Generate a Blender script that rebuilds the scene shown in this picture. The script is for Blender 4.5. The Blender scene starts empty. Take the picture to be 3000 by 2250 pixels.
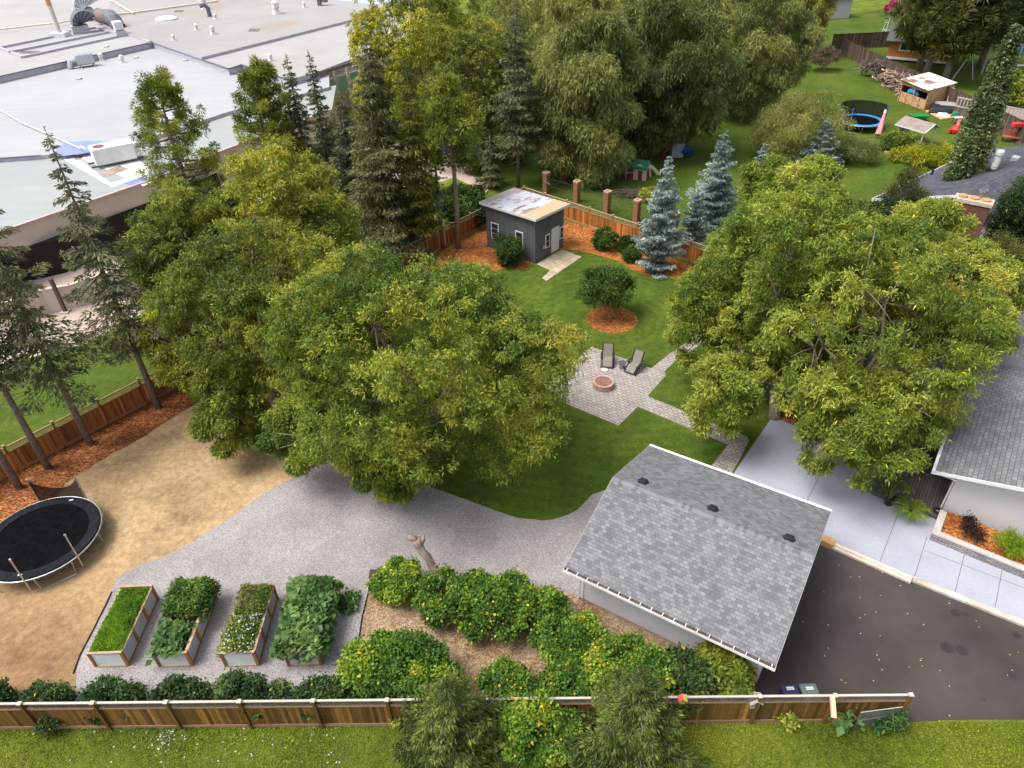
import bpy, math, random
import numpy as np
from mathutils import Vector
R = math.radians
scene = bpy.context.scene
col = scene.collection
# ------------------------------------------------------------------ camera
CH = 26.0; CF = 2075.0; PITCH = R(36.6); ROLL = R(1.62)
FW = np.array([0, math.cos(PITCH), -math.sin(PITCH)])
_ri = np.array([1.0, 0, 0]); _dn = np.cross(FW, _ri)
CR = math.cos(ROLL) * _ri + math.sin(ROLL) * _dn
CD = -math.sin(ROLL) * _ri + math.cos(ROLL) * _dn
cam = bpy.data.cameras.new('camera'); cam.sensor_width = 36; cam.lens = 36 * CF / 3000
cam.clip_start = 0.5; cam.clip_end = 3000
co = bpy.data.objects.new('camera', cam); col.objects.link(co); scene.camera = co
from mathutils import Matrix
co.matrix_world = Matrix(((CR[0], -CD[0], -FW[0], 0), (CR[1], -CD[1], -FW[1], 0), (CR[2], -CD[2], -FW[2], CH), (0, 0, 0, 1)))
# ------------------------------------------------------------------ sky, sun, exposure
SUN = Vector((-0.46, -0.10, 0.88)).normalized()
w = bpy.data.worlds.new('World'); scene.world = w; w.use_nodes = True
nt = w.node_tree; bg = nt.nodes['Background']
sky = nt.nodes.new('ShaderNodeTexSky'); sky.sky_type = 'NISHITA'; sky.sun_disc = False
sky.sun_elevation = math.asin(SUN.z); sky.sun_rotation = math.atan2(SUN.x, SUN.y)
sky.air_density = 1.2; sky.dust_density = 4.0; sky.ozone_density = 0.6
bw = nt.nodes.new('ShaderNodeRGBToBW'); gm = nt.nodes.new('ShaderNodeMix'); gm.data_type = 'RGBA'; gm.inputs[0].default_value = 0.62   # thin cloud: most of the blue is washed out
nt.links.new(sky.outputs[0], bw.inputs[0]); nt.links.new(sky.outputs[0], gm.inputs[6]); nt.links.new(bw.outputs[0], gm.inputs[7]); nt.links.new(gm.outputs[2], bg.inputs[0]); bg.inputs[1].default_value = 0.15
sl = bpy.data.lights.new('sun', 'SUN'); sl.energy = 1.4; sl.angle = R(30); sl.color = (1.0, 0.965, 0.92)
so = bpy.data.objects.new('sun', sl); col.objects.link(so)
so.rotation_euler = SUN.to_track_quat('Z', 'Y').to_euler(); so.location = (0, 0, 60)
scene.view_settings.view_transform = 'Standard'; scene.view_settings.look = 'None'
scene.view_settings.exposure = 1.02; scene.view_settings.gamma = 1.0
scene.render.engine = 'CYCLES'
scene.cycles.max_bounces = 6; scene.cycles.diffuse_bounces = 4; scene.cycles.transparent_max_bounces = 6
scene.cycles.caustics_reflective = False; scene.cycles.caustics_refractive = False

# ------------------------------------------------------------------ photo pixel -> world point on the plane of height z
def ray(x, y): return FW + ((x - 1500) / CF) * CR + ((y - 1125) / CF) * CD
def g(x, y, z=0.0):
    r = ray(x, y); t = (z - CH) / r[2]
    return np.array([r[0] * t, r[1] * t, z])
def depth(p): return float((np.asarray(p) - [0, 0, CH]) @ FW)
def pr(p):
    d = np.asarray(p, float) - [0, 0, CH]
    return 1500 + CF * (d @ CR) / (d @ FW), 1125 + CF * (d @ CD) / (d @ FW)
def hz(base, ty):
    b = g(*base); lo, hi = 0.0, 25.0
    for _ in range(50):
        m = (lo + hi) / 2
        if pr((b[0], b[1], m))[1] > ty: lo = m
        else: hi = m
    return lo
def az(a, b): return math.atan2(b[1] - a[1], b[0] - a[0])

# ------------------------------------------------------------------ materials
def nodes(name, rough=0.7, spec=0.3, metal=0.0):
    m = bpy.data.materials.new(name); m.use_nodes = True
    n = m.node_tree.nodes; b = n['Principled BSDF']
    b.inputs['Roughness'].default_value = rough; b.inputs['Metallic'].default_value = metal
    b.inputs['Specular IOR Level'].default_value = spec
    return m, n, m.node_tree.links, b
def c4(c): return (c[0], c[1], c[2], 1)
def coords(n, l, rot=0.0, scale=(1, 1, 1), out='Object'):
    t = n.new('ShaderNodeTexCoord'); mp = n.new('ShaderNodeMapping')
    mp.inputs['Rotation'].default_value = (0, 0, rot); mp.inputs['Scale'].default_value = scale
    l.new(t.outputs[out], mp.inputs[0]); return mp.outputs[0]
def noise(n, l, v, scale, detail=4, rough=0.6):
    t = n.new('ShaderNodeTexNoise'); t.inputs['Scale'].default_value = scale
    t.inputs['Detail'].default_value = detail; t.inputs['Roughness'].default_value = rough
    l.new(v, t.inputs['Vector']); return t.outputs['Fac']
def ramp(n, l, f, stops):
    r = n.new('ShaderNodeValToRGB'); e = r.color_ramp.elements
    while len(e) < len(stops): e.new(0.5)
    for i, (p, c) in enumerate(stops): e[i].position = p; e[i].color = c4(c)
    l.new(f, r.inputs[0]); return r.outputs[0]
def mix(n, l, f, a, b, mode='MIX'):
    x = n.new('ShaderNodeMix'); x.data_type = 'RGBA'; x.blend_type = mode
    for s, v in ((x.inputs[0], f), (x.inputs[6], a), (x.inputs[7], b)):
        if hasattr(v, 'links'): l.new(v, s)
        elif isinstance(v, (tuple, list)): s.default_value = c4(v)
        else: s.default_value = v
    return x.outputs[2]
def bump(n, l, b, h, strength=0.4, dist=0.02):
    x = n.new('ShaderNodeBump'); x.inputs['Strength'].default_value = strength; x.inputs['Distance'].default_value = dist
    l.new(h, x.inputs['Height']); l.new(x.outputs[0], b.inputs['Normal'])
def M(name, c1, c2=None, scale=3.0, rough=0.7, spec=0.3, metal=0.0, b=0.0, fine=0.12, lo=0.35, hi=0.65):
    m, n, l, p = nodes(name, rough, spec, metal); v = coords(n, l)
    c2 = c2 or tuple(x * 0.8 for x in c1)
    f = noise(n, l, v, scale); a = ramp(n, l, f, [(lo, c2), (hi, c1)])
    if fine:
        f2 = noise(n, l, v, scale * 14, 3); k = ramp(n, l, f2, [(0.3, (1 - fine,) * 3), (0.7, (1 + fine,) * 3)])
        a = mix(n, l, 1.0, a, k, 'MULTIPLY')
    l.new(a, p.inputs['Base Color'])
    if b: bump(n, l, p, noise(n, l, v, scale * 6, 5), b)
    return m
def Mattr(name, rough=0.75, spec=0.25, fine=0.18, stretch=(6, 6, 1)):
    # colour of each board or piece comes from its own 'col', with wood grain along z
    m, n, l, p = nodes(name, rough, spec); a = n.new('ShaderNodeAttribute'); a.attribute_name = 'col'
    v = coords(n, l, scale=stretch); f = noise(n, l, v, 5, 5)
    k = ramp(n, l, f, [(0.3, (1 - fine,) * 3), (0.7, (1 + fine,) * 3)])
    l.new(mix(n, l, 1.0, a.outputs['Color'], k, 'MULTIPLY'), p.inputs['Base Color']); return m
def Mbrick(name, c1, c2, mortar, bw, bh, ms=0.01, rot=0.0, wall=False, rough=0.8, b=0.3, big=0.0, swap=False, contrast=0.0, spec=0.2):
    m, n, l, p = nodes(name, rough, spec)
    v = coords(n, l, rot)
    if wall:
        s = n.new('ShaderNodeSeparateXYZ'); l.new(v, s.inputs[0]); ad = n.new('ShaderNodeMath'); l.new(s.outputs[0], ad.inputs[0]); l.new(s.outputs[1], ad.inputs[1])
        cb = n.new('ShaderNodeCombineXYZ'); l.new(ad.outputs[0], cb.inputs[0]); l.new(s.outputs[2], cb.inputs[1]); v2 = cb.outputs[0]
    else: v2 = v
    t = n.new('ShaderNodeTexBrick'); t.inputs['Scale'].default_value = 1.0
    t.inputs['Brick Width'].default_value = bw; t.inputs['Row Height'].default_value = bh
    t.inputs['Mortar Size'].default_value = ms; t.inputs['Mortar Smooth'].default_value = 0.2
    t.inputs['Color1'].default_value = c4(c1); t.inputs['Color2'].default_value = c4(c2); t.inputs['Mortar'].default_value = c4(mortar)
    l.new(v2, t.inputs['Vector']); c = t.outputs['Color']
    f = noise(n, l, v, 1.3, 5); k = ramp(n, l, f, [(0.3, (0.86 - big,) * 3), (0.7, (1.1 + big,) * 3)])
    c = mix(n, l, 1.0, c, k, 'MULTIPLY')
    f = noise(n, l, v, 40, 2); k = ramp(n, l, f, [(0.3, (0.85,) * 3), (0.7, (1.15,) * 3)])
    c = mix(n, l, 1.0, c, k, 'MULTIPLY'); l.new(c, p.inputs['Base Color'])
    if b:
        iv = n.new('ShaderNodeMath'); iv.operation = 'SUBTRACT'; iv.inputs[0].default_value = 1; l.new(t.outputs['Fac'], iv.inputs[1])
        bump(n, l, p, iv.outputs[0], b, 0.01)
    return m
def Mgrass(name, a, b_, c, patch=0.25, stripes=None, dry=0.75):
    m, n, l, p = nodes(name, 0.9, 0.1); v = coords(n, l)
    f = noise(n, l, v, patch, 5, 0.62); x = ramp(n, l, f, [(0.32, a), (0.52, b_), (0.7, c)])
    f2 = noise(n, l, v, 2.2, 6, 0.75); x = mix(n, l, 1.0, x, ramp(n, l, f2, [(0.28, (0.62, 0.66, 0.6)), (0.72, (1.35, 1.3, 1.3))]), 'MULTIPLY')
    f3 = noise(n, l, v, 26, 3, 0.7); x = mix(n, l, 1.0, x, ramp(n, l, f3, [(0.3, (0.6, 0.62, 0.6)), (0.7, (1.35, 1.35, 1.35))]), 'MULTIPLY')
    f4 = noise(n, l, v, 0.8, 6, 0.7); x = mix(n, l, ramp(n, l, f4, [(0.60, (0, 0, 0)), (0.74, (dry, dry, dry))]), x, (0.155, 0.125, 0.055))      # worn, drier patches
    if stripes:
        cx, cy = stripes; mp = n.new('ShaderNodeMapping'); mp.inputs['Location'].default_value = (-cx, -cy, 0); l.new(v, mp.inputs[0])
        wv = n.new('ShaderNodeTexWave'); wv.wave_type = 'RINGS'; wv.rings_direction = 'Z'; wv.inputs['Scale'].default_value = 0.42; wv.inputs['Distortion'].default_value = 1.4
        wv.inputs['Detail'].default_value = 2; l.new(mp.outputs[0], wv.inputs[0])
        x = mix(n, l, 1.0, x, ramp(n, l, wv.outputs['Fac'], [(0.3, (0.93, 0.95, 0.92)), (0.7, (1.06, 1.05, 1.05))]), 'MULTIPLY')
    l.new(x, p.inputs['Base Color']); bump(n, l, p, f3, 0.7, 0.05); return m
def Mchips(name, cols, scale, patchc=None, patch=0.4, stretch=(1, 1, 1), b=0.8, pa=(0.45, 0.62), fine=30.0):
    # loose pieces: one random colour per cell, larger stains on top
    m, n, l, p = nodes(name, 0.85, 0.2); v = coords(n, l, scale=stretch)
    t = n.new('ShaderNodeTexVoronoi'); t.inputs['Scale'].default_value = scale; t.inputs['Randomness'].default_value = 1.0
    nz = n.new('ShaderNodeTexNoise'); nz.inputs['Scale'].default_value = scale * 0.6; l.new(v, nz.inputs['Vector'])
    vm = n.new('ShaderNodeMix'); vm.data_type = 'VECTOR'; vm.inputs[0].default_value = 0.06; l.new(v, vm.inputs[4]); l.new(nz.outputs['Color'], vm.inputs[5])
    l.new(vm.outputs[1], t.inputs['Vector'])
    s = n.new('ShaderNodeSeparateColor'); l.new(t.outputs['Color'], s.inputs[0])
    k = len(cols); x = ramp(n, l, s.outputs[0], [(i / max(1, k - 1), c) for i, c in enumerate(cols)])
    f3 = noise(n, l, v, fine, 3, 0.8); x = mix(n, l, 1.0, x, ramp(n, l, f3, [(0.3, (0.75,) * 3), (0.7, (1.25,) * 3)]), 'MULTIPLY')
    if patchc:
        f = noise(n, l, coords(n, l), patch, 5, 0.65); x = mix(n, l, ramp(n, l, f, [(pa[0], (0, 0, 0)), (pa[1], (1, 1, 1))]), x, mix(n, l, 1.0, x, patchc, 'MULTIPLY'))
    l.new(x, p.inputs['Base Color']); bump(n, l, p, t.outputs['Distance'], b, 0.04); return m
def Mfoliage():
    m, n, l, p = nodes('leaf', 0.55, 0.22); a = n.new('ShaderNodeAttribute'); a.attribute_name = 'col'
    l.new(a.outputs['Color'], p.inputs['Base Color'])
    tr = n.new('ShaderNodeBsdfTranslucent'); g_ = n.new('ShaderNodeMix'); g_.data_type = 'RGBA'; g_.blend_type = 'MULTIPLY'; g_.inputs[0].default_value = 1
    l.new(a.outputs['Color'], g_.inputs[6]); g_.inputs[7].default_value = (1.25, 1.25, 0.7, 1); l.new(g_.outputs[2], tr.inputs[0])
    ms = n.new('ShaderNodeMixShader'); ms.inputs[0].default_value = 0.27
    l.new(p.outputs[0], ms.inputs[1]); l.new(tr.outputs[0], ms.inputs[2]); l.new(ms.outputs[0], n['Material Output'].inputs[0]); return m
LEAF = Mfoliage()
BARK = M('bark', (0.30, 0.24, 0.19), (0.17, 0.135, 0.105), 5, 0.9, 0.1, b=0.8)
BARKG = M('grey_bark', (0.27, 0.22, 0.19), (0.14, 0.115, 0.10), 6, 0.9, 0.1, b=0.8)
WOOD = Mattr('stained_boards', fine=0.30)
PLAINATTR = Mattr('painted_pieces', 0.6, 0.3, 0.05, (1, 1, 1))
WHITE = M('white_paint', (0.68, 0.68, 0.68), (0.63, 0.63, 0.64), 2, 0.5, 0.4, fine=0.03)
BLACK = M('black_plastic', (0.022, 0.023, 0.026), (0.015, 0.015, 0.017), 4, 0.5, 0.4)
STEEL = M('galvanised_steel', (0.55, 0.56, 0.58), (0.42, 0.43, 0.45), 5, 0.35, 0.5, 0.8)
DARKGLASS = M('dark_glass', (0.02, 0.025, 0.03), (0.03, 0.035, 0.04), 1, 0.08, 0.6, fine=0)
CONC = M('concrete', (0.46, 0.43, 0.40), (0.34, 0.31, 0.28), 2.5, 0.85, 0.2, b=0.3)

# ------------------------------------------------------------------ mesh builder
class MB:
    def __init__(s): s.v = []; s.f = []; s.c = []
    def add(s, v, f, c=(0.5, 0.5, 0.5)):
        o = len(s.v); s.v += [tuple(float(q) for q in p) for p in v]; s.f += [tuple(i + o for i in q) for q in f]; s.c += [c] * len(v)
    def hexa(s, b, t, c=(0.5,) * 3):
        n = len(b); s.add(list(b) + list(t), [tuple(range(n))[::-1], tuple(range(n, 2 * n))] + [(i, (i + 1) % n, n + (i + 1) % n, n + i) for i in range(n)], c)
    def box(s, x0, x1, y0, y1, z0, z1, c=(0.5,) * 3):
        q = [(x0, y0), (x1, y0), (x1, y1), (x0, y1)]; s.hexa([(*p, z0) for p in q], [(*p, z1) for p in q], c)
    def bar(s, p, q, w, h=None, c=(0.5,) * 3, up=(0, 0, 1)):
        h = h or w; p = Vector(p); q = Vector(q); d = (q - p).normalized(); u = Vector(up)
        if abs(d.dot(u)) > 0.98: u = Vector((1, 0, 0))
        a = d.cross(u).normalized(); b = a.cross(d).normalized(); a *= w / 2; b *= h / 2
        s.hexa([p - a - b, p + a - b, p + a + b, p - a + b], [q - a - b, q + a - b, q + a + b, q - a + b], c)
    def tube(s, pts, rad, n=8, c=(0.5,) * 3, cap=True):
        pts = [Vector(p) for p in pts]; rad = rad if hasattr(rad, '__len__') else [rad] * len(pts); vs = []
        prev = None
        for i, p in enumerate(pts):
            d = (pts[min(i + 1, len(pts) - 1)] - pts[max(i - 1, 0)]).normalized()
            u = prev if prev is not None else (Vector((0, 0, 1)) if abs(d.z) < 0.9 else Vector((1, 0, 0)))
            a = (u - d * u.dot(d)); a = a.normalized() if a.length > 1e-5 else d.orthogonal().normalized(); b = d.cross(a); prev = a
            vs += [p + (a * math.cos(2 * math.pi * k / n) + b * math.sin(2 * math.pi * k / n)) * rad[i] for k in range(n)]
        m = len(pts); f = [(i * n + k, i * n + (k + 1) % n, (i + 1) * n + (k + 1) % n, (i + 1) * n + k) for i in range(m - 1) for k in range(n)]
        if cap: f += [tuple(range(n))[::-1], tuple(range((m - 1) * n, m * n))]
        s.add(vs, f, c)
    def lathe(s, prof, n=20, c=(0.5,) * 3, o=(0, 0, 0), cap=True):
        vs = [(o[0] + r * math.cos(2 * math.pi * k / n), o[1] + r * math.sin(2 * math.pi * k / n), o[2] + z) for r, z in prof for k in range(n)]
        m = len(prof); f = [(i * n + k, i * n + (k + 1) % n, (i + 1) * n + (k + 1) % n, (i + 1) * n + k) for i in range(m - 1) for k in range(n)]
        if cap: f += [tuple(range(n))[::-1], tuple(range((m - 1) * n, m * n))]
        s.add(vs, f, c)
    def torus(s, rx, r, z=0, n=40, m=8, c=(0.5,) * 3, h=None):
        h = h or r; vs = []
        for i in range(n):
            a = 2 * math.pi * i / n
            for k in range(m):
                b = 2 * math.pi * k / m; q = rx + r * math.cos(b); vs.append((q * math.cos(a), q * math.sin(a), z + h * math.sin(b)))
        s.add(vs, [(i * m + k, ((i + 1) % n) * m + k, ((i + 1) % n) * m + (k + 1) % m, i * m + (k + 1) % m) for i in range(n) for k in range(m)], c)
    def prism(s, poly, z0, z1, c=(0.5,) * 3): s.hexa([(p[0], p[1], z0) for p in poly], [(p[0], p[1], z1) for p in poly], c)
    def build(s, name, mat, parent=None, bevel=0.0, smooth=False):
        me = bpy.data.meshes.new(name); me.from_pydata(s.v, [], s.f); me.update()
        a = me.attributes.new('col', 'FLOAT_COLOR', 'POINT'); a.data.foreach_set('color', np.array([(*c[:3], 1) for c in s.c], 'f').ravel())
        me.materials.append(mat); o = bpy.data.objects.new(name, me); col.objects.link(o)
        if parent is not None: o.parent = parent
        if smooth: me.polygons.foreach_set('use_smooth', [True] * len(me.polygons))
        if bevel:
            b = o.modifiers.new('bevel', 'BEVEL'); b.width = bevel; b.segments = 2; b.limit_method = 'ANGLE'
        return o
def thing(name, label, cat, loc=(0, 0, 0), rz=0.0, group=None):
    o = bpy.data.objects.new(name, None); col.objects.link(o); o.empty_display_size = 0.2
    o.location = tuple(float(x) for x in loc); o.rotation_euler = (0, 0, rz); return tag(o, label, cat, group)
def tag(o, label, cat, group=None):
    o['label'] = label; o['category'] = cat
    if group: o['group'] = group
    return o
def structure(o): o['kind'] = 'structure'; return o
def part(name, mat, parent, fn, **k):
    b = MB(); fn(b); return b.build(name, mat, parent, **k)

# ------------------------------------------------------------------ ground sheets
def sheet(name, px, z, mat, wob=0.0, step=0.5, seed=0, world=False, kind='structure'):
    rs = random.Random(seed); P = [np.array(p, float)[:2] if world else g(*p)[:2] for p in px]; out = []
    for i in range(len(P)):
        a, b = P[i], P[(i + 1) % len(P)]; L = np.linalg.norm(b - a); k = max(1, int(L / step)) if wob else 1
        nrm = np.array([-(b - a)[1], (b - a)[0]]) / max(L, 1e-6)
        for j in range(k):
            q = a + (b - a) * j / k
            out.append(q + nrm * rs.gauss(0, wob) if wob else q)
    me = bpy.data.meshes.new(name); import mathutils
    tri = mathutils.geometry.tessellate_polygon([[Vector((q[0], q[1], 0)) for q in out]])
    me.from_pydata([(q[0], q[1], z) for q in out], [], [tuple(t) for t in tri]); me.update()
    for poly in me.polygons:
        if poly.normal.z < 0: poly.flip()
    me.materials.append(mat); o = bpy.data.objects.new(name, me); col.objects.link(o); o['kind'] = kind; return o

GR_FIELD = Mgrass('field_grass', (0.070, 0.105, 0.014), (0.125, 0.170, 0.018), (0.195, 0.215, 0.03), 0.35)
GR_YARD = Mgrass('lawn_grass', (0.055, 0.088, 0.013), (0.082, 0.122, 0.016), (0.12, 0.158, 0.022), 0.3, stripes=tuple(g(1792, 938)[:2]), dry=0.35)
GR_FAR = Mgrass('neighbour_grass', (0.055, 0.085, 0.012), (0.075, 0.115, 0.015), (0.12, 0.135, 0.022), 0.16)
GRAVEL = Mchips('grey_gravel', [(0.23, 0.205, 0.20), (0.37, 0.336, 0.33), (0.45, 0.412, 0.405), (0.58, 0.535, 0.52)], 38, (0.74, 0.73, 0.75), 0.30, pa=(0.42, 0.70))
MULCH = Mchips('red_mulch', [(0.06, 0.018, 0.008), (0.20, 0.06, 0.018), (0.31, 0.105, 0.03), (0.52, 0.24, 0.09)], 11, (0.5, 0.45, 0.42), 0.5, (1, 1.8, 1))
ORANGE = Mchips('orange_mulch', [(0.10, 0.028, 0.01), (0.33, 0.10, 0.022), (0.46, 0.165, 0.036), (0.64, 0.31, 0.11)], 11, (0.6, 0.5, 0.45), 0.6, (1, 1.8, 1))
CHIPS = Mchips('tan_wood_chips', [(0.17, 0.105, 0.06), (0.27, 0.18, 0.105), (0.35, 0.25, 0.155), (0.47, 0.36, 0.24)], 18, (0.75, 0.66, 0.6), 0.8)
def Mstraw():
    m, n, l, p = nodes('straw_soil', 0.95, 0.1); v = coords(n, l)
    f = noise(n, l, v, 0.33, 7, 0.66)
    x = ramp(n, l, f, [(0.30, (0.25, 0.17, 0.10)), (0.42, (0.42, 0.29, 0.16)), (0.55, (0.53, 0.375, 0.205)), (0.75, (0.58, 0.425, 0.245))])
    mp = n.new('ShaderNodeMapping'); l.new(v, mp.inputs[0])          # soil darkens to reddish brown towards the front corner
    vm = n.new('ShaderNodeVectorMath'); vm.operation = 'DISTANCE'; l.new(v, vm.inputs[0]); vm.inputs[1].default_value = (-22.0, 15.5, 0)
    ad = n.new('ShaderNodeMath'); ad.operation = 'MULTIPLY_ADD'; l.new(f, ad.inputs[0]); ad.inputs[1].default_value = -6; l.new(vm.outputs['Value'], ad.inputs[2])
    dv = n.new('ShaderNodeMath'); dv.operation = 'DIVIDE'; l.new(ad.outputs[0], dv.inputs[0]); dv.inputs[1].default_value = 10
    x = mix(n, l, ramp(n, l, dv.outputs[0], [(0.0, (1, 1, 1)), (0.45, (0, 0, 0))]), x, mix(n, l, 1.0, x, (0.74, 0.64, 0.62), 'MULTIPLY'))
    f2 = noise(n, l, v, 3.2, 7, 0.8); x = mix(n, l, 1.0, x, ramp(n, l, f2, [(0.28, (0.52, 0.48, 0.44)), (0.72, (1.30, 1.30, 1.28))]), 'MULTIPLY')
    f3 = noise(n, l, coords(n, l, 0.6, (1, 3, 1)), 22, 4, 0.8); x = mix(n, l, 1.0, x, ramp(n, l, f3, [(0.3, (0.60,) * 3), (0.7, (1.38,) * 3)]), 'MULTIPLY')
    l.new(x, p.inputs['Base Color']); bump(n, l, p, f3, 0.8, 0.04); return m
STRAW = Mstraw()
def Masphalt():
    m, n, l, p = nodes('asphalt', 0.82, 0.25); v = coords(n, l)
    f = noise(n, l, v, 0.22, 6, 0.6); x = ramp(n, l, f, [(0.3, (0.034, 0.027, 0.026)), (0.7, (0.074, 0.061, 0.056))])
    f2 = noise(n, l, v, 60, 3, 0.8); x = mix(n, l, 1.0, x, ramp(n, l, f2, [(0.3, (0.72,) * 3), (0.72, (1.35,) * 3)]), 'MULTIPLY')
    l.new(x, p.inputs['Base Color']); bump(n, l, p, f2, 0.3, 0.01); return m
ASPH = Masphalt()
PAVEA = az(g(1645, 1177.5), g(1812, 1248))
PAVER = Mbrick('paver_stone', (0.34, 0.30, 0.272), (0.42, 0.372, 0.338), (0.14, 0.118, 0.105), 0.34, 0.22, 0.017, rot=-PAVEA, b=0.5, big=0.06)
SLABS = Mbrick('pale_slab', (0.42, 0.33, 0.23), (0.52, 0.42, 0.31), (0.20, 0.15, 0.10), 0.75, 0.75, 0.015, rot=-R(45), b=0.4, big=0.06)
PADM = M('painted_concrete', (0.375, 0.384, 0.44), (0.335, 0.344, 0.40), 0.5, 0.6, 0.3, fine=0.05)
TANCONC = M('school_paving', (0.46, 0.36, 0.30), (0.39, 0.30, 0.25), 0.7, 0.9, 0.15, fine=0.1)

sheet('ground', [(-700, -60), (700, -60), (700, 900), (-700, 900)], 0.0, GR_FIELD, world=True)
sheet('neighbour_lawn', [(1440, 640), (1880, 760), (2500, 900), (3300, 800), (3300, 60), (2900, -20), (2500, 40), (1750, 150), (1400, 420)], 0.004, GR_FAR, 0.1, 2.0, 3)
sheet('school_pavement', [(-300, 1150), (-100, 1090), (120, 1040), (262, 1003), (340, 965), (450, 900), (560, 830), (760, 710), (1000, 610), (1180, 570), (1330, 520),
      (1390, 548), (1425, 565), (1433, 553), (1390, 515), (1372, 480), (1400, 445), (1300, 420), (1150, 420), (985, 420), (760, 480), (420, 660), (0, 800), (-300, 900)], 0.008, TANCONC, 0.03, 1.0, 4)
sheet('school_lawn', [(-400, 1420), (-20, 1400), (470, 1140), (1260, 735), (1410, 655), (1430, 560), (1250, 560), (760, 690), (460, 880), (340, 955), (120, 1035), (-300, 1150)], 0.004, GR_FAR, 0.05, 1.0, 14)
sheet('straw_soil', [(560, 1190), (700, 1110), (850, 1090), (1000, 1150), (1040, 1320), (880, 1395), (780, 1445), (700, 1505), (620, 1555), (560, 1595), (500, 1630), (420, 1655), (348, 1697), (330, 1735),
      (315, 1770), (275, 1850), (240, 1920), (230, 1965), (215, 2090), (-400, 2090), (-400, 1560), (100, 1500), (190, 1412), (330, 1328), (430, 1272), (510, 1216)], 0.004, STRAW, 0.03, 0.5, 5)
sheet('gravel_yard', [(215, 2060), (225, 1965), (235, 1920), (270, 1850), (310, 1770), (325, 1735), (343, 1695), (418, 1650), (500, 1625), (560, 1590), (620, 1550), (700, 1500), (780, 1440), (880, 1390), (960, 1330),
      (1000, 1250), (1300, 1400), (1590, 1470), (1770, 1380), (1830, 1500), (1760, 1800), (1050, 2060)], 0.010, GRAVEL, 0.02, 0.4, 6)
LAWN = [(1560, 790), (1700, 735), (1790, 758), (1860, 795), (1930, 812), (2010, 818), (2120, 840), (2300, 950), (2330, 1130), (2240, 1260), (2200, 1300), (2130, 1430), (1790, 1430), (1735, 1450), (1690, 1495),
      (1640, 1518), (1590, 1526), (1520, 1518), (1450, 1495), (1300, 1440), (1150, 1385), (1050, 1300), (980, 1200), (980, 1000), (1100, 850), (1200, 790), (1400, 760), (1520, 770)]
sheet('garden_lawn', LAWN, 0.016, GR_YARD, 0.02, 0.4, 7)
sheet('chip_bed', [(1088, 1703), (1200, 1692), (1300, 1692), (1500, 1702), (1698, 1745), (2214, 2006), (2205, 2090), (1035, 2090), (1046, 1915), (1062, 1810)], 0.018, CHIPS, 0.015, 0.4, 8)
sheet('fence_mulch', [(482, 1150), (545, 1145), (565, 1190), (510, 1220), (430, 1275), (330, 1330), (190, 1415), (150, 1490), (60, 1560), (-300, 1700), (-300, 1590), (0, 1408)], 0.022, MULCH, 0.04, 0.4, 9)
sheet('back_mulch', [(1655, 645), (1805, 694), (1990, 765), (2080, 800), (2010, 820), (1930, 812), (1890, 806), (1850, 790), (1820, 768), (1790, 757), (1740, 745), (1700, 736), (1640, 728)], 0.022, ORANGE, 0.03, 0.4, 10)
sheet('shed_mulch', [(1200, 790), (1420, 664), (1440, 700), (1560, 772), (1545, 790), (1500, 785), (1400, 800), (1200, 830)], 0.022, ORANGE, 0.04, 0.4, 11)
_c = g(1792, 936); _rr = g(1869, 936)[0] - _c[0]
sheet('tree_ring_mulch', [(_c[0] + _rr * math.cos(t) * 0.98, _c[1] + _rr * math.sin(t)) for t in np.linspace(0, 2 * math.pi, 48, endpoint=False)], 0.026, ORANGE, 0.02, 0.15, 12, world=True)
sheet('paver_patio', [(1733, 1017), (1908, 1080), (1961, 1037), (2040, 985), (2080, 995), (1992, 1046), (1947, 1089), (1951, 1100), (1897, 1162), (2184, 1279), (2196, 1290), (2146, 1385), (2085, 1470), (2020, 1450), (2085.6, 1364), (2132, 1303),
      (1868, 1193), (1812, 1248), (1645, 1177.5), (1580, 1150)], 0.030, PAVER)
sheet('shed_path', [(1572, 775), (1646, 731), (1704, 753), (1640, 797), (1600, 824), (1588, 815), (1612, 793)], 0.030, SLABS)
sheet('asphalt_driveway', [(2160, 1980), (2300, 1700), (2408, 1589), (2660, 1702), (3000, 1834), (3600, 2070), (3600, 2112), (3000, 2110), (2760, 2110), (2640, 2118), (2185, 2112)], 0.014, ASPH, 0.01, 1.0)
PAD = [(2262, 1222), (2460, 1300), (2560, 1395), (2700, 1500), (2790, 1550), (3000, 1640), (3500, 1850), (3500, 2030), (3000, 1829), (2670, 1704), (2408, 1587), (2100, 1480), (2142, 1398)]
sheet('concrete_pad', PAD, 0.034, PADM)
sheet('deck_mulch', [(2262, 1222), (2275, 1190), (2460, 1262), (2462, 1300)], 0.026, MULCH, 0.02, 0.4, 13)
JOINT = M('joint_line', (0.10, 0.10, 0.11), (0.13, 0.13, 0.14), 3)
def joints(b):
    for p, q in (((2447.6, 1294.8), (2364, 1469)), ((2640, 1480), (2578, 1645)), ((2716, 1572), (2678, 1694)), ((2827, 1617), (2798, 1735)), ((2938, 1660), (2915, 1780)), ((2706, 1612), (3000, 1722))):
        a = g(*p, 0.038); c = g(*q, 0.038); d = (c - a) / np.linalg.norm(c - a); nn = np.array([-d[1], d[0], 0]) * 0.012
        b.add([a - nn, a + nn, c + nn, c - nn], [(0, 1, 2, 3)])
structure(part('pavement_joint_lines', JOINT, None, joints))


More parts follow.
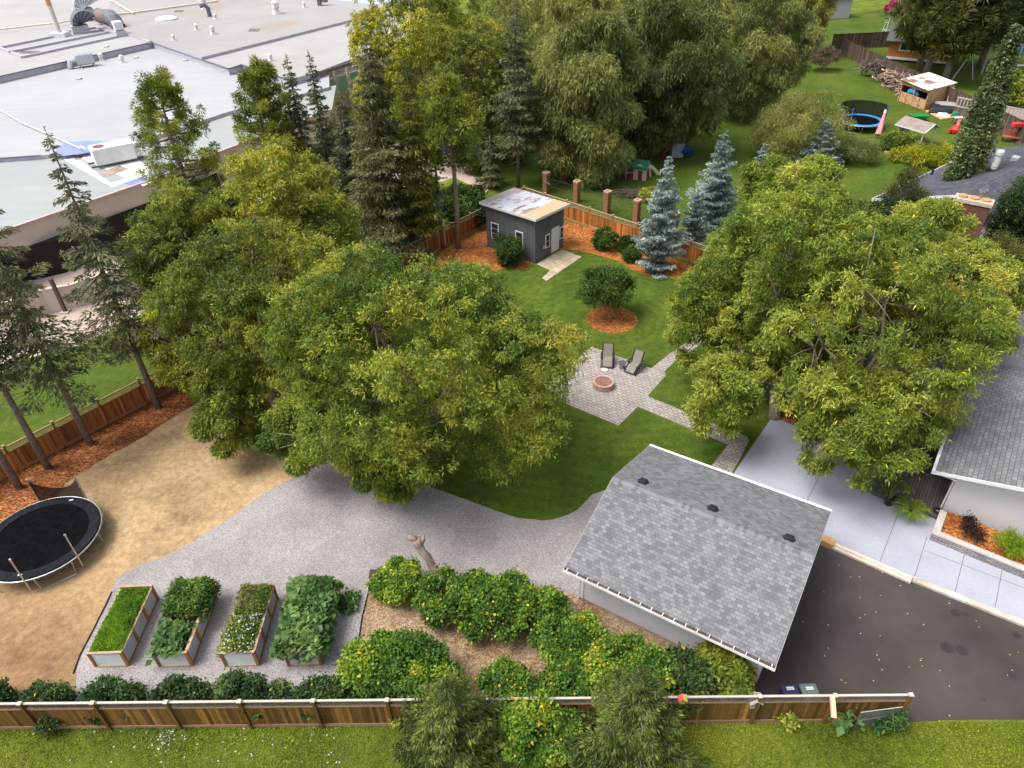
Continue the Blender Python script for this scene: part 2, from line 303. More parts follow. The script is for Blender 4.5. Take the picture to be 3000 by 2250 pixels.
# ------------------------------------------------------------------ foliage
def nrm(a): return a / np.maximum(np.linalg.norm(a, axis=-1, keepdims=True), 1e-9)
def leafmesh(name, P, D, L, W, C, rng, parent=None, flat=0.7, mat=None):
    n = len(P); up = np.array([0, 0, 1.0]) + rng.normal(size=(n, 3)) * flat
    S = nrm(np.cross(D, up)); L = np.broadcast_to(L, (n,))[:, None]; W = np.broadcast_to(W, (n,))[:, None]
    V = np.empty((n, 4, 3), 'f'); V[:, 0] = P; V[:, 1] = P + D * L * 0.45 + S * W * 0.5
    V[:, 2] = P + D * L - np.array([0, 0, 1]) * L * 0.12; V[:, 3] = P + D * L * 0.45 - S * W * 0.5
    V[..., 2] = np.maximum(V[..., 2], 0.05)
    me = bpy.data.meshes.new(name); me.vertices.add(4 * n); me.vertices.foreach_set('co', V.ravel())
    me.loops.add(4 * n); me.loops.foreach_set('vertex_index', np.arange(4 * n, dtype=np.int32))
    me.polygons.add(n); me.polygons.foreach_set('loop_start', np.arange(0, 4 * n, 4, dtype=np.int32)); me.update(calc_edges=True)
    a = me.attributes.new('col', 'FLOAT_COLOR', 'POINT'); Cc = np.ones((n, 4, 4), 'f'); Cc[:, :, :3] = np.clip(C, 0.002, 0.9)[:, None, :]
    a.data.foreach_set('color', Cc.ravel()); me.materials.append(mat or LEAF)
    o = bpy.data.objects.new(name, me); col.objects.link(o)
    if parent is not None: o.parent = parent
    return o
def field(P, rng, f):           # smooth random field in about -1..1
    s = np.zeros(len(P))
    for k in range(5):
        d = rng.normal(size=3); s += np.sin(P @ d * f * (0.6 + 0.5 * k) + rng.uniform(0, 6.28)) / (1 + 0.35 * k)
    return s / 2.2
def tint(P, pal, rng, f=0.9, jit=0.22, bias=0.0, hi=None, ztop=None):
    # pal: list of colours from the usual one to the rarest
    pal = np.array(pal); u = field(P, rng, f) + bias + rng.normal(size=len(P)) * 0.30
    if ztop is not None: u = u + ztop
    k = np.clip((u + 0.9) / 1.9, 0, 0.999) * (len(pal) - 1); i = k.astype(int); t = (k - i)[:, None]
    c = pal[i] * (1 - t) + pal[np.minimum(i + 1, len(pal) - 1)] * t
    return c * np.exp(rng.normal(size=(len(P), 1)) * jit)
GREEN = [(0.055, 0.098, 0.014), (0.098, 0.150, 0.019), (0.155, 0.205, 0.025), (0.215, 0.25, 0.03), (0.29, 0.28, 0.036)]
LIME = [(0.10, 0.15, 0.022), (0.175, 0.23, 0.03), (0.25, 0.30, 0.042), (0.31, 0.34, 0.055), (0.40, 0.37, 0.06)]
YGREEN = [(0.075, 0.11, 0.018), (0.135, 0.178, 0.024), (0.21, 0.24, 0.03), (0.29, 0.295, 0.036), (0.40, 0.36, 0.045)]
WILLOW = [(0.070, 0.098, 0.028), (0.125, 0.160, 0.045), (0.19, 0.225, 0.068), (0.26, 0.28, 0.09), (0.30, 0.28, 0.08)]
SPRUCE = [(0.065, 0.080, 0.040), (0.10, 0.120, 0.058), (0.145, 0.160, 0.074), (0.20, 0.20, 0.088)]
DARKSP = [(0.085, 0.100, 0.050), (0.135, 0.152, 0.076), (0.19, 0.205, 0.098), (0.27, 0.265, 0.12)]
BLUE = [(0.11, 0.145, 0.135), (0.19, 0.24, 0.235), (0.28, 0.34, 0.335), (0.39, 0.44, 0.43)]
PINE = [(0.070, 0.108, 0.020), (0.125, 0.172, 0.026), (0.195, 0.24, 0.034), (0.29, 0.30, 0.045)]
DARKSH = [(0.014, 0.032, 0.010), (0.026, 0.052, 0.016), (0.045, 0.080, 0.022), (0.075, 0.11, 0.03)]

def ellipsoid(bbox, cz, k=1.0):
    x0, x1, y0, y1 = bbox; C = g((x0 + x1) / 2, (y0 + y1) / 2, cz); s = depth(C) / CF
    rx = (x1 - x0) / 2 * s; v = (y1 - y0) / 2 * s; ry = rx * k
    rz = math.sqrt(max(v * v - (ry * math.sin(PITCH)) ** 2, (0.35 * v) ** 2)) / math.cos(PITCH)
    return C, np.array([rx, ry, rz])
def sph(n, rng): return nrm(rng.normal(size=(n, 3)))
def fib(n, rng):
    i = np.arange(n) + 0.5; ph = np.arccos(1 - 2 * i / n); th = math.pi * (1 + 5 ** 0.5) * i + rng.uniform(0, 6.28)
    return np.stack([np.cos(th) * np.sin(ph), np.sin(th) * np.sin(ph), np.cos(ph)], 1)
def crown(C, r, rng, lobes, lr, clumps, leaves, L, W, pal, droop=0.35, spread=0.45, flat=0.5, f=0.5, bias=0.0, out=0.55, jit=0.22, hang=0.0, gap=0.0, lo=-0.85, yel=0.012):
    """sprays of leaves on the outside of many small lobes set round an ellipsoid"""
    d = fib(lobes, rng) + rng.normal(size=(lobes, 3)) * 0.14; d = nrm(d); d = d[d[:, 2] > lo]
    q = np.clip(0.80 + 0.13 * field(d * 3.0, rng, 1.0)[:, None] + rng.normal(size=(len(d), 1)) * 0.08, 0.45, 1.0); q[rng.random(len(d)) < 0.15] *= 0.65
    LC = C + d * r * q; R0 = float(np.mean(r)) * lr * rng.uniform(0.7, 1.25, size=len(d))
    tot = np.maximum((clumps * R0 ** 2 / (R0 ** 2).sum()).astype(int), 3); P = []; N = []
    for c, rad, k, dd in zip(LC, R0, tot, d):
        s = nrm(sph(k, rng) + dd * 0.5 + np.array([0, 0, 0.3])); P.append(c + s * rad * rng.uniform(0.72, 1.15, size=(k, 1)) * np.array([1, 1, 0.8])); N.append(s)
    P = np.concatenate(P); N = np.concatenate(N)
    keep = P[:, 2] > 0.15
    if gap: keep &= field(P, rng, 1.1) > -1.0 + gap
    P = P[keep]; N = N[keep]; m = len(P); k = leaves
    CC = tint(P, pal, rng, f, 0.10, bias)
    idx = np.repeat(np.arange(m), k); n = len(idx)
    J = rng.normal(size=(n, 3)); D = nrm(N[idx] * out + J * 0.75 + np.array([0, 0, -droop]))
    base = P[idx] + rng.normal(size=(n, 3)) * spread * np.array([1, 1, 0.7])
    if hang: base[:, 2] -= rng.random(n) ** 1.3 * hang
    cols = CC[idx] * np.exp(rng.normal(size=(n, 1)) * jit)
    if yel: y_ = rng.random(n) < yel * (0.4 + np.clip(field(P, rng, 0.8)[idx] + 0.6, 0, 2.5)); cols[y_] = np.array([0.42, 0.34, 0.03]) * np.exp(rng.normal(size=(int(y_.sum()), 1)) * 0.25)
    sz = rng.uniform(0.65, 1.25, size=n)
    return base, D, L * sz, W * sz, cols, LC
def limbs(b, base, C, LC, rng, r0, h0, nmax=14, lean=None):
    top = np.array(C, float); base = np.array(base, float)
    fork = base + (top - base) * h0; fork[:2] += rng.normal(size=2) * 0.15
    mid = base + (fork - base) * 0.5 + np.array([*rng.normal(size=2) * 0.08, 0])
    b.tube([base - [0, 0, 0.2], base + [0, 0, 0.25], mid, fork], [r0 * 1.5, r0 * 1.1, r0 * 0.9, r0 * 0.75], 9)
    for t in LC[rng.permutation(len(LC))[:nmax]]:
        m1 = fork + (t - fork) * 0.4 + rng.normal(size=3) * 0.25 + np.array([0, 0, 0.3]); m2 = fork + (t - fork) * 0.75 + rng.normal(size=3) * 0.3
        b.tube([fork, m1, m2, t + (t - fork) * 0.1], [r0 * 0.55, r0 * 0.38, r0 * 0.22, r0 * 0.06], 6)
        for _ in range(5):
            e = m2 + nrm(rng.normal(size=3) + [0, 0, .3]) * 0.30 * np.linalg.norm(t - fork); b.tube([m2, (m2 + e) / 2 + [0, 0, 0.1], e], [r0 * 0.16, r0 * 0.1, r0 * 0.03], 5)
def broadleaf(name, label, bbox, cz, pal, seed, lobes=34, lr=0.36, clumps=2600, leaves=20, L=0.34, W=0.12, trunk=None, r0=0.28, k=1.0, cat='tree', group=None, fork=0.45, bark=None, extra=(), nl=14, **kw):
    rng = np.random.default_rng(seed); C, r = ellipsoid(bbox, cz, k)
    base = g(*trunk) if trunk is not None else np.array([C[0], C[1], 0.0])
    o = thing(name, label, cat, base, group=group); rel = C - base
    parts = [crown(rel, r, rng, lobes, lr, clumps, leaves, L, W, pal, **kw)]
    for bb, z2, cl, lb in extra:
        C2, r2 = ellipsoid(bb, z2, k); parts.append(crown(C2 - base, r2, rng, lb, lr * 1.15, cl, leaves, L, W, pal, **kw))
    A = [np.concatenate([p[i] for p in parts]) for i in range(5)]; LC = np.concatenate([p[5] for p in parts])
    leafmesh('crown', *A, rng, o, kw.get('flat', 0.5))
    b = MB(); limbs(b, (0, 0, 0), rel, LC, rng, r0, fork, nl); b.build('trunk', bark or BARK, o, smooth=True)
    return o
def conifer(name, label, base, top=None, half=1.5, pal=SPRUCE, seed=0, start=0.12, h=None, droop=0.45, gap=0.30, cards=26, L=0.42, W=0.13, power=0.85, r0=0.17, group=None, bark=None, up=0.25, sparse=0.0, lean=None, spread=1.0, rag=0.38):
    """straight trunk, whorls of arching branches hung with needle sprays"""
    rng = np.random.default_rng(seed); bp = g(*base) if len(base) == 2 else np.array(base, float)
    h = h or hz(base, top); o = thing(name, label, 'tree', bp, group=group); P = []; D = []; S = []; bm = MB()
    bm.tube([(0, 0, -0.2), (0, 0, h * 0.3), (0, 0, h * 0.65), (0, 0, h * 0.97)], [r0 * 1.15, r0 * 0.85, r0 * 0.5, 0.025], 8)
    z = h * start; A = 0.0
    while z < h * 0.985:
        t = (z - h * start) / (h * (1 - start)); l0 = half * (1 - t) ** power * (0.55 + 0.45 * min(1, t * 5 + 0.25)) + 0.10
        nb = int(rng.integers(4, 7)) if t < 0.9 else 4
        for i in range(nb):
            if rng.random() < sparse: continue
            A += 2.4 + rng.normal() * 0.35; l = l0 * rng.uniform(1 - rag, 1 + rag * 0.55); dz = rng.normal() * gap * 0.3
            n = max(5, int(cards * (0.35 + l / max(half, 0.1)) * (l / 1.6 + 0.35)))
            s = rng.random(n) ** 0.75; hd = np.array([math.cos(A), math.sin(A), 0]); sd = np.array([-hd[1], hd[0], 0]); wd = rng.choice([-1.0, 1.0], n)
            hp = l * s; zz = z + dz - droop * l * s * (1 - 0.35 * s) + up * l * s ** 2 * 0.6 + 0.1 * l
            wid = 0.34 * l * np.sin(np.pi * np.clip(s * 0.85 + 0.08, 0, 1)) * spread
            off = rng.uniform(0, 1, n) * wid
            p = hd * hp[:, None] + sd * (wd * off)[:, None]; p[:, 2] = zz - off * 0.28 - rng.random(n) * 0.12 * l ** 0.5
            n = n; d = nrm(hd * rng.uniform(0.4, 1.0, (n, 1)) + sd * (wd * rng.uniform(0.1, 0.9, n))[:, None] + rng.normal(size=(n, 3)) * 0.28 + np.array([0, 0, -0.32]))
            P.append(p); D.append(d); S.append(rng.uniform(0.6, 1.15, n) * (0.55 + 0.45 * min(1, l)))
            if l > 0.5: bm.tube([(0, 0, z + dz), hd * l * 0.5 + np.array([0, 0, z + dz - droop * l * 0.35]), hd * l * 0.9 + np.array([0, 0, z + dz - droop * l * 0.6 + up * l * 0.45])], [0.05 * l ** 0.5, 0.03, 0.012], 4, cap=False)
        z += gap * rng.uniform(0.75, 1.25) * (1 - 0.4 * t)
    k = 30; P.append(np.stack([np.zeros(k), np.zeros(k), h * 0.95 + np.linspace(0, 0.05 * h, k)], 1)); D.append(nrm(rng.normal(size=(k, 3)) * 0.5 + [0, 0, 0.7])); S.append(np.full(k, 0.5))
    P = np.concatenate(P); D = np.concatenate(D); S = np.concatenate(S)
    # hanging dead twigs under the crown of a tall tree
    zz = h * start
    for i in range(int(14 * (start > 0.15))):
        a = rng.uniform(0, 6.28); l = rng.uniform(0.5, 1.6); q = rng.uniform(0.45, 1.0) * zz
        bm.tube([(0, 0, q), (math.cos(a) * l, math.sin(a) * l, q - l * 0.25)], [0.02, 0.006], 4, cap=False)
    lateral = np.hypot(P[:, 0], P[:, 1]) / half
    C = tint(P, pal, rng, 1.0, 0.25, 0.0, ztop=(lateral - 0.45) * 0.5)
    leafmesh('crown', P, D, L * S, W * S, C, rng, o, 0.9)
    bm.build('trunk', bark or BARKG, o, smooth=True); return o
def pine(name, label, base, top, half, pal, seed, start=0.3, tufts=150, needles=70, L=0.36, W=0.05, tr=0.45, h=None, r0=0.2, group=None, shape=0.7, bias=0.0):
    """open crown of upturned limbs ending in round tufts of needles"""
    rng = np.random.default_rng(seed); bp = g(*base) if len(base) == 2 else np.array(base, float); h = h or hz(base, top)
    o = thing(name, label, 'tree', bp, group=group); bm = MB(); T = []
    pts = [(rng.normal() * 0.12, rng.normal() * 0.12, h * s) for s in (0.25, 0.5, 0.75)]
    bm.tube([(0, 0, -0.2)] + pts + [(0, 0, h * 0.96)], [r0 * 1.2, r0, r0 * 0.75, r0 * 0.45, 0.04], 8)
    nb = max(8, tufts // 5); a = 0
    for i in range(nb):
        t = (i + rng.random()) / nb; z = h * (start + (1 - start) * t * 0.97); a += 2.4 + rng.normal() * 0.4
        l = half * (math.sin(math.pi * min(1, 0.20 + t * 0.62)) ** shape) * (1 - t ** 3 * 0.65) * rng.uniform(0.65, 1.12)
        hd = np.array([math.cos(a), math.sin(a), 0]); sd = np.array([-hd[1], hd[0], 0]); e = hd * l + np.array([0, 0, z + l * 0.22]); s0 = np.array([0, 0, z])
        m = s0 + (e - s0) * 0.55 - np.array([0, 0, 0.12 * l]); bm.tube([s0, m, e], [0.03 + 0.03 * l, 0.02 + 0.015 * l, 0.015], 5, cap=False)
        for j in range(6):
            s = rng.uniform(0.5, 1.05); c = s0 + (m - s0) * min(1, s / 0.55) if s < 0.55 else m + (e - m) * (s - 0.55) / 0.45
            T.append(c + sd * rng.normal() * 0.32 * l * s + np.array([0, 0, abs(rng.normal()) * 0.22]))
    for j in range(8): T.append(np.array([rng.normal() * 0.25, rng.normal() * 0.25, h * rng.uniform(0.88, 1.0)]))
    T = np.array(T); n = needles; idx = np.repeat(np.arange(len(T)), n); N = len(idx)
    D = nrm(sph(N, rng) + np.array([0, 0, 0.35])); rad = tr * rng.uniform(0.6, 1.2, len(T))[idx]
    P = T[idx] + D * (rad * rng.uniform(0.15, 0.75, N))[:, None]
    C = tint(T, pal, rng, 0.8, 0.1, bias)[idx] * np.exp(rng.normal(size=(N, 1)) * 0.25)
    leafmesh('crown', P, D, L * rng.uniform(0.6, 1.1, N), W, C, rng, o, 2.0); bm.build('trunk', BARK, o, smooth=True); return o
def shrub(name, label, base, half, h, pal, seed, clumps=260, leaves=16, L=0.16, W=0.08, lobes=12, lr=0.42, cat='shrub', group=None, kx=1.0, loc=None, **kw):
    rng = np.random.default_rng(seed); bp = np.array(loc, float) if loc is not None else g(*base)
    s = depth(bp) / CF; hm = half * s if half > 4 else half; o = thing(name, label, cat, bp, group=group)
    kw.setdefault('spread', 0.10); kw.setdefault('f', 1.6); kw.setdefault('lo', -0.35)
    p = crown(np.array([0, 0, h * 0.52]), np.array([hm * kx, hm, h * 0.5]), rng, lobes, lr, clumps, leaves, L, W, pal, **kw)
    leafmesh('foliage', *p[:5], rng, o, kw.get('flat', 0.7))
    b = MB()
    for i in range(6):
        a = rng.uniform(0, 6.28); e = p[5][rng.integers(len(p[5]))]; b.tube([(0.06 * math.cos(a), 0.06 * math.sin(a), -0.05), e * np.array([0.5, 0.5, 0.6]), e], [0.025, 0.018, 0.006], 5, cap=False)
    b.build('stems', BARK, o); return o

# ------------------------------------------------------------------ fences
def jit3(c, r, a=0.16): k = math.exp(r.gauss(0, a)); return tuple(min(0.9, x * k) for x in c)
def fence(name, label, a, b, h, span, ca, cr, seed, cap=None, lattice=True, face=1, bw=0.14, kick=True, latc=None, group=None, endpost=True):
    """posts, upright boards between rails, a lattice strip and a cap rail; face=+1 puts the posts on the left of a->b"""
    r = random.Random(seed); a = np.array(a[:2]); b = np.array(b[:2]); Lg = float(np.linalg.norm(b - a)); n = max(1, round(Lg / span)); sp = Lg / n
    o = thing(name, label, 'fence', (*a, 0), az(a, b), group); latc = latc or cr; cap = cap or cr; y = 0.05 * face
    bt = h - 0.42 if lattice else h - 0.06; B = MB(); K = MB(); Lm = MB(); Cm = MB()
    x = 0.0
    while x < Lg - 0.02:
        w_ = min(bw * r.uniform(0.9, 1.08), Lg - x); B.box(x + 0.004, x + w_ - 0.004, -0.012 + r.uniform(0, 0.006), 0.012 + r.uniform(0, 0.008), 0.10, bt, jit3(ca, r, 0.34)); x += w_
    for i in range(n):
        x0 = i * sp + 0.06; x1 = (i + 1) * sp - 0.06
        if kick: K = MB(); K.box(x0, x1, -0.03, 0.03, 0.0, 0.20, jit3(cr, r, 0.08)); K.build('kick_board', WOOD, o)
        K = MB(); K.box(x0, x1, -0.035, 0.035, bt - 0.002, bt + 0.06, jit3(cr, r, 0.08)); K.build('rail', WOOD, o)
        Cm.box(x0 - 0.08, x1 + 0.08, -0.04, 0.04, h - 0.045, h, jit3(cap, r, 0.05))
        if lattice:
            q = x0; z0 = bt + 0.06; z1 = h - 0.05; dz = z1 - z0
            while q < x1 - 0.05:
                e = min(dz, x1 - q); Lm.bar((q, -0.012, z0), (q + e, -0.012, z0 + e), 0.010, 0.020, jit3(latc, r, 0.1), (0, 1, 0)); Lm.bar((q + dz if q + dz < x1 else x1, 0.012, z0 if q + dz < x1 else z0 + (q + dz - x1)), (q, 0.012, z1), 0.010, 0.020, jit3(latc, r, 0.1), (0, 1, 0)); q += 0.105
    B.build('boards', WOOD, o); Cm.build('cap_rail', WOOD, o)
    if lattice: Lm.build('lattice', WOOD, o)
    for i in range(n + (1 if endpost else 0)):
        p = MB(); x = i * sp; p.box(x - 0.05, x + 0.05, y - 0.055, y + 0.055, -0.1, h + 0.06, jit3(ca, r, 0.1)); p.box(x - 0.075, x + 0.075, y - 0.075, y + 0.075, h + 0.06, h + 0.10, cap); p.build('post', WOOD, o)
    return o
FA = np.array([-7.34, 13.81]); FD = (np.array([13.84, 13.40]) - FA); FD /= np.linalg.norm(FD)
FB = np.array([13.84, 13.40]); FS = FB - FD * 2.665 * 15
fence('front_fence', 'long brown board fence with pale cap rail and lattice top beside the grass verge', FS, FB, 1.8, 2.665, (0.155, 0.078, 0.020), (0.31, 0.19, 0.12), 1, (0.48, 0.42, 0.36), face=-1, latc=(0.15, 0.12, 0.10))
LD = np.array([math.cos(R(50.6)), math.sin(R(50.6))]); L0 = np.array([-27.37, 27.62]); LC_ = np.array([1.62, 62.9])
fence('side_fence', 'red brown board fence with lattice top behind the tall spruces', L0 - LD * 9, LC_, 1.75, 2.44, (0.26, 0.088, 0.028), (0.32, 0.15, 0.07), 2, (0.36, 0.20, 0.12), face=1, latc=(0.30, 0.17, 0.10))
fence('back_fence', 'orange brown board fence with lattice top beside the grey shed', LC_, np.array([21.5, 43.6]), 1.75, 2.44, (0.36, 0.135, 0.035), (0.42, 0.25, 0.13), 3, (0.42, 0.30, 0.19), face=1, latc=(0.45, 0.34, 0.20))
NA = np.array([52.92, 122.84]); NB = np.array([55.40, 74.0])
fence('neighbour_fence', 'weathered dark brown board fence running behind the wooden play shed', NA, NB, 2.3, 2.5, (0.105, 0.075, 0.058), (0.13, 0.10, 0.08), 4, (0.16, 0.125, 0.10), lattice=False, face=-1)
fence('neighbour_cross_fence', 'short dark board fence meeting the weathered fence near the flower basket', NA, NA + np.array([11.5, 1.0]), 2.3, 2.4, (0.085, 0.06, 0.045), (0.12, 0.09, 0.07), 5, lattice=False, face=1)

# brick pillars with wire mesh between
BRICK = Mbrick('pillar_brick', (0.33, 0.115, 0.055), (0.43, 0.18, 0.095), (0.16, 0.11, 0.08), 0.26, 0.085, 0.012, wall=True, b=0.5)
PIL = [g(1600, 565), g(1689, 592), g(1777, 623), g(1863, 650), g(1972, 690), g(1650, 532)]
PLAB = ['brick gate pillar with a pale stick leaning on it, above the shed roof', 'brick pillar at the near corner of the shed roof, second of the wire fence row', 'brick pillar standing alone midway along the wire fence above the lattice fence',
        'brick pillar beside the front blue spruce, with wire mesh on its left', 'brick pillar half hidden by the blue spruces', 'brick pillar set back from the row, under the willow edge']
def pillar(i, p):
    o = thing('brick_pillar', PLAB[i], 'pillar', p, R(-46), 'brick pillars of the wire fence')
    def sh(b):
        b.box(-0.24, 0.24, -0.24, 0.24, 0, 1.92); b.box(-0.27, 0.27, -0.27, 0.27, 1.70, 1.80)
    part('shaft', BRICK, o, sh)
    def cp(b):
        for q in ((-0.29, 0.29, -0.29, -0.14), (-0.29, 0.29, 0.14, 0.29), (-0.29, -0.14, -0.14, 0.14), (0.14, 0.29, -0.14, 0.14)): b.box(*q, 1.92, 2.06)
    part('cap', M('pillar_cap', (0.50, 0.33, 0.25), (0.42, 0.25, 0.18), 6), o, cp)
    return o
for i, p in enumerate(PIL): pillar(i, p)
tag(part('pale_stick', M('pale_wood', (0.62, 0.48, 0.36)), None, lambda b: b.bar(PIL[0] + [-0.27, -0.30, 1.3], PIL[0] + [0.34, -0.33, 0.95], 0.05, 0.07)), 'pale stick fixed across the first brick pillar', 'stick')
WIRE = M('dark_wire', (0.06, 0.075, 0.05), None, 3, 0.6)
WL = ['dark wire mesh between the first two brick pillars', 'dark wire mesh between the second and third brick pillars', 'dark wire mesh between the third and fourth brick pillars', 'dark wire mesh running behind the front blue spruce', 'dark wire mesh set back towards the willow']
for i, (a, b_) in enumerate(((0, 1), (1, 2), (2, 3), (3, 4), (5, 0))):
    a = PIL[a]; b_ = PIL[b_]; Lg = np.linalg.norm(b_ - a); o = thing('mesh_fence', WL[i], 'fence', a, az(a, b_), 'wire mesh panels between brick pillars')
    def up(m):
        x = 0.3
        while x < Lg - 0.3: m.box(x, x + 0.014, -0.007, 0.007, 0.03, 1.5); x += 0.14
    part('wires', WIRE, o, up); [part('rail', WIRE, o, lambda m: m.box(0.24, Lg - 0.24, -0.015, 0.015, z, z + 0.03)) for z in (0.05, 0.75, 1.49)]

# ------------------------------------------------------------------ garage
SHING = Mbrick('grey_shingle', (0.215, 0.217, 0.22), (0.125, 0.127, 0.133), (0.085, 0.087, 0.092), 0.21, 0.14, 0.008, b=0.3, big=0.0)  # dark mortar colour paints the shadow lines between the shingles
SHINGF = Mbrick('brown_grey_shingle', (0.40, 0.385, 0.375), (0.165, 0.16, 0.16), (0.17, 0.165, 0.165), 0.24, 0.155, 0.007, b=0.25, big=0.05)
STUCCO = M('white_stucco', (0.56, 0.56, 0.57), (0.52, 0.52, 0.535), 0.8, 0.85, 0.2, b=0.15, fine=0.04)
def gable(b, x0, x1, y0, y1, ze, zr, th=0.13, yr=None):
    yr = (y0 + y1) / 2 if yr is None else yr
    for ya, za, yb, zb in ((y0, ze, yr, zr), (yr, zr, y1, ze)):
        b.hexa([(x0, ya, za - th), (x1, ya, za - th), (x1, yb, zb - th), (x0, yb, zb - th)], [(x0, ya, za), (x1, ya, za), (x1, yb, zb), (x0, yb, zb)])
GZ = R(-33); GC = np.array([7.81, 19.87, 0]); gar = thing('garage', 'detached white garage with grey shingle roof beside the asphalt driveway', 'garage', GC, GZ)
EZ, RZ = 2.9, 4.36
def gwall(b):
    x0, x1, y0, y1 = -3.85, 3.80, -3.45, 3.75; zz = lambda y: EZ - 0.14 + (RZ - EZ) * (1 - abs(y) / 4.28)
    b.hexa([(x0, y0, 0.25), (x1, y0, 0.25), (x1, y1, 0.25), (x0, y1, 0.25)], [(x0, y0, 2.62), (x1, y0, 2.62), (x1, y1, 2.62), (x0, y1, 2.62)])
    for x in (x0, x1 - 0.1): b.add([(x, y0, 2.62), (x + 0.1, y0, 2.62), (x + 0.1, y1, 2.62), (x, y1, 2.62), (x, 0, zz(0)), (x + 0.1, 0, zz(0))], [(0, 3, 4), (1, 5, 2), (0, 4, 5, 1), (3, 2, 5, 4)])
part('wall', STUCCO, gar, gwall)
part('foundation', M('foundation', (0.42, 0.34, 0.26), (0.33, 0.26, 0.2), 2), gar, lambda b: b.box(-3.80, 3.75, -3.40, 3.70, -0.1, 0.25))
roof = MB(); gable(roof, -4.22, 4.22, -4.28, 0.0, EZ, RZ + 0.0, yr=0.0) if False else None
def gr(b): gable(b, -4.22, 4.22, -4.28, 4.28, EZ, RZ)
rf = part('roof', SHING, gar, gr)
def caps(b):
    r = random.Random(3); x = -4.22
    while x < 4.2:
        c = r.choice([(0.19, 0.192, 0.196), (0.16, 0.162, 0.166), (0.115, 0.118, 0.124), (0.175, 0.177, 0.18)]); x1 = min(4.22, x + 0.155)
        for s in (-1, 1): b.add([(x, 0, RZ + 0.022), (x1, 0, RZ + 0.012), (x1, s * 0.17, RZ - 0.046), (x, s * 0.17, RZ - 0.036)], [(0, 1, 2, 3)], c)
        x += 0.15
part('ridge_caps', PLAINATTR, gar, caps).parent = rf
for x in (-3.05, 0.05, 3.15):
    def v(b):
        z = RZ - 0.21 + 0.0
        b.hexa([(x - 0.20, 0.38, z + 0.06), (x + 0.20, 0.38, z + 0.06), (x + 0.20, 0.78, z - 0.08), (x - 0.20, 0.78, z - 0.08)], [(x - 0.15, 0.42, z + 0.22), (x + 0.15, 0.42, z + 0.22), (x + 0.15, 0.74, z + 0.11), (x - 0.15, 0.74, z + 0.11)])
        b.box(x - 0.25, x + 0.25, 0.5, 0.66, z + 0.0, z + 0.06)
    part('roof_vent', BLACK, gar, v, bevel=0.03).parent = rf
GUT = M('gutter_white', (0.78, 0.78, 0.77), None, 3, 0.5, fine=0.05)
def gut(b):
    b.box(-4.25, 4.25, -4.43, -4.415, EZ - 0.14, EZ - 0.01); b.box(-4.25, 4.25, -4.415, -4.285, EZ - 0.15, EZ - 0.135)
    for s in (-4.25, 4.235): b.box(s, s + 0.015, -4.415, -4.285, EZ - 0.135, EZ - 0.01)
    for i in range(19): b.box(-4.1 + i * 0.455, -4.07 + i * 0.455, -4.43, -4.20, EZ - 0.008, EZ + 0.006)
part('gutter', GUT, gar, gut)
part('gutter_channel', M('gutter_dark_brown', (0.03, 0.022, 0.016), (0.16, 0.09, 0.04), 9, lo=0.45, hi=0.75), gar, lambda b: b.box(-4.23, 4.23, -4.41, -4.29, EZ - 0.13, EZ - 0.10))  # dark brown mottled strip along the gutter channel
part('rear_gutter', GUT, gar, lambda b: b.box(-4.25, 4.25, 4.285, 4.41, EZ - 0.13, EZ + 0.012))
def trim(b):
    for x in (-4.245, 4.222):
        for ya, za, yb, zb in ((-4.28, EZ, 0, RZ), (0, RZ, 4.28, EZ)): b.hexa([(x, ya, za - 0.20), (x + 0.022, ya, za - 0.20), (x + 0.022, yb, zb - 0.20), (x, yb, zb - 0.20)], [(x, ya, za - 0.01), (x + 0.022, ya, za - 0.01), (x + 0.022, yb, zb - 0.01), (x, yb, zb - 0.01)])
part('rake_trim', M('grey_trim', (0.34, 0.33, 0.32), None, 4), gar, trim)
part('corner_trim', WHITE, gar, lambda b: [b.box(x - 0.07, x + 0.07, -3.475, -3.452, 0.25, 2.6) for x in (-3.79, 3.74)])
part('soffit', WHITE, gar, lambda b: b.box(-4.2, 4.2, -4.27, -3.46, EZ - 0.17, EZ - 0.145))
part('downpipe', WHITE, gar, lambda b: b.bar((-3.94, -3.4, 0.1), (-3.94, -3.4, 2.7), 0.08, 0.06))
part('overhead_door', M('garage_door', (0.6, 0.6, 0.6), (0.5, 0.5, 0.5), 2), gar, lambda b: [b.box(3.803, 3.83, -2.6, 2.4, 0.1 + k * 0.56, 0.64 + k * 0.56) for k in range(4)])

# ------------------------------------------------------------------ house on the right
SHING2 = Mbrick('house_shingle', (0.21, 0.207, 0.212), (0.15, 0.148, 0.155), (0.085, 0.085, 0.092), 0.30, 0.20, 0.016, rot=R(90), b=0.35, big=0.03)
SHING3 = Mbrick('wing_shingle', (0.21, 0.207, 0.212), (0.15, 0.148, 0.155), (0.085, 0.085, 0.092), 0.30, 0.20, 0.016, b=0.35, big=0.03)
def Msiding(name, c, row=0.16, dark=0.72):
    m, n, l, p = nodes(name, 0.55, 0.3); v = coords(n, l); s = n.new('ShaderNodeSeparateXYZ'); l.new(v, s.inputs[0])
    d = n.new('ShaderNodeMath'); d.operation = 'DIVIDE'; l.new(s.outputs[2], d.inputs[0]); d.inputs[1].default_value = row
    f = n.new('ShaderNodeMath'); f.operation = 'FRACT'; l.new(d.outputs[0], f.inputs[0])
    x = ramp(n, l, f.outputs[0], [(0.0, tuple(q * dark for q in c)), (0.10, c), (1.0, c)]); l.new(x, p.inputs['Base Color']); bump(n, l, p, f.outputs[0], 0.4, 0.02); return m
SIDE = Msiding('white_siding', (0.62, 0.625, 0.635), 0.11, 0.8)
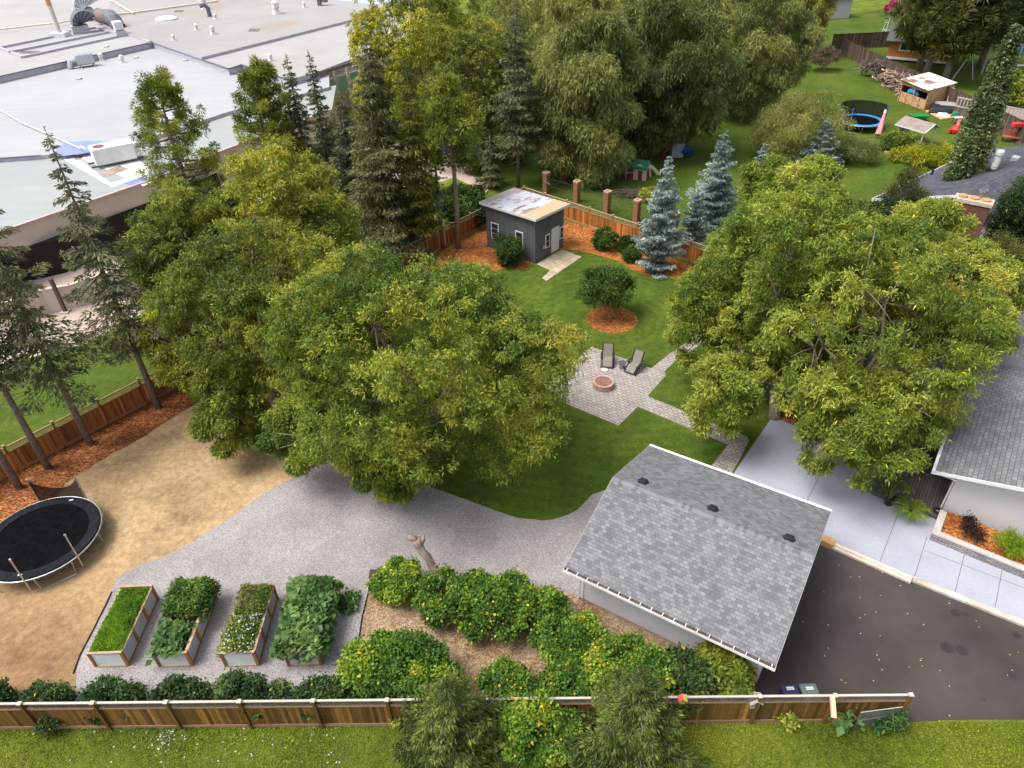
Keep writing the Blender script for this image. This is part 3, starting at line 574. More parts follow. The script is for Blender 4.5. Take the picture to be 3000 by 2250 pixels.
HZ = R(-36.5); HO = np.array([19.45, 23.56, 0]); hou = thing('house', 'white sided house with grey shingle roof behind the right hand tree', 'house', HO, HZ); SL = 0.22; HE = 2.8
def hw(b):
    b.hexa([(0.95, 0.75, 0.0), (10.2, 0.75, 0.0), (10.2, 17, 0.0), (0.95, 17, 0.0)], [(0.95, 0.75, HE - 0.0), (10.2, 0.75, HE - 0.0), (10.2, 17, HE), (0.95, 17, HE)])
    b.add([(0.95, 0.75, HE), (10.2, 0.75, HE), (5.6, 0.75, HE + SL * 5.6 - 0.14), (0.95, 0.85, HE), (10.2, 0.85, HE), (5.6, 0.85, HE + SL * 5.6 - 0.14)], [(0, 1, 2), (3, 5, 4), (0, 2, 5, 3), (1, 4, 5, 2)])
part('wall', SIDE, hou, hw)
def hr(b):
    zr = HE + SL * 5.6
    for xa, za, xb, zb in ((0, HE, 5.6, zr), (5.6, zr, 11.2, HE)): b.hexa([(xa, 0, za - 0.13), (xb, 0, zb - 0.13), (xb, 17.6, zb - 0.13), (xa, 17.6, za - 0.13)], [(xa, 0, za), (xb, 0, zb), (xb, 17.6, zb), (xa, 17.6, za)])
hrf = part('roof', SHING2, hou, hr)
def wr(b):  # wing roof, ridge across
    ye, yr, yb = 5.0, 9.2, 13.4; zr = HE + SL * 4.2 * 1.1
    b.hexa([(-9.6, ye, HE - 0.13), (0.02, ye, HE - 0.13), (5.2, yr, zr - 0.13), (-9.6, yr, zr - 0.13)], [(-9.6, ye, HE + 0.01), (0.02, ye, HE + 0.01), (5.2, yr, zr + 0.01), (-9.6, yr, zr + 0.01)])
    b.hexa([(-9.6, yr, zr - 0.13), (5.2, yr, zr - 0.13), (0.02, yb, HE - 0.13), (-9.6, yb, HE - 0.13)], [(-9.6, yr, zr + 0.01), (5.2, yr, zr + 0.01), (0.02, yb, HE + 0.01), (-9.6, yb, HE + 0.01)])
part('wing_roof', SHING3, hou, wr)
part('wing_wall', SIDE, hou, lambda b: b.box(-9.1, 0.9, 7.6, 12.8, 0, HE - 0.02))
part('gutter', GUT, hou, lambda b: (b.box(-0.13, -0.005, 0, 5.0, HE - 0.12, HE + 0.01), b.box(-9.6, -0.14, 4.87, 4.995, HE - 0.12, HE + 0.01)))
part('rake_trim', WHITE, hou, lambda b: [b.hexa([(xa, -0.04, za - 0.17), (xb, -0.04, zb - 0.17), (xb, -0.005, zb - 0.17), (xa, -0.005, za - 0.17)], [(xa, -0.04, za + 0.015), (xb, -0.04, zb + 0.015), (xb, -0.005, zb + 0.015), (xa, -0.005, za + 0.015)]) for xa, za, xb, zb in ((-0.13, HE - 0.03, 5.6, HE + SL * 5.6), (5.6, HE + SL * 5.6, 11.2, HE))])
part('soffit', WHITE, hou, lambda b: b.box(0.0, 0.94, 0.03, 16, HE - 0.17, HE - 0.145))
part('downpipe', WHITE, hou, lambda b: b.tube([(-0.06, 0.15, HE - 0.12), (0.45, 0.55, HE - 0.45), (0.88, 0.70, HE - 0.6), (0.88, 0.70, 0.2)], 0.045, 6))
DECKM = Mbrick('deck_boards', (0.155, 0.135, 0.13), (0.115, 0.10, 0.10), (0.035, 0.03, 0.03), 40.0, 0.14, 0.012, rot=R(90), b=0.5)
part('deck', DECKM, hou, lambda b: (b.box(-2.1, 0.94, 0.06, 4.9, 0.0, 0.22), b.box(-10.0, 0.9, 4.95, 7.58, 0.0, 0.85)))
part('deck_step', M('deck_skirt', (0.24, 0.215, 0.205), (0.18, 0.16, 0.155), 3), hou, lambda b: (b.box(-2.55, -2.104, 0.10, 2.4, 0, 0.12)))
SKIRT = Mbrick('skirt_boards', (0.135, 0.125, 0.13), (0.105, 0.098, 0.102), (0.03, 0.028, 0.03), 0.16, 40.0, 0.012, wall=True, b=0.4)
part('deck_skirt', SKIRT, hou, lambda b: (b.box(-10.0, 0.9, 4.90, 4.947, 0.0, 0.84)))
def rail(b):
    for x in np.arange(-9.95, 0.8, 0.14): b.box(x, x + 0.04, 5.04, 5.08, 0.85, 1.72)
    b.box(-10, 0.9, 5.02, 5.10, 1.72, 1.78); b.box(-10, 0.9, 5.03, 5.09, 0.93, 0.98)
    for x in (-9.98, -7.3, -4.6, -1.9, 0.8): b.box(x - 0.05, x + 0.05, 5.0, 5.12, 0.85, 1.9)
part('deck_railing', WHITE, hou, rail)
def win(b, x0, x1, y, z0, z1): b.box(x0, x1, y - 0.02, y, z0, z1)
for x0 in (-7.6, -4.0):
    f = part('window', WHITE, hou, lambda b: (b.box(x0, x0 + 1.7, 7.56, 7.597, 1.0, 2.3)))
    part('pane', DARKGLASS, f, lambda b: b.box(x0 + 0.08, x0 + 1.62, 7.535, 7.558, 1.08, 2.22))
# planter along the house wall
PST = Mbrick('planter_stone', (0.36, 0.335, 0.32), (0.22, 0.20, 0.195), (0.12, 0.11, 0.105), 0.30, 0.10, 0.014, wall=True, b=0.7, big=0.1)
PA = g(2722, 1583); PB = g(3000, 1698); pl = thing('stone_planter', 'long raised grey stone planter against the white house wall', 'planter', PA, az(PA, PB)); 
part('stone_wall', PST, pl, lambda b: (b.box(0, 9, 0.0, 0.22, 0, 0.45), b.box(0, 0.22, 0.225, 1.75, 0, 0.45)))
part('coping', M('coping_stone', (0.50, 0.465, 0.44), (0.40, 0.37, 0.35), 3, b=0.3), pl, lambda b: (b.box(-0.03, 9, -0.03, 0.27, 0.452, 0.53), b.box(-0.03, 0.27, 0.275, 1.78, 0.452, 0.53)))
part('mulch', ORANGE, pl, lambda b: b.box(0.23, 9, 0.23, 2.0, 0.05, 0.42))
PLF = lambda x, y, z: PA + np.array([math.cos(az(PA, PB)) * x - math.sin(az(PA, PB)) * y, math.sin(az(PA, PB)) * x + math.cos(az(PA, PB)) * y, z])

# kerb along the pad
K0, K1, K2 = g(2400, 1586), g(2668, 1704), g(3500, 2040)
kb = thing('timber_kerb', 'pale stacked timber edging between asphalt and painted concrete', 'kerb', K0, az(K0, K1)); kl = float(np.linalg.norm(K1 - K0))
part('lower_timber', M('pale_timber', (0.62, 0.52, 0.42), (0.52, 0.43, 0.34), 4), kb, lambda b: b.box(0.3, kl, -0.16, 0.0, 0, 0.12)); part('upper_timber', M('pale_timber_b', (0.66, 0.57, 0.47), (0.56, 0.47, 0.38), 4), kb, lambda b: b.box(0.3, kl, 0.004, 0.16, 0, 0.18))
part('end_block', M('fresh_timber', (0.60, 0.36, 0.17), (0.50, 0.28, 0.12), 4), kb, lambda b: b.box(-0.15, 0.62, -0.20, 0.24, 0.0, 0.32), bevel=0.02).location = (0, 0, 0.004)
kc = thing('concrete_kerb', 'stained cast concrete kerb along the asphalt', 'kerb', K1, az(K1, K2)); kl2 = float(np.linalg.norm(K2 - K1))
part('kerb_stone', M('stained_concrete', (0.60, 0.54, 0.48), (0.36, 0.31, 0.26), 0.9, b=0.3), kc, lambda b: b.box(0.05, kl2, -0.02, 0.28, 0, 0.15), bevel=0.02)

# ------------------------------------------------------------------ garden shed
SZ = R(-40.5); SO = np.array([2.12, 51.03, 0]); shd = thing('garden_shed', 'tall dark grey board shed with rusty sloping metal roof', 'shed', SO, SZ)
SG = Mbrick('shed_boards', (0.125, 0.125, 0.13), (0.108, 0.108, 0.113), (0.055, 0.055, 0.06), 0.20, 60.0, 0.012, wall=True, b=0.4)
SX, SY = 5.06, 3.75
def swall(b): b.hexa([(-SX, 0, 0), (0, 0, 0), (0, SY, 0), (-SX, SY, 0)], [(-SX, 0, 3.78), (0, 0, 3.78), (0, SY, 3.62), (-SX, SY, 3.62)])
part('wall', SG, shd, swall)
def Mrust():
    m, n, l, p = nodes('rusty_sheet', 0.45, 0.5, 0.15); v = coords(n, l)
    f = noise(n, l, coords(n, l, 0, (0.9, 0.35, 1)), 2.2, 5, 0.7); a = ramp(n, l, f, [(0.50, (0.62, 0.64, 0.70)), (0.56, (0.48, 0.40, 0.38)), (0.64, (0.24, 0.13, 0.095))])
    s = n.new('ShaderNodeSeparateXYZ'); l.new(v, s.inputs[0])
    nz = noise(n, l, v, 2.0, 4); ad = n.new('ShaderNodeMath'); ad.operation = 'MULTIPLY_ADD'; l.new(nz, ad.inputs[0]); ad.inputs[1].default_value = 0.9; l.new(s.outputs[0], ad.inputs[2])
    mr = n.new('ShaderNodeMapRange'); mr.inputs[1].default_value = -0.75; mr.inputs[2].default_value = -0.45; l.new(ad.outputs[0], mr.inputs[0])
    a = mix(n, l, mr.outputs[0], a, (0.66, 0.44, 0.25)); mr2 = n.new('ShaderNodeMapRange'); mr2.inputs[1].default_value = -3.7; mr2.inputs[2].default_value = -4.4; l.new(ad.outputs[0], mr2.inputs[0])
    a = mix(n, l, mr2.outputs[0], a, (0.36, 0.29, 0.29)); l.new(a, p.inputs['Base Color']); return m
def sroof(b):
    x0, x1, y0, y1, za, zb = -SX - 0.35, 0.36, -0.36, SY + 0.36, 3.93, 3.72; n = 44
    for i in range(n):
        a = x0 + (x1 - x0) * i / n; c = x0 + (x1 - x0) * (i + 1) / n; h0 = 0.035 * (i % 4 in (0,)); h1 = 0.035 * ((i + 1) % 4 in (0,))
        b.add([(a, y0, za + h0), (c, y0, za + h1), (c, y1, zb + h1), (a, y1, zb + h0)], [(0, 1, 2, 3)])
srf = part('roof', Mrust(), shd, sroof)
part('fascia', WHITE, shd, lambda b: (b.hexa([(-SX - 0.36, -0.39, 3.76), (0.37, -0.39, 3.76), (0.37, -0.36, 3.76), (-SX - 0.36, -0.36, 3.76)], [(-SX - 0.36, -0.39, 3.95), (0.37, -0.39, 3.95), (0.37, -0.36, 3.95), (-SX - 0.36, -0.36, 3.95)]),
     b.hexa([(0.362, -0.36, 3.76), (0.39, -0.36, 3.76), (0.39, SY + 0.36, 3.55), (0.362, SY + 0.36, 3.55)], [(0.362, -0.36, 3.955), (0.39, -0.36, 3.955), (0.39, SY + 0.36, 3.745), (0.362, SY + 0.36, 3.745)])))
part('soffit', M('shed_soffit', (0.3, 0.3, 0.3)), shd, lambda b: b.hexa([(-SX - 0.35, -0.35, 3.78), (0.35, -0.35, 3.78), (0.35, SY + 0.35, 3.57), (-SX - 0.35, SY + 0.35, 3.57)], [(-SX - 0.35, -0.35, 3.80), (0.35, -0.35, 3.80), (0.35, SY + 0.35, 3.59), (-SX - 0.35, SY + 0.35, 3.59)]))
_ux = np.array([math.cos(SZ), math.sin(SZ), 0]); _uy = np.array([-_ux[1], _ux[0], 0])
def onwall(px, py, n, p0):
    r = ray(px, py); t = ((p0 - np.array([0, 0, CH])) @ n) / (r @ n); q = np.array([0, 0, CH]) + r * t - p0; return q @ _ux, q @ _uy, q[2]
def swin(name, c0, c1, side, divs, door=False):
    a = onwall(*c0, _uy if side == 0 else _ux, SO); c = onwall(*c1, _uy if side == 0 else _ux, SO); i = side; u0, u1 = sorted((a[i], c[i])); z0, z1 = sorted((a[2], c[2])); z0 = max(z0, 0.08)
    bx = (lambda b, p, q, d0, d1, za, zb: b.box(p, q, -d1, -d0, za, zb)) if side == 0 else (lambda b, p, q, d0, d1, za, zb: b.box(d0, d1, p, q, za, zb))
    fr = part(name, WHITE, shd, lambda b: bx(b, u0, u1, 0.004, 0.045, z0, z1))
    if not door:
        k = 0.09; n = divs
        for j in range(n):
            za = z0 + k + (z1 - z0 - 2 * k) * j / n + 0.02 * (j > 0); zb = z0 + k + (z1 - z0 - 2 * k) * (j + 1) / n - 0.02 * (j < n - 1)
            part('pane', DARKGLASS, fr, lambda b: bx(b, u0 + k, u1 - k, 0.047, 0.055, za, zb))
    else: part('door_knob', STEEL, fr, lambda b: b.box(0.047, 0.11, u0 + 0.12, u0 + 0.18, 0.95, 1.02))
    return fr
swin('window', (1438.8, 649), (1463, 704), 0, 3); swin('window', (1510, 674), (1533.7, 733), 0, 1)
swin('window', (1597, 690), (1610, 721), 1, 2); swin('window', (1639, 667), (1650, 695), 1, 2); swin('door', (1615, 672), (1636, 742), 1, 1, True)
q = onwall(1589, 723, _ux, SO); part('meter_box', STEEL, shd, lambda b: b.box(0.004, 0.16, q[1] - 0.12, q[1] + 0.12, q[2] - 0.12, q[2] + 0.14))

# ------------------------------------------------------------------ neighbour house (far right) with chimney
NH = thing('neighbour_house', 'dark slate blue shingle roofed house at the right edge behind the tree', 'house', g(2555, 583, 2.8) * [1, 1, 0], R(36.6))
SHB = Mbrick('slate_shingle', (0.115, 0.112, 0.135), (0.072, 0.072, 0.092), (0.04, 0.04, 0.05), 0.34, 0.22, 0.018, b=0.4, big=0.06)
part('wall', M('tan_siding', (0.5, 0.45, 0.4)), NH, lambda b: b.box(0.5, 18, -12.5, -0.5, 0, 2.72))
def nr(b):
    for ya, za, yb, zb in ((0, 2.8, -6.5, 5.1), (-6.5, 5.1, -13, 2.8)): b.hexa([(0, yb, zb - 0.14), (18.5, yb, zb - 0.14), (18.5, ya, za - 0.14), (0, ya, za - 0.14)], [(0, yb, zb), (18.5, yb, zb), (18.5, ya, za), (0, ya, za)])
nrf = part('roof', SHB, NH, nr)
part('eave_trim', WHITE, NH, lambda b: (b.box(0, 18.5, 0.004, 0.06, 2.66, 2.83), b.hexa([(-0.06, -6.5, 4.92), (-0.004, -6.5, 4.92), (-0.004, 0.0, 2.62), (-0.06, 0.0, 2.62)], [(-0.06, -6.5, 5.13), (-0.004, -6.5, 5.13), (-0.004, 0, 2.83), (-0.06, 0, 2.83)])))
def nloc(px, py, z):
    p = g(px, py, z) - np.array(NH.location); c, s = math.cos(R(36.6)), math.sin(R(36.6)); return p[0] * c + p[1] * s, -p[0] * s + p[1] * c, z
x_, y_, _ = nloc(2910, 497, 4.7)
part('flue_pipe', M('flue', (0.68, 0.68, 0.68)), NH, lambda b: (b.lathe([(0.24, 3.9), (0.24, 5.0), (0.27, 5.0), (0.27, 5.9), (0.33, 5.95), (0.33, 6.2), (0.28, 6.3)], 14, o=(x_, y_, 0))))
part('flue_base', BLACK, NH, lambda b: b.lathe([(0.34, 3.6), (0.42, 4.4), (0.40, 4.75), (0.28, 4.8)], 14, o=(x_, y_, 0)))
x2, y2, _ = nloc(2977, 461, 4.9)
part('roof_vent', M('vent_grey', (0.5, 0.5, 0.52)), NH, lambda b: b.box(x2 - 0.3, x2 + 0.3, y2 - 0.3, y2 + 0.3, 4.2, 5.0), bevel=0.1)
x3, y3, _ = nloc(2731, 506, 3.2); part('vent_pipe', BLACK, NH, lambda b: b.lathe([(0.1, 2.9), (0.1, 3.5)], 8, o=(x3, y3, 0)))
x4, y4, zt = nloc(2855, 582, 6.6)
CBR = Mbrick('chimney_brick', (0.12, 0.036, 0.022), (0.18, 0.062, 0.038), (0.17, 0.12, 0.095), 0.24, 0.10, 0.014, wall=True, b=0.5)
def chim(b): b.box(-1.1, 1.1, -0.45, 0.45, 0, 6.35)
ch = part('chimney', CBR, NH, chim); ch.location = (x4, y4, 0); ch.rotation_euler = (0, 0, R(-74))
part('chimney_cap', M('cap_conc', (0.55, 0.45, 0.36), (0.45, 0.35, 0.27), 4), ch, lambda b: b.box(-1.18, 1.18, -0.53, 0.53, 6.352, 6.6))
for i, xx in enumerate((-0.7, 0.0, 0.7)):
    part('chimney_pot', M('clay_pot', (0.60, 0.28, 0.11)), ch, lambda b: b.lathe([(0.28, 6.6), (0.30, 6.72), (0.24, 6.74)], 14, o=(xx, 0, 0)))
part('metal_flue', M('flue_cap', (0.35, 0.35, 0.37), None, 3, 0.4, metal=0.6), ch, lambda b: b.lathe([(0.17, 6.6), (0.17, 7.0), (0.26, 7.0), (0.26, 7.16), (0.2, 7.16), (0.2, 7.02)], 14, o=(0.35, 0.42, 0)))

# ------------------------------------------------------------------ school with flat roofs
sch = thing('school_building', 'sprawling school building with flat pale membrane roofs and pink beige walls', 'school', (0, 0, 0))
def Mmembrane(name, c, stain=0.0):
    m, n, l, p = nodes(name, 0.75, 0.2); v = coords(n, l); f = noise(n, l, v, 0.09, 5, 0.6)
    a = ramp(n, l, f, [(0.35, tuple(x * 0.90 for x in c)), (0.62, c)]); f2 = noise(n, l, coords(n, l, R(36), (0.15, 1.3, 1)), 0.9, 5, 0.7); a = mix(n, l, 1.0, a, ramp(n, l, f2, [(0.3, (0.95,) * 3), (0.7, (1.03,) * 3)]), 'MULTIPLY')
    if stain:
        f3 = noise(n, l, coords(n, l, 0.5, (1, 0.6, 1)), 0.10, 5, 0.7); a = mix(n, l, ramp(n, l, f3, [(0.50, (0, 0, 0)), (0.72, (stain,) * 3)]), a, (0.30, 0.235, 0.19))
    l.new(a, p.inputs['Base Color']); return m
RW = Mmembrane('white_membrane', (0.37, 0.37, 0.382)); RG = Mmembrane('grey_membrane', (0.31, 0.33, 0.322)); RT = Mmembrane('stained_membrane', (0.32, 0.312, 0.304), 0.8); RT2 = Mmembrane('pale_membrane', (0.36, 0.352, 0.345), 0.45)
SWALL = M('beige_wall', (0.60, 0.505, 0.44), (0.54, 0.45, 0.39), 0.6, 0.85, 0.2, fine=0.05); UNDER = M('recess_shade', (0.012, 0.011, 0.011), None, 2); PINKT = M('pink_trim', (0.55, 0.40, 0.38), (0.48, 0.34, 0.33), 2); PARA = M('parapet_metal', (0.44, 0.43, 0.49), (0.36, 0.35, 0.41), 2, 0.5, 0.4); EDGE = M('parapet_edge', (0.12, 0.13, 0.17), None, 2, 0.5)
def slab(nm, px, z0, z1, top, side, edge=None, edges=(), eh=0.16):
    P = [g(x, y, z1) for x, y in px]
    if sum(P[i][0] * P[(i + 1) % len(P)][1] - P[(i + 1) % len(P)][0] * P[i][1] for i in range(len(P))) < 0: P = P[::-1]; edges = [tuple(len(P) - 1 - k for k in e) for e in edges]
    w_ = part(nm, side, sch, lambda b: b.prism(P, z0, z1 - 0.004)); rp = part('roof', top, sch, lambda b: b.add([(p[0], p[1], z1) for p in P], [tuple(range(len(P)))]))
    if edge:
        def e(b):
            for i, j in edges: b.bar(P[i] + [0, 0, 0.02], P[j] + [0, 0, 0.02], 0.22, eh)
        part('roof_edge', edge, sch, e)
    return rp
CA = [(-500, 860), (38, 669), (445, 529), (620, 455), (640, 300), (-500, 380)]
slab('fascia', CA, 2.75, 4.4, RG, SWALL, PINKT, [(0, 1), (1, 2), (2, 3)], 0.2)
slab('wall', [(620, 455), (972, 322), (985, 250), (640, 300)], 0.0, 4.4, RG, SWALL, PINKT, [(0, 1)], 0.2)
slab('wall', [(-500, 520), (0, 464), (118, 456), (380, 425), (660, 330), (965, 255), (960, 100), (-500, 150)], 2.75, 4.75, RW, PARA, EDGE, [(0, 1), (1, 2)], 0.06)
slab('wall', [(-600, 366), (0, 224), (445, 124), (669, 202), (707, 190), (845, 234), (925, 212), (1200, 110), (1200, -120), (-600, -120)], 4.3, 5.5, RT2, PARA, EDGE, [(0, 1), (1, 2), (2, 3), (3, 4), (4, 5)], 0.1)
part('wall', SWALL, sch, lambda b: b.prism([g(x, y, 5.5) for x, y in ((1200, -100), (700, 100), (846, 236), (926, 214), (1200, 112))][::-1], 0, 4.296))
slab('step_wall', [(445, 118), (590, 168), (1005, 64), (1230, 0), (1230, -160), (380, -160), (300, 80)], 5.45, 5.85, RT, PARA)
part('parapet_face', PARA, sch, lambda b: [b.hexa([A_ + N_ * 0.02 - [0, 0, 0.75], B_ + N_ * 0.02 - [0, 0, 0.75], B_ + N_ * 0.05 - [0, 0, 0.75], A_ + N_ * 0.05 - [0, 0, 0.75]], [A_ + N_ * 0.02, B_ + N_ * 0.02, B_ + N_ * 0.05, A_ + N_ * 0.05])
     for A_, B_, N_ in ((g(-600, 366, 5.48), g(0, 224, 5.48), np.array([0.6, -0.8, 0])), (g(0, 224, 5.48), g(445, 124, 5.48), np.array([0.6, -0.8, 0])), (g(445, 124, 5.48), g(669, 202, 5.48), np.array([-0.8, -0.6, 0])), (g(669, 202, 5.48), g(707, 190, 5.48), np.array([0.6, -0.8, 0])))])
# recessed front under the canopy, its shade painted in as near black
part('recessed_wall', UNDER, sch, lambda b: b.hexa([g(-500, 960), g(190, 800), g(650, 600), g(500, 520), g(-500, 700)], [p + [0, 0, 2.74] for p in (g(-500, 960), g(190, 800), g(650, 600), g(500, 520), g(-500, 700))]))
part('canopy_column', M('column_brown', (0.10, 0.07, 0.06)), sch, lambda b: b.bar(g(193, 915), g(193, 915) + [0, 0, 2.74], 0.22))
part('column_base', CONC, sch, lambda b: b.bar(g(193, 915), g(193, 915) + [0, 0, 0.12], 0.6))
# low wall in front
LWP = [g(-300, 1010), g(60, 950), g(150, 915), g(230, 900), g(330, 865), g(420, 833), g(485, 800), g(640, 720)]
lw = thing('low_wall', 'low curved beige wall with scribbled marks before the dark school entrance', 'wall', LWP[0])
def lwall(b):
    for a, c in zip(LWP[:-1], LWP[1:]):
        a = a - LWP[0]; c = c - LWP[0]; d = (c - a) / np.linalg.norm(c - a); nn = np.array([-d[1], d[0], 0]) * 0.28; b.hexa([a, c, c + nn, a + nn], [p + [0, 0, 1.75] for p in (a, c, c + nn, a + nn)])
part('wall_face', SWALL, lw, lwall)
def lcap(b):
    for a, c in zip(LWP[:-1], LWP[1:]):
        a = a - LWP[0]; c = c - LWP[0]; d = (c - a) / np.linalg.norm(c - a); nn = np.array([-d[1], d[0], 0]); b.hexa([p + [0, 0, 1.752] for p in (a - nn * 0.03, c - nn * 0.03, c + nn * 0.31, a + nn * 0.31)], [p + [0, 0, 1.83] for p in (a - nn * 0.03, c - nn * 0.03, c + nn * 0.31, a + nn * 0.31)])
part('wall_cap', M('wall_cap', (0.55, 0.43, 0.38)), lw, lcap)
def scrib(b):
    a, c = LWP[5], LWP[6]; d = (c - a) / np.linalg.norm(c - a); n_ = np.array([d[1], -d[0], 0]) * 0.012; Q = lambda t, z: a - LWP[0] + d * t + n_ + np.array([0, 0, z])
    for s in (((0.0, 0.75), (0.4, 1.1), (0.9, 0.8)), ((0.3, 0.5), (0.5, 0.95)), ((0.4, 1.0), (0.8, 0.6), (1.1, 0.75))):
        b.tube([Q(*q) for q in s], 0.014, 5)
part('scribble', M('spray_mark', (0.16, 0.17, 0.2)), lw, scrib)
# windows at the far wing
wn = np.cross(g(1010, 186, 5.5) - g(925, 212, 5.5), [0, 0, 1.0]); wn /= np.linalg.norm(wn); WP = g(925, 212, 5.5); wd = g(1010, 186, 5.5) - WP; wd /= np.linalg.norm(wd)
GREENG = M('green_glass', (0.20, 0.31, 0.27), (0.25, 0.36, 0.31), 0.5, 0.25, 0.5, fine=0)
if wn[1] > 0: wn = -wn
for k in range(6):
    a = WP + wd * (1.1 + k * 2.3) + wn * 0.03
    f = part('window', WHITE, sch, lambda b: b.hexa([a - [0, 0, 3.2], a + wd * 1.6 - [0, 0, 3.2], a + wd * 1.6 + wn * 0.05 - [0, 0, 3.2], a + wn * 0.05 - [0, 0, 3.2]], [a - [0, 0, 1.2], a + wd * 1.6 - [0, 0, 1.2], a + wd * 1.6 + wn * 0.05 - [0, 0, 1.2], a + wn * 0.05 - [0, 0, 1.2]]))
    c = a + wn * 0.06 + wd * 0.06; part('pane', GREENG, f, lambda b: b.hexa([c - [0, 0, 3.14], c + wd * 1.48 - [0, 0, 3.14], c + wd * 1.48 + wn * 0.01 - [0, 0, 3.14], c + wn * 0.01 - [0, 0, 3.14]], [c - [0, 0, 1.26], c + wd * 1.48 - [0, 0, 1.26], c + wd * 1.48 + wn * 0.01 - [0, 0, 1.26], c + wn * 0.01 - [0, 0, 1.26]]))
    part('wall_rib', SWALL, sch, lambda b: b.bar(a + wd * 1.95 + wn * 0.02 - [0, 0, 5.4], a + wd * 1.95 + wn * 0.02 - [0, 0, 0.5], 0.34, 0.2, up=tuple(wn)))
part('wing_fascia', M('brown_fascia', (0.22, 0.17, 0.16)), sch, lambda b: b.bar(WP - wd * 0.1 + wn * 0.06 - [0, 0, 0.22], WP + wd * 16 + wn * 0.06 - [0, 0, 0.22], 0.12, 0.4))
# low parapet channels and pipes on the roof
def chan(b):
    for p, q in (((4, 139), (166, 106)), ((30, 153), (318, 95)), ((66, 168), (345, 108)), ((-60, 118), (30, 153)), ((35, 155), (66, 168)), ((370, 98), (440, 124)), ((270, 78), (345, 100)), ((175, 95), (280, 82))): b.bar(g(*p, 5.62), g(*q, 5.62), 0.35, 0.35)
part('roof_channel', PARA, sch, chan)
part('drain_stain', M('drain_rust', (0.10, 0.07, 0.055), (0.2, 0.15, 0.12), 2), sch, lambda b: [b.add([g(x - w_, y + h_, z), g(x + w_ * 0.6, y + h_, z), g(x + w_, y - h_, z), g(x - w_ * 0.6, y - h_, z)], [(0, 1, 2, 3)]) for x, y, w_, h_, z in ((745, 88, 20, 4.5, 5.856), (524, 33, 16, 3.5, 5.856), (86, 153, 34, 4, 5.506))])
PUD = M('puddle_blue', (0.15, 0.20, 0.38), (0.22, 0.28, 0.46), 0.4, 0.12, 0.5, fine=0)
structure(sheet('rain_puddle_water', [g(x, y, 4.756) for x, y in ((160, 440), (175, 428), (205, 416), (255, 412), (315, 413), (345, 420), (380, 430), (385, 445), (300, 440), (230, 452), (165, 458))], 4.756, PUD, 0.05, 0.6, 40, world=True))
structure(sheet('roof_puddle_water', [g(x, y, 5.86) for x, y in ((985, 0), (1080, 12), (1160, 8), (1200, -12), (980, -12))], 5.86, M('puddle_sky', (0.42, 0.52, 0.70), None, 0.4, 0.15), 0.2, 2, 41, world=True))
structure(sheet('canopy_puddle_water', [g(x, y, 4.406) for x, y in ((362, 538), (395, 545), (450, 522), (560, 470), (520, 470), (440, 505))], 4.406, PUD, 0.05, 0.8, 42, world=True))
# rooftop air handling unit on its pads
AC = g(338, 478, 4.4); ac = thing('rooftop_air_unit', 'white boxy rooftop air unit with a round fan, on the grey canopy roof', 'air unit', AC, R(35)); ac.scale = (.8, .8, .85)
ACW = M('unit_white', (0.74, 0.73, 0.72), (0.66, 0.65, 0.64), 1.5, 0.5)
part('casing', ACW, ac, lambda b: (b.box(-2.0, 2.3, -1.1, 1.1, 0.35, 2.0), b.hexa([(2.302, -0.9, 0.5), (3.0, -0.9, 0.5), (3.0, 0.9, 0.5), (2.302, 0.9, 0.5)], [(2.302, -0.9, 1.8), (2.5, -0.9, 1.8), (2.5, 0.9, 1.8), (2.302, 0.9, 1.8)])), bevel=0.05)
part('fan', M('fan_red', (0.20, 0.10, 0.09)), ac, lambda b: b.lathe([(0.62, 2.002), (0.62, 2.05), (0.5, 2.06)], 20, o=(-1.1, 0.0, 0)))
part('skid', M('rail_dark', (0.12, 0.1, 0.1)), ac, lambda b: [b.box(-2.6, 3.2, y, y + 0.15, 0.16, 0.34) for y in (-0.9, 0.75)])
part('roof_pad', M('pad_white', (0.86, 0.86, 0.86), None, 2), sch, lambda b: [b.add([g(x, y, z) for x, y in q], [(0, 1, 2, 3)]) for q, z in ((((168, 456), (205, 448), (330, 540), (318, 542)), 4.41), (((316, 540), (420, 505), (430, 512), (330, 548)), 4.414), (((205, 449), (360, 430), (470, 520), (420, 545)), 4.405))])
LITB = M('litter_brown', (0.24, 0.16, 0.12), (0.40, 0.30, 0.25), 1.5)
for q in (((285, 508), (300, 520), (380, 495), (350, 485)), ((215, 466), (225, 472), (245, 458), (240, 455))): part('pad_litter', LITB, sch, lambda b: b.add([g(x, y, 4.42) for x, y in q], [(0, 1, 2, 3)]))
tag(part('gas_pipe', M('pipe_white', (0.75, 0.74, 0.72)), None, lambda b: b.tube([g(-60, 290, 5.0), g(5, 325, 5.0), g(60, 357, 5.0), g(238, 436, 5.0), g(236, 428, 5.3), g(250, 436, 5.6)], 0.07, 6)), 'thin white pipe running across the white roof to the air unit', 'pipe')
tag(part('gas_pipe', M('pipe_cream', (0.72, 0.68, 0.52)), None, lambda b: b.tube([g(-20, 88, 6.05), g(175, 66, 6.05), g(270, 48, 6.05), g(395, 36, 6.05), g(640, 2, 6.05)], 0.14, 6)), 'long cream pipe on blocks across the far roof', 'pipe')
tag(part('gas_pipe', M('pipe_cream2', (0.72, 0.68, 0.56)), None, lambda b: b.tube([g(318, -6, 6.1), g(355, 18, 6.1), g(392, 38, 6.1)], 0.16, 6)), 'short cream pipe slanting down to the long roof pipe', 'pipe')
VW = M('vent_white', (0.72, 0.72, 0.73), None, 3, 0.4, 0.4)
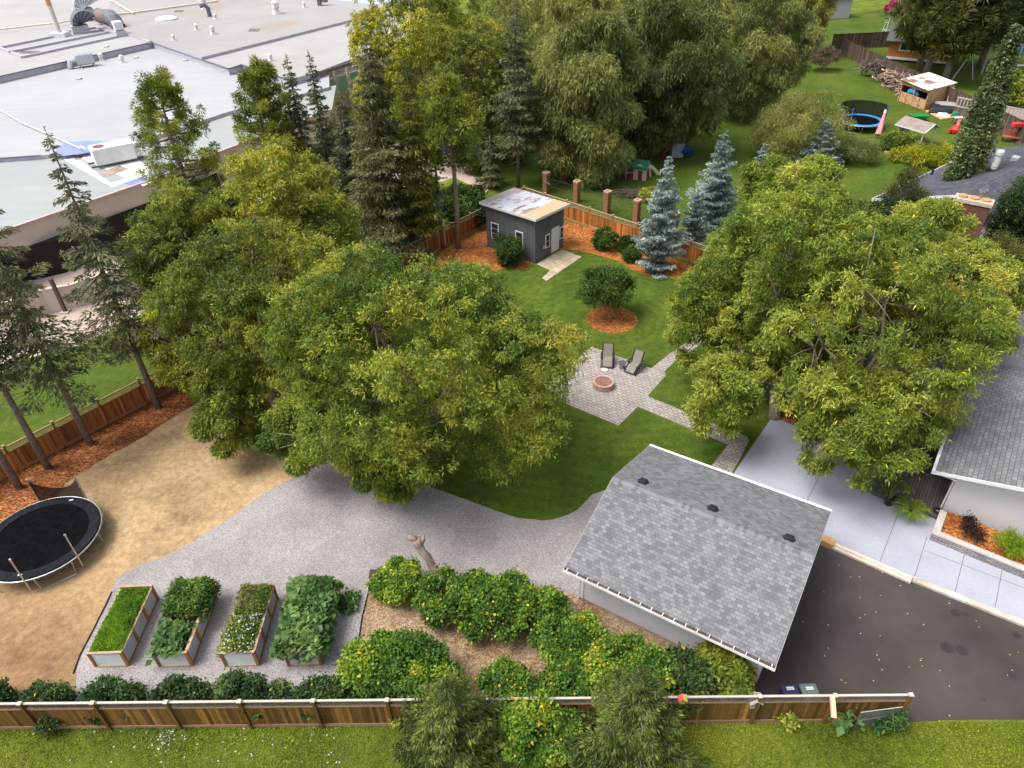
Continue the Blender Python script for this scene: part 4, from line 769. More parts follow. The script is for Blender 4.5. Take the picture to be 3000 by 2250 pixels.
for i, (x, y, z, s, lab) in enumerate(((360, 183, 4.75, 1.0, 'pale square roof vent with cone base, nearest the silver roof duct'), (299, 178, 4.75, 1.0, 'pale cone based roof vent right beside the silver roof duct'), (447, 136, 4.75, 0.9, 'small roof vent tucked under the parapet corner'), (811, 40, 5.85, 2.0, 'tall white slatted roof ventilator'), (625, 100, 5.85, 1.2, 'stubby white roof vent on a square curb near the brown stain'),
        (577, 88, 5.85, 0.9, 'little white hooded vent left of the stubby vent'), (510, 118, 5.85, 0.8, 'small white vent by the parapet corner on the stained roof'), (794, 178, 5.5, 0.9, 'low white vent on the roof behind the two slim spruces'), (632, 56, 5.85, 0.8, 'small white vent below the bent black pipe'), (892, 22, 5.85, 0.9, 'white vent at the top of the stained roof'), (600, 26, 5.85, 1.8, 'white domed roof ventilator near the step in the roof'))):
    t = thing('roof_vent', lab, 'roof vent', g(x, y, z), R(36), 'vents on the school roof')
    part('curb', VW, t, lambda b: b.hexa([(-.32 * s, -.32 * s, 0), (.32 * s, -.32 * s, 0), (.32 * s, .32 * s, 0), (-.32 * s, .32 * s, 0)], [(-.16 * s, -.16 * s, .4 * s), (.16 * s, -.16 * s, .4 * s), (.16 * s, .16 * s, .4 * s), (-.16 * s, .16 * s, .4 * s)]))
    part('hood', VW, t, lambda b: b.lathe([(0.16 * s, 0.4 * s), (0.3 * s, 0.42 * s), (0.3 * s, 0.62 * s), (0.27 * s, 0.64 * s), (0.3 * s, 0.66 * s), (0.3 * s, 0.85 * s), (0.15 * s, 0.98 * s)], 12))
for i, (x, y, lab) in enumerate(((399, 170, 'flat grey roof drain between two vents'), (312, 138, 'flat grey roof drain above the parapet line'), (232, 232, 'flat grey roof drain alone on the white roof'), (543, 178, 'flat grey roof drain beside the parapet by the pines'))):
    tag(part('roof_drain', M('drain_grey', (0.5, 0.5, 0.52)), None, lambda b: b.box(-0.3, 0.3, -0.3, 0.3, 0, 0.16), bevel=0.05), lab, 'roof drain', 'small drains on the school roof').location = Vector(g(x, y, 5.5 if y < 140 else 4.75))
dk = thing('roof_duct', 'silver bent air duct lying on the white school roof', 'duct', g(255, 195, 4.75), R(35))
part('duct_body', STEEL, dk, lambda b: b.box(-1.1, 1.1, -0.6, 0.6, 0.3, 1.6), bevel=0.15); part('duct_elbow', STEEL, dk, lambda b: b.tube([(-1.0, 0, 1.0), (-1.7, 0, 0.9), (-2.0, 0, 0.1)], 0.42, 10)); part('duct_feet', STEEL, dk, lambda b: [b.box(x, x + 0.1, -0.9, 0.9, 0, 0.3) for x in (-0.8, 0.8)])
# two big hooded exhausts
def hood(name, lab, px, z, rz, s, m1, m2):
    t = thing(name, lab, 'roof exhaust', g(*px, z), rz)
    part('curb', M('curb_grey', (0.45, 0.45, 0.46)), t, lambda b: b.box(-1.2 * s, 1.2 * s, -0.9 * s, 0.9 * s, 0, 1.1 * s))
    def h(b):
        n = 12; v = []
        for i in range(n + 1):
            a = math.pi * (0.02 + 0.80 * i / n); v += [(1.6 * s - 1.9 * s * math.cos(a) * 1.0 - 0.6 * s, y * s, 1.1 * s + 2.0 * s * math.sin(a)) for y in (-1.1, 1.1)]
        b.add(v + [(0, -1.1 * s, 1.1 * s), (0, 1.1 * s, 1.1 * s)], [(2 * i, 2 * i + 1, 2 * i + 3, 2 * i + 2) for i in range(n)] + [(2 * i, 2 * i + 2, 2 * n + 2) for i in range(n)] + [(2 * i + 3, 2 * i + 1, 2 * n + 3) for i in range(n)])
    part('hood', m1, t, h); part('hood_ribs', m2, t, lambda b: [b.tube([(0, y * s, 1.15 * s), (1.0 * s - 1.9 * s * math.cos(a) + 0.0, y * s, 1.1 * s + 2.02 * s * math.sin(a))], 0.06 * s, 4) for y in (-1.12,) for a in np.linspace(0.1, 2.5, 7)])
DKM = M('dark_metal', (0.10, 0.105, 0.125), (0.15, 0.155, 0.18), 2, 0.5, 0.4)
hood('roof_exhaust', 'dark ribbed quarter round exhaust hood on a grey curb', (238, 96), 5.5, R(35), 1.0, DKM, BLACK)
hood('roof_exhaust', 'pale grey rounded exhaust hood behind the dark ribbed one', (248, 52), 5.85, R(35), 1.3, M('hood_grey', (0.40, 0.41, 0.42)), VW)
ex = thing('roof_exhaust_pipe', 'large rust and black curved exhaust duct lying on the far roof', 'duct', g(322, 72, 5.85), R(-48))
part('rusty_duct', M('duct_rust', (0.30, 0.15, 0.11), (0.22, 0.11, 0.09), 1), ex, lambda b: b.tube([(-3.0, 0, 1.0), (0, 0, 1.2)], 1.0, 12)); part('black_elbow', DKM, ex, lambda b: (b.tube([(0, 0, 1.2), (1.8, 0, 1.25), (3.2, 0, 0.9), (4.0, 0, 0.0)], 1.1, 12), b.tube([(-3.0, 0, 1.0), (-3.8, 0, 1.2), (-4.4, 0, 0.3)], 0.9, 10)))
ck = thing('chimney_stack', 'thin pale flue stack with rust orange top on the school roof', 'chimney', g(178, 107, 5.5)); part('stack', M('stack_pale', (0.6, 0.57, 0.54)), ck, lambda b: b.lathe([(0.35, 0), (0.35, 4.2)], 10)); part('stack_top', M('stack_rust', (0.55, 0.30, 0.17)), ck, lambda b: b.lathe([(0.36, 4.2), (0.36, 5.6), (0.6, 5.7), (0.6, 6.2)], 10)); part('stack_base', VW, ck, lambda b: b.box(-1.2, 1.2, -1, 1, 0, 0.6))
bpx = thing('bent_vent_pipe', 'black bent vent pipe on the stained school roof', 'pipe', g(615, 48, 5.85), R(30)); part('pipe', DKM, bpx, lambda b: b.tube([(0, 0, 0), (0, 0, 1.3), (-0.5, 0, 1.8), (-1.2, 0, 1.6)], 0.35, 8))
wc = thing('white_roof_cap', 'white square capped stack at the end of the roof channels', 'roof vent', g(355, 106, 5.5), R(36)); part('base', M('cap_grey', (0.5, 0.5, 0.52)), wc, lambda b: b.box(-0.7, 0.7, -0.7, 0.7, 0, 0.8)); part('cap', VW, wc, lambda b: b.box(-0.65, 0.65, -0.65, 0.65, 0.9, 2.1), bevel=0.15)
bk = thing('black_roof_unit', 'small black roof unit near the top of the stained roof', 'roof vent', g(942, 16, 5.85)); part('body', DKM, bk, lambda b: (b.box(-0.6, 0.0, -0.5, 0.5, 0, 1.7), b.box(0.1, 1.2, -0.5, 0.5, 0.5, 1.5)), bevel=0.1)
part('skylight', M('skylight_white', (0.8, 0.8, 0.82)), sch, lambda b: b.lathe([(1.7, 0), (1.7, 0.2), (1.2, 0.4), (0.3, 0.5)], 24, o=tuple(g(488, 57, 5.85))))
# far courtyard past the roofs (top left corner)
structure(sheet('far_paving', [g(*p) for p in ((-500, -20), (150, -20), (150, -60), (-500, -90))], 0.02, TANCONC, world=True))

# ------------------------------------------------------------------ raised vegetable beds
BW, BL, BH = 1.33, 3.25, 0.92
CORR = None
def Mcorr():
    m, n, l, p = nodes('corrugated_steel', 0.35, 0.5, 0.2); v = coords(n, l); s = n.new('ShaderNodeSeparateXYZ'); l.new(v, s.inputs[0])
    q = n.new('ShaderNodeMath'); q.operation = 'MULTIPLY'; l.new(s.outputs[2], q.inputs[0]); q.inputs[1].default_value = 2 * math.pi / 0.075
    si = n.new('ShaderNodeMath'); si.operation = 'SINE'; l.new(q.outputs[0], si.inputs[0])
    f = noise(n, l, v, 3, 4); l.new(ramp(n, l, f, [(0.3, (0.55, 0.58, 0.62)), (0.7, (0.66, 0.69, 0.73))]), p.inputs['Base Color']); bump(n, l, p, si.outputs[0], 1.0, 0.02); return m
CORR = Mcorr()
def bed_wood(b, r):
    c = (0.34, 0.15, 0.05); cl = (0.46, 0.32, 0.20)
    for x in (-0.02, BW - 0.07):
        for i in range(4): y = (BL - 0.09) * i / 3; b.box(x - 0.015, x + 0.105, y - 0.01, y + 0.11, 0, BH + 0.02, jit3(c, r, 0.12))
        b.box(x - 0.02, x + 0.11, 0.10, BL - 0.1, BH - 0.05, BH, jit3(cl, r, 0.08)); b.box(x, x + 0.08, 0.10, BL - 0.1, 0, 0.08, jit3(c, r))
    for y in (-0.03, BL - 0.06): b.box(-0.04, BW + 0.04, y, y + 0.10, BH + 0.022, BH + 0.06, jit3(cl, r, 0.08)); b.box(0.08, BW - 0.08, y + 0.01, y + 0.08, 0, 0.08, jit3(cl, r))
def bed_steel(b):
    b.box(0.09, BW - 0.09, 0.015, 0.03, 0.08, BH - 0.002); b.box(0.09, BW - 0.09, BL - 0.03, BL - 0.015, 0.08, BH - 0.002)
    for x in (0.02, BW - 0.035):
        for i in range(3): y = (BL - 0.09) * i / 3; b.box(x, x + 0.015, y + 0.09, y + (BL - 0.09) / 3, 0.08, BH - 0.05)
BLAB = ['raised steel and timber bed filled with feathery carrot tops', 'raised steel and timber bed with squash in front and bushy plants behind', 'raised steel and timber bed with white flowers and trailing vines', 'raised steel and timber bed buried under large squash leaves']
BPX = [(281, 1955), (468, 1955), (662, 1954), (846, 1952)]; BAZ = R(0.5); beds = []
src = thing('raised_bed', BLAB[0], 'garden bed', g(*BPX[0]), BAZ, 'raised beds on the gravel')
part('timber_frame', WOOD, src, lambda b: bed_wood(b, random.Random(5))); part('steel_panels', CORR, src, bed_steel); part('soil', M('bed_soil', (0.06, 0.045, 0.035), (0.03, 0.022, 0.018), 6), src, lambda b: b.box(0.04, BW - 0.04, 0.035, BL - 0.035, 0.3, BH - 0.14))
for i in range(4):
    if i == 0: o = src
    else:
        o = src.copy(); col.objects.link(o); o.location = Vector(g(*BPX[i])); o['label'] = BLAB[i]
        for ch in list(src.children):
            c = ch.copy(); col.objects.link(c); c.parent = o
    beds.append(o)
def bedplants(name, label, i, x0, x1, y0, y1, h, n, L, W, pal, seed, up=0.6, lump=0.5, flat=0.6, cat='plants', flowers=None):
    rng = np.random.default_rng(seed); o = thing(name, label, cat, beds[i].location, BAZ); k = n
    P = np.stack([rng.uniform(x0, x1, k), rng.uniform(y0, y1, k), np.zeros(k)], 1)
    hh = h * (1 - lump + lump * (0.5 + 0.5 * field(P, rng, 2.2))); ex = np.minimum(np.minimum(P[:, 0] - x0, x1 - P[:, 0]), np.minimum(P[:, 1] - y0, y1 - P[:, 1]))
    hh *= np.clip(0.55 + ex * 2.0, 0.4, 1); P[:, 2] = BH - 0.12 + np.maximum(0.05, hh) * rng.uniform(0.35, 1, k) ** 0.6
    outx = np.where((P[:, 0] < -0.03) | (P[:, 0] > BW + 0.03) | (P[:, 1] < -0.04), 1, 0); P[:, 2] -= outx * rng.uniform(0, 0.55, k)
    D = nrm(rng.normal(size=(k, 3)) * np.array([1, 1, 0.5]) + np.array([0, 0, up])); leafmesh('foliage', P, D, L * rng.uniform(0.6, 1.25, k), W * rng.uniform(0.7, 1.2, k), tint(P, pal, rng, 2.5, 0.22), rng, o, flat)
    if flowers:
        kf = flowers; Q = P[rng.integers(0, k, kf)] + [0, 0, 0.06]; leafmesh('white_flowers', Q, nrm(rng.normal(size=(kf, 3)) + [0, 0, 0.2]), 0.075, 0.07, np.full((kf, 3), 0.72), rng, o, 0.2)['kind'] = 'stuff'
    return o
CARROT = [(0.07, 0.16, 0.010), (0.12, 0.24, 0.012), (0.17, 0.31, 0.016), (0.22, 0.35, 0.024)]; SQUASH = [(0.055, 0.115, 0.032), (0.09, 0.17, 0.05), (0.135, 0.225, 0.07), (0.19, 0.27, 0.07)]; TOM = [(0.05, 0.10, 0.018), (0.085, 0.15, 0.026), (0.135, 0.205, 0.034), (0.28, 0.30, 0.04)]
bedplants('carrot_tops', 'dense bright green carrot tops in the leftmost raised bed', 0, 0.03, BW - 0.03, 0.06, BL - 0.06, 0.34, 13000, 0.10, 0.030, CARROT, 11, 0.8, 0.35)
bedplants('tomato_plants', 'tall bushy green plants at the back of the second bed', 1, -0.22, BW + 0.32, 1.55, BL + 0.15, 1.0, 5200, 0.16, 0.075, TOM, 12, 0.5, 0.4)
bedplants('squash_plants', 'grey green squash leaves at the front of the second bed', 1, -0.12, BW * 0.86, -0.04, 1.35, 0.42, 620, 0.28, 0.24, SQUASH, 13, 0.6, 0.5, 0.35)
bedplants('flowering_plants', 'low plants with many small white flowers in the third bed', 2, -0.18, BW - 0.08, 0.0, 1.75, 0.50, 3200, 0.13, 0.06, [(0.06, 0.11, 0.02), (0.11, 0.17, 0.02), (0.18, 0.23, 0.03), (0.3, 0.3, 0.04)], 14, 0.6, 0.5, flowers=260)
bedplants('pea_vines', 'tangled pea vines with gaps at the back of the third bed', 2, 0.05, BW - 0.02, 1.75, BL - 0.05, 0.75, 2300, 0.15, 0.06, [(0.06, 0.085, 0.025), (0.075, 0.12, 0.02), (0.12, 0.17, 0.02), (0.2, 0.19, 0.06)], 15, 0.4, 0.8)
bedplants('squash_plants', 'mound of large squash leaves spilling over the rightmost bed', 3, -0.42, BW + 0.30, -0.12, BL + 0.15, 0.75, 2500, 0.30, 0.27, SQUASH, 16, 0.6, 0.35, 0.35)

# ------------------------------------------------------------------ trampolines
NETM, _n, _l, _p = nodes('safety_net', 0.8, 0.1); _p.inputs['Base Color'].default_value = (0.012, 0.012, 0.013, 1); _p.inputs['Alpha'].default_value = 0.88
NETT, _n, _l, _p = nodes('thin_safety_net', 0.8, 0.1); _p.inputs['Base Color'].default_value = (0.012, 0.012, 0.013, 1); _p.inputs['Alpha'].default_value = 0.40
PADM_ = M('black_pad', (0.010, 0.011, 0.014), (0.018, 0.019, 0.022), 3, 0.8, 0.08); MATM = M('jump_mat', (0.004, 0.004, 0.005), (0.007, 0.007, 0.008), 4, 0.95, 0.02)
def trampoline(name, label, c, r, h, padm, poles, net, polem, ph):
    t = thing(name, label, 'trampoline', (c[0], c[1], 0))
    part('jump_mat', MATM, t, lambda b: b.lathe([(0.001, h - 0.02), (r * 0.80, h)], 48, cap=False)); part('safety_pad', padm, t, lambda b: b.lathe([(r * 0.795, h + 0.01), (r * 0.80, h + 0.045), (r * 0.97, h + 0.055), (r * 0.985, h - 0.01)], 48, cap=False))
    part('rim', STEEL, t, lambda b: b.torus(r, 0.035, h - 0.02, 56, 8), smooth=True)
    for i in range(5):
        a = 2 * math.pi * i / 5 + 0.35; d = 0.30
        part('leg', STEEL, t, lambda b: b.tube([(r * math.cos(a - d), r * math.sin(a - d), h - 0.03), (r * math.cos(a - d * .9), r * math.sin(a - d * .9), 0.03), (r * math.cos(a + d * .9), r * math.sin(a + d * .9), 0.03), (r * math.cos(a + d), r * math.sin(a + d), h - 0.03)], 0.028, 6))
    for a in poles: part('net_pole', polem, t, lambda b: (b.tube([(r * 1.02 * math.cos(a), r * 1.02 * math.sin(a), 0.25), (r * 1.02 * math.cos(a), r * 1.02 * math.sin(a), ph)], 0.035, 8), b.lathe([(0.05, ph - 0.02), (0.05, ph + 0.06)], 8, o=(r * 1.02 * math.cos(a), r * 1.02 * math.sin(a), 0))))
    for a0, a1, sag, m in net:
        def nb(b):
            n = 14; v = []
            for i in range(n + 1):
                s = i / n; a = a0 + (a1 - a0) * s; z = ph - 0.1 - sag * math.sin(math.pi * s) ** 0.8
                for k in range(5): v.append((r * (1.0 - 0.0 * k) * math.cos(a), r * math.sin(a), h + 0.03 + (z - h) * k / 4))
            b.add(v, [(i * 5 + k, (i + 1) * 5 + k, (i + 1) * 5 + k + 1, i * 5 + k + 1) for i in range(n) for k in range(4)])
        part('safety_net', m, t, nb)
    return t
TC = np.array([-22.38, 22.85, 0]); angp = lambda px: math.atan2(*(g(*px) - TC)[1::-1])
tr = trampoline('trampoline', 'large round black trampoline with a sagging net at the left edge of the yard', TC, 2.62, 0.86, PADM_, [angp((258, 1672)), R(-76), R(118), R(68)], [(R(118), R(68), 0.75, NETM)], STEEL, 2.3)
part('warning_label', WHITE, tr, lambda b: [b.hexa([(x - .09, y - .04, 0.918), (x + .09, y - .02, 0.918), (x + .08, y + .06, 0.918), (x - .10, y + .04, 0.918)], [(x - .09, y - .04, 0.922), (x + .09, y - .02, 0.922), (x + .08, y + .06, 0.922), (x - .10, y + .04, 0.922)]) for x, y in ((0.28, -2.28), (0.35, 2.30))])
BLUEP = M('blue_pad', (0.045, 0.28, 0.72), (0.04, 0.23, 0.62), 2, 0.45, 0.4)
T2 = g(2522, 352, 0.85); trampoline('trampoline', 'blue rimmed trampoline with tall netting in the neighbour yard', T2, 2.5, 0.85, BLUEP, [R(-5), R(40), R(95), R(165), R(-60), R(220)], [(R(-5), R(165), 0.1, NETM), (R(-60), R(-5), 0.1, NETT), (R(165), R(230), 0.1, NETT)], BLUEP, 2.6)

# ------------------------------------------------------------------ patio: fire pit, loungers, side table
FPB = Mbrick('fire_pit_block', (0.48, 0.29, 0.225), (0.56, 0.38, 0.30), (0.25, 0.16, 0.13), 0.26, 0.11, 0.012, wall=True, b=0.5)
fp = thing('fire_pit', 'round pinkish block fire pit with a brown cover on the patio', 'fire pit', g(1767, 1133)); part('block_ring', FPB, fp, lambda b: (b.lathe([(0.64, 0), (0.64, 0.42), (0.55, 0.43), (0.50, 0.42), (0.50, 0.0)], 36, cap=False)))
part('cover', M('rusty_cover', (0.17, 0.075, 0.065), (0.26, 0.15, 0.13), 4, 0.5), fp, lambda b: b.lathe([(0.50, 0.38), (0.48, 0.405), (0.3, 0.415), (0.02, 0.42)], 36))
SLING = M('taupe_sling', (0.26, 0.225, 0.19), (0.22, 0.19, 0.16), 6, 0.7); DFR = M('dark_frame', (0.035, 0.033, 0.036), None, 3, 0.45, 0.4)
def lounger(label, px, rz):
    t = thing('lounge_chair', label, 'lounge chair', g(*px), rz, 'folding loungers on the patio'); w_ = 0.28; t.scale = (1.0, 1.0, 1.0)
    part('backrest', SLING, t, lambda b: b.hexa([(-w_, 0.20, 0.42), (w_, 0.20, 0.42), (w_, 0.52, 1.16), (-w_, 0.52, 1.16)], [(-w_, 0.17, 0.44), (w_, 0.17, 0.44), (w_, 0.49, 1.18), (-w_, 0.49, 1.18)]))
    part('seat', SLING, t, lambda b: (b.hexa([(-w_, -0.35, 0.44), (w_, -0.35, 0.44), (w_, 0.19, 0.41), (-w_, 0.19, 0.41)], [(-w_, -0.35, 0.46), (w_, -0.35, 0.46), (w_, 0.19, 0.43), (-w_, 0.19, 0.43)]), b.hexa([(-w_, -0.62, 0.16), (w_, -0.62, 0.16), (w_, -0.355, 0.44), (-w_, -0.355, 0.44)], [(-w_, -0.62, 0.18), (w_, -0.62, 0.18), (w_, -0.355, 0.46), (-w_, -0.355, 0.46)])))
    def fr(b):
        for s in (-1, 1): b.tube([(s * 0.33, -0.64, 0.15), (s * 0.33, -0.36, 0.45), (s * 0.33, 0.2, 0.42), (s * 0.33, 0.53, 1.18)], 0.036, 6)
        b.tube([(-0.33, 0.53, 1.18), (0.33, 0.53, 1.18)], 0.028, 6); b.tube([(-0.33, -0.64, 0.15), (0.33, -0.64, 0.15)], 0.02, 6); b.tube([(-0.36, -0.62, 0.02), (0.36, -0.62, 0.02)], 0.02, 6); b.tube([(-0.36, 0.55, 0.02), (0.36, 0.55, 0.02)], 0.02, 6)
    part('frame', DFR, t, fr)
    for s in (-1, 1):
        part('leg', DFR, t, lambda b: (b.tube([(s * 0.40, -0.62, 0.03), (s * 0.40, 0.22, 0.60)], 0.03, 6), b.tube([(s * 0.40, 0.60, 0.03), (s * 0.40, -0.22, 0.60)], 0.03, 6))); part('arm', DFR, t, lambda b: b.box(s * 0.40 - 0.05, s * 0.40 + 0.05, -0.30, 0.36, 0.60, 0.64))
    return t
lounger('taupe sling lounger on the patio facing the fire pit, left of the small table', (1779, 1064), R(-8)); lounger('taupe sling lounger turned sideways at the patio edge, right of the small table', (1858, 1083), R(-38))
st = thing('side_table', 'small round dark wire table between the two loungers', 'table', g(1822, 1079)); TBM = M('table_blue', (0.06, 0.065, 0.085), (0.09, 0.095, 0.12), 8, 0.5)
part('table_top', TBM, st, lambda b: b.lathe([(0.02, 0.46), (0.24, 0.46), (0.25, 0.43), (0.24, 0.42)], 20)); part('table_base', TBM, st, lambda b: ([b.tube([(0.2 * math.cos(a), 0.2 * math.sin(a), 0.43), (0.13 * math.cos(a), 0.13 * math.sin(a), 0.2), (0.2 * math.cos(a), 0.2 * math.sin(a), 0.01)], 0.014, 5) for a in np.linspace(0, 6.28, 9)[:-1]], b.torus(0.2, 0.014, 0.02, 20, 5)))
tag(part('rolled_mat', M('pale_cloth', (0.6, 0.56, 0.54)), None, lambda b: b.lathe([(0.05, 0), (0.22, 0.015), (0.22, 0.04), (0.05, 0.05)], 14), bevel=0.0), 'pale footrest pad on the pavers in front of the lounger', 'pad').location = Vector(g(1771, 1084, 0.034))

# ------------------------------------------------------------------ things along the front fence
def bin_(label, px, c, cl):
    t = thing('wheelie_bin', label, 'bin', g(*px, 1.0) * [1, 1, 0] + [0, 0, 0.014], R(2), 'wheeled bins behind the front fence'); mb = M('bin_body', c, None, 3, 0.5); ml = M('bin_lid', cl, None, 3, 0.4)
    part('body', mb, t, lambda b: b.hexa([(-.24, -.25, .08), (.24, -.25, .08), (.24, .25, .08), (-.24, .25, .08)], [(-.30, -.34, .98), (.30, -.34, .98), (.30, .34, .98), (-.30, .34, .98)])); ld = part('lid', ml, t, lambda b: b.hexa([(-.33, -.38, .985), (.33, -.38, .985), (.33, .40, .985), (-.33, .40, .985)], [(-.29, -.33, 1.07), (.29, -.33, 1.07), (.29, .34, 1.09), (-.29, .34, 1.09)]), bevel=0.03)
    part('lid_label', WHITE, ld, lambda b: [b.box(-.13 + .055 * k, -.085 + .055 * k, y, y + .05, 1.094, 1.098) for k in range(5) for y in (0.10, 0.17)]); part('handle', mb, t, lambda b: b.tube([(-.26, .42, .95), (.26, .42, .95)], 0.025, 6))
    for s in (-1, 1): part('wheel', BLACK, t, lambda b: b.tube([(s * .24, .27, .1), (s * .30, .27, .1)], 0.1, 12))
bin_('navy blue wheeled bin behind the fence next to the green one', (2318, 2033), (0.02, 0.024, 0.05), (0.022, 0.026, 0.06)); bin_('grey green wheeled bin behind the fence next to the navy one', (2375, 2033), (0.05, 0.085, 0.075), (0.085, 0.14, 0.125))
FP = lambda x: FA + FD * ((x - FA[0]) / FD[0])
def onf(px, py, off=0.0, z=None):      # point on the plane of the front fence, shifted towards the camera
    n = np.array([-FD[1], FD[0], 0]); p0 = np.array([FA[0], FA[1], 0]) - n * off; r = ray(px, py); t = ((p0 - np.array([0, 0, CH])) @ n) / (r @ n); return np.array([0, 0, CH]) + r * t
GREYW = M('grey_wood', (0.42, 0.38, 0.34), (0.32, 0.285, 0.25), 5); q = onf(2213, 2060, 0.0)
bh = thing('birdhouse', 'weathered grey birdhouse on a fence post beside the bins', 'birdhouse', q); part('box', GREYW, bh, lambda b: b.box(-.16, .16, -.05, .2, -.3, .12)); part('roof', GREYW, bh, lambda b: (b.hexa([(-.24, -.14, .06), (0, -.14, .27), (0, .28, .27), (-.24, .28, .06)], [(-.24, -.14, .10), (0, -.14, .31), (0, .28, .31), (-.24, .28, .10)]), b.hexa([(0.002, -.14, .27), (.24, -.14, .06), (.24, .28, .06), (0.002, .28, .27)], [(0.002, -.14, .31), (.24, -.14, .10), (.24, .28, .10), (0.002, .28, .31)]))); part('backboard', GREYW, bh, lambda b: b.hexa([(-.2, .205, -.35), (.2, .205, -.35), (.2, .235, -.35), (-.2, .235, -.35)], [(-.2, .205, .3), (.2, .205, .3), (.2, .235, .3), (-.2, .235, .3)]))
q = onf(1999, 2050, 0.16); bh = thing('birdhouse', 'small birdhouse painted lime yellow and pink on the fence behind the spruce', 'birdhouse', q)
part('box', M('lime_paint', (0.45, 0.62, 0.05), None, 3), bh, lambda b: b.box(-.10, .10, -.08, .08, -.16, .08)); part('roof', M('pink_paint', (0.75, 0.10, 0.12), None, 3), bh, lambda b: (b.hexa([(-.16, -.12, .02), (0, -.12, .17), (0, .12, .17), (-.16, .12, .02)], [(-.16, -.12, .05), (0, -.12, .20), (0, .12, .20), (-.16, .12, .05)]))); part('roof_side', M('yellow_paint', (0.80, 0.60, 0.05), None, 3), bh, lambda b: b.hexa([(0.002, -.12, .17), (.16, -.12, .02), (.16, .12, .02), (0.002, .12, .17)], [(0.002, -.12, .20), (.16, -.12, .05), (.16, .12, .05), (0.002, .12, .20)]))
a = onf(2438, 2038, 0.10); b_ = onf(2449, 2090, 0.75); pk = thing('leaning_post', 'pale new timber post leaning on the fence above a red planter', 'post', b_); part('timber', M('new_timber', (0.66, 0.47, 0.32), (0.58, 0.40, 0.26), 5), pk, lambda b: b.bar((0, 0, -0.3), a - b_, 0.15))
q = g(2448, 2112); rp_ = thing('red_planter', 'orange red planter box at the fence foot under a big leafed plant', 'planter', q); ORP = M('orange_red', (0.62, 0.16, 0.08), (0.52, 0.12, 0.06), 3, 0.6); part('box', ORP, rp_, lambda b: b.hexa([(-.17, -.14, 0), (.17, -.14, 0), (.17, .14, 0), (-.17, .14, 0)], [(-.2, -.16, .42), (.2, -.16, .42), (.2, .16, .42), (-.2, .16, .42)])); part('rim', ORP, rp_, lambda b: b.box(-.23, .23, -.19, .19, .424, .50), bevel=0.02)
shrub('sunflower_plant', 'big leafed green plant beside the red planter at the fence', (2462, 2122), 0.32, 0.85, SQUASH, 71, 18, 5, 0.34, 0.26, 6, 0.5, 'plant', spread=0.16)
# chain link gate leaning on the fence end
GP = [onf(2523, 2087, 0.30), onf(2643, 2071, 0.25), g(2620, 2112), g(2502, 2136)]; gt = thing('chain_link_gate', 'bent grey chain link gate leaning against the end of the fence', 'gate', GP[3]); O3 = GP[3]
lerp = lambda p, q_, t: p + (q_ - p) * t
part('gate_frame', STEEL, gt, lambda b: (b.tube([p - O3 for p in GP] + [GP[0] - O3], 0.022, 6), b.tube([lerp(GP[0], GP[3], .5) - O3, lerp(GP[1], GP[2], .5) - O3], 0.02, 6)))
def cl(b):
    n = 34; m = 12
    for i in range(-m, n):
        for s in (0, 1):
            pts = []
            for j in range(m + 1):
                u = (i + j if s == 0 else i + m - j) / n
                if 0 <= u <= 1: v = j / m; pts.append(lerp(lerp(GP[0], GP[1], u), lerp(GP[3], GP[2], u), v) - O3)
            if len(pts) > 1: b.bar(pts[0], pts[-1], 0.008)
part('chain_mesh', STEEL, gt, cl)

# dead trunk, stones and small things in the front bed
b0 = g(1303, 1718); t0 = g(1216, 1578, 2.45); dt = thing('dead_trunk', 'bare leaning dead tree trunk broken off above the front shrubs', 'trunk', b0); d = t0 - b0; rg = np.random.default_rng(4)
part('trunk_stem', M('dead_wood', (0.38, 0.30, 0.245), (0.22, 0.17, 0.135), 3, 0.9, 0.1, b=0.9), dt, lambda b: (b.tube([d * s + rg.normal(size=3) * 0.035 - [0, 0, 0.15 * (s == 0)] for s in np.linspace(0, 1, 9)], [0.25, .21, .19, .20, .18, .19, .17, .2, .22], 10), b.tube([d * .42, d * .42 + [0.32, -0.05, 0.25]], [.09, .05], 7), b.tube([d * .86, d * .92 + [0.28, 0, 0.2], d * .95 + [0.36, 0.05, 0.34]], [.13, .09, .03], 7), b.tube([d * .95, d * 1.02 + [-0.28, 0.0, 0.12]], [.16, .13], 8)), smooth=True)
part('pale_scar', M('pale_scar', (0.62, 0.58, 0.55), (0.5, 0.45, 0.42), 5), dt, lambda b: b.tube([d * s + np.array([0.05, -0.06, 0.0]) for s in (0.0, 0.12, 0.24)], [.235, .20, .165], 10))
tag(part('dark_crate', M('dark_crate_grey', (0.06, 0.05, 0.048), (0.045, 0.038, 0.036), 3), None, lambda b: (b.box(-.32, .32, -.22, .22, 0, .42), b.box(-.35, .35, -.25, .25, .424, .47)), bevel=0.03), 'dark brown box tilted beside the lone yellow green shrub', 'box').location = Vector(g(1108, 1700))
tag(part('stepping_stone', CONC, None, lambda b: b.prism([(-.25, -.1), (.1, -.16), (.27, 0.02), (.12, .16), (-.2, .13)], 0, .07)), 'small flat pale stone below the lone yellow green shrub', 'stone').location = Vector(g(1170, 1768))
for glab, P_ in zip(('thin dark edging strip between gravel and wood chips', 'thin dark edging strip between gravel and tan soil'), ([g(*p) for p in ((1290, 1692), (1200, 1691), (1088, 1702), (1061, 1810), (1046, 1915), (1040, 1960))], [g(*p) for p in ((215, 1975), (235, 1920), (272, 1850), (312, 1770), (328, 1735))])): tag(part('gravel_edging', BLACK, None, lambda b: b.tube([p_ + [0, 0, 0.04] for p_ in P_], 0.03, 5)), glab, 'edging')
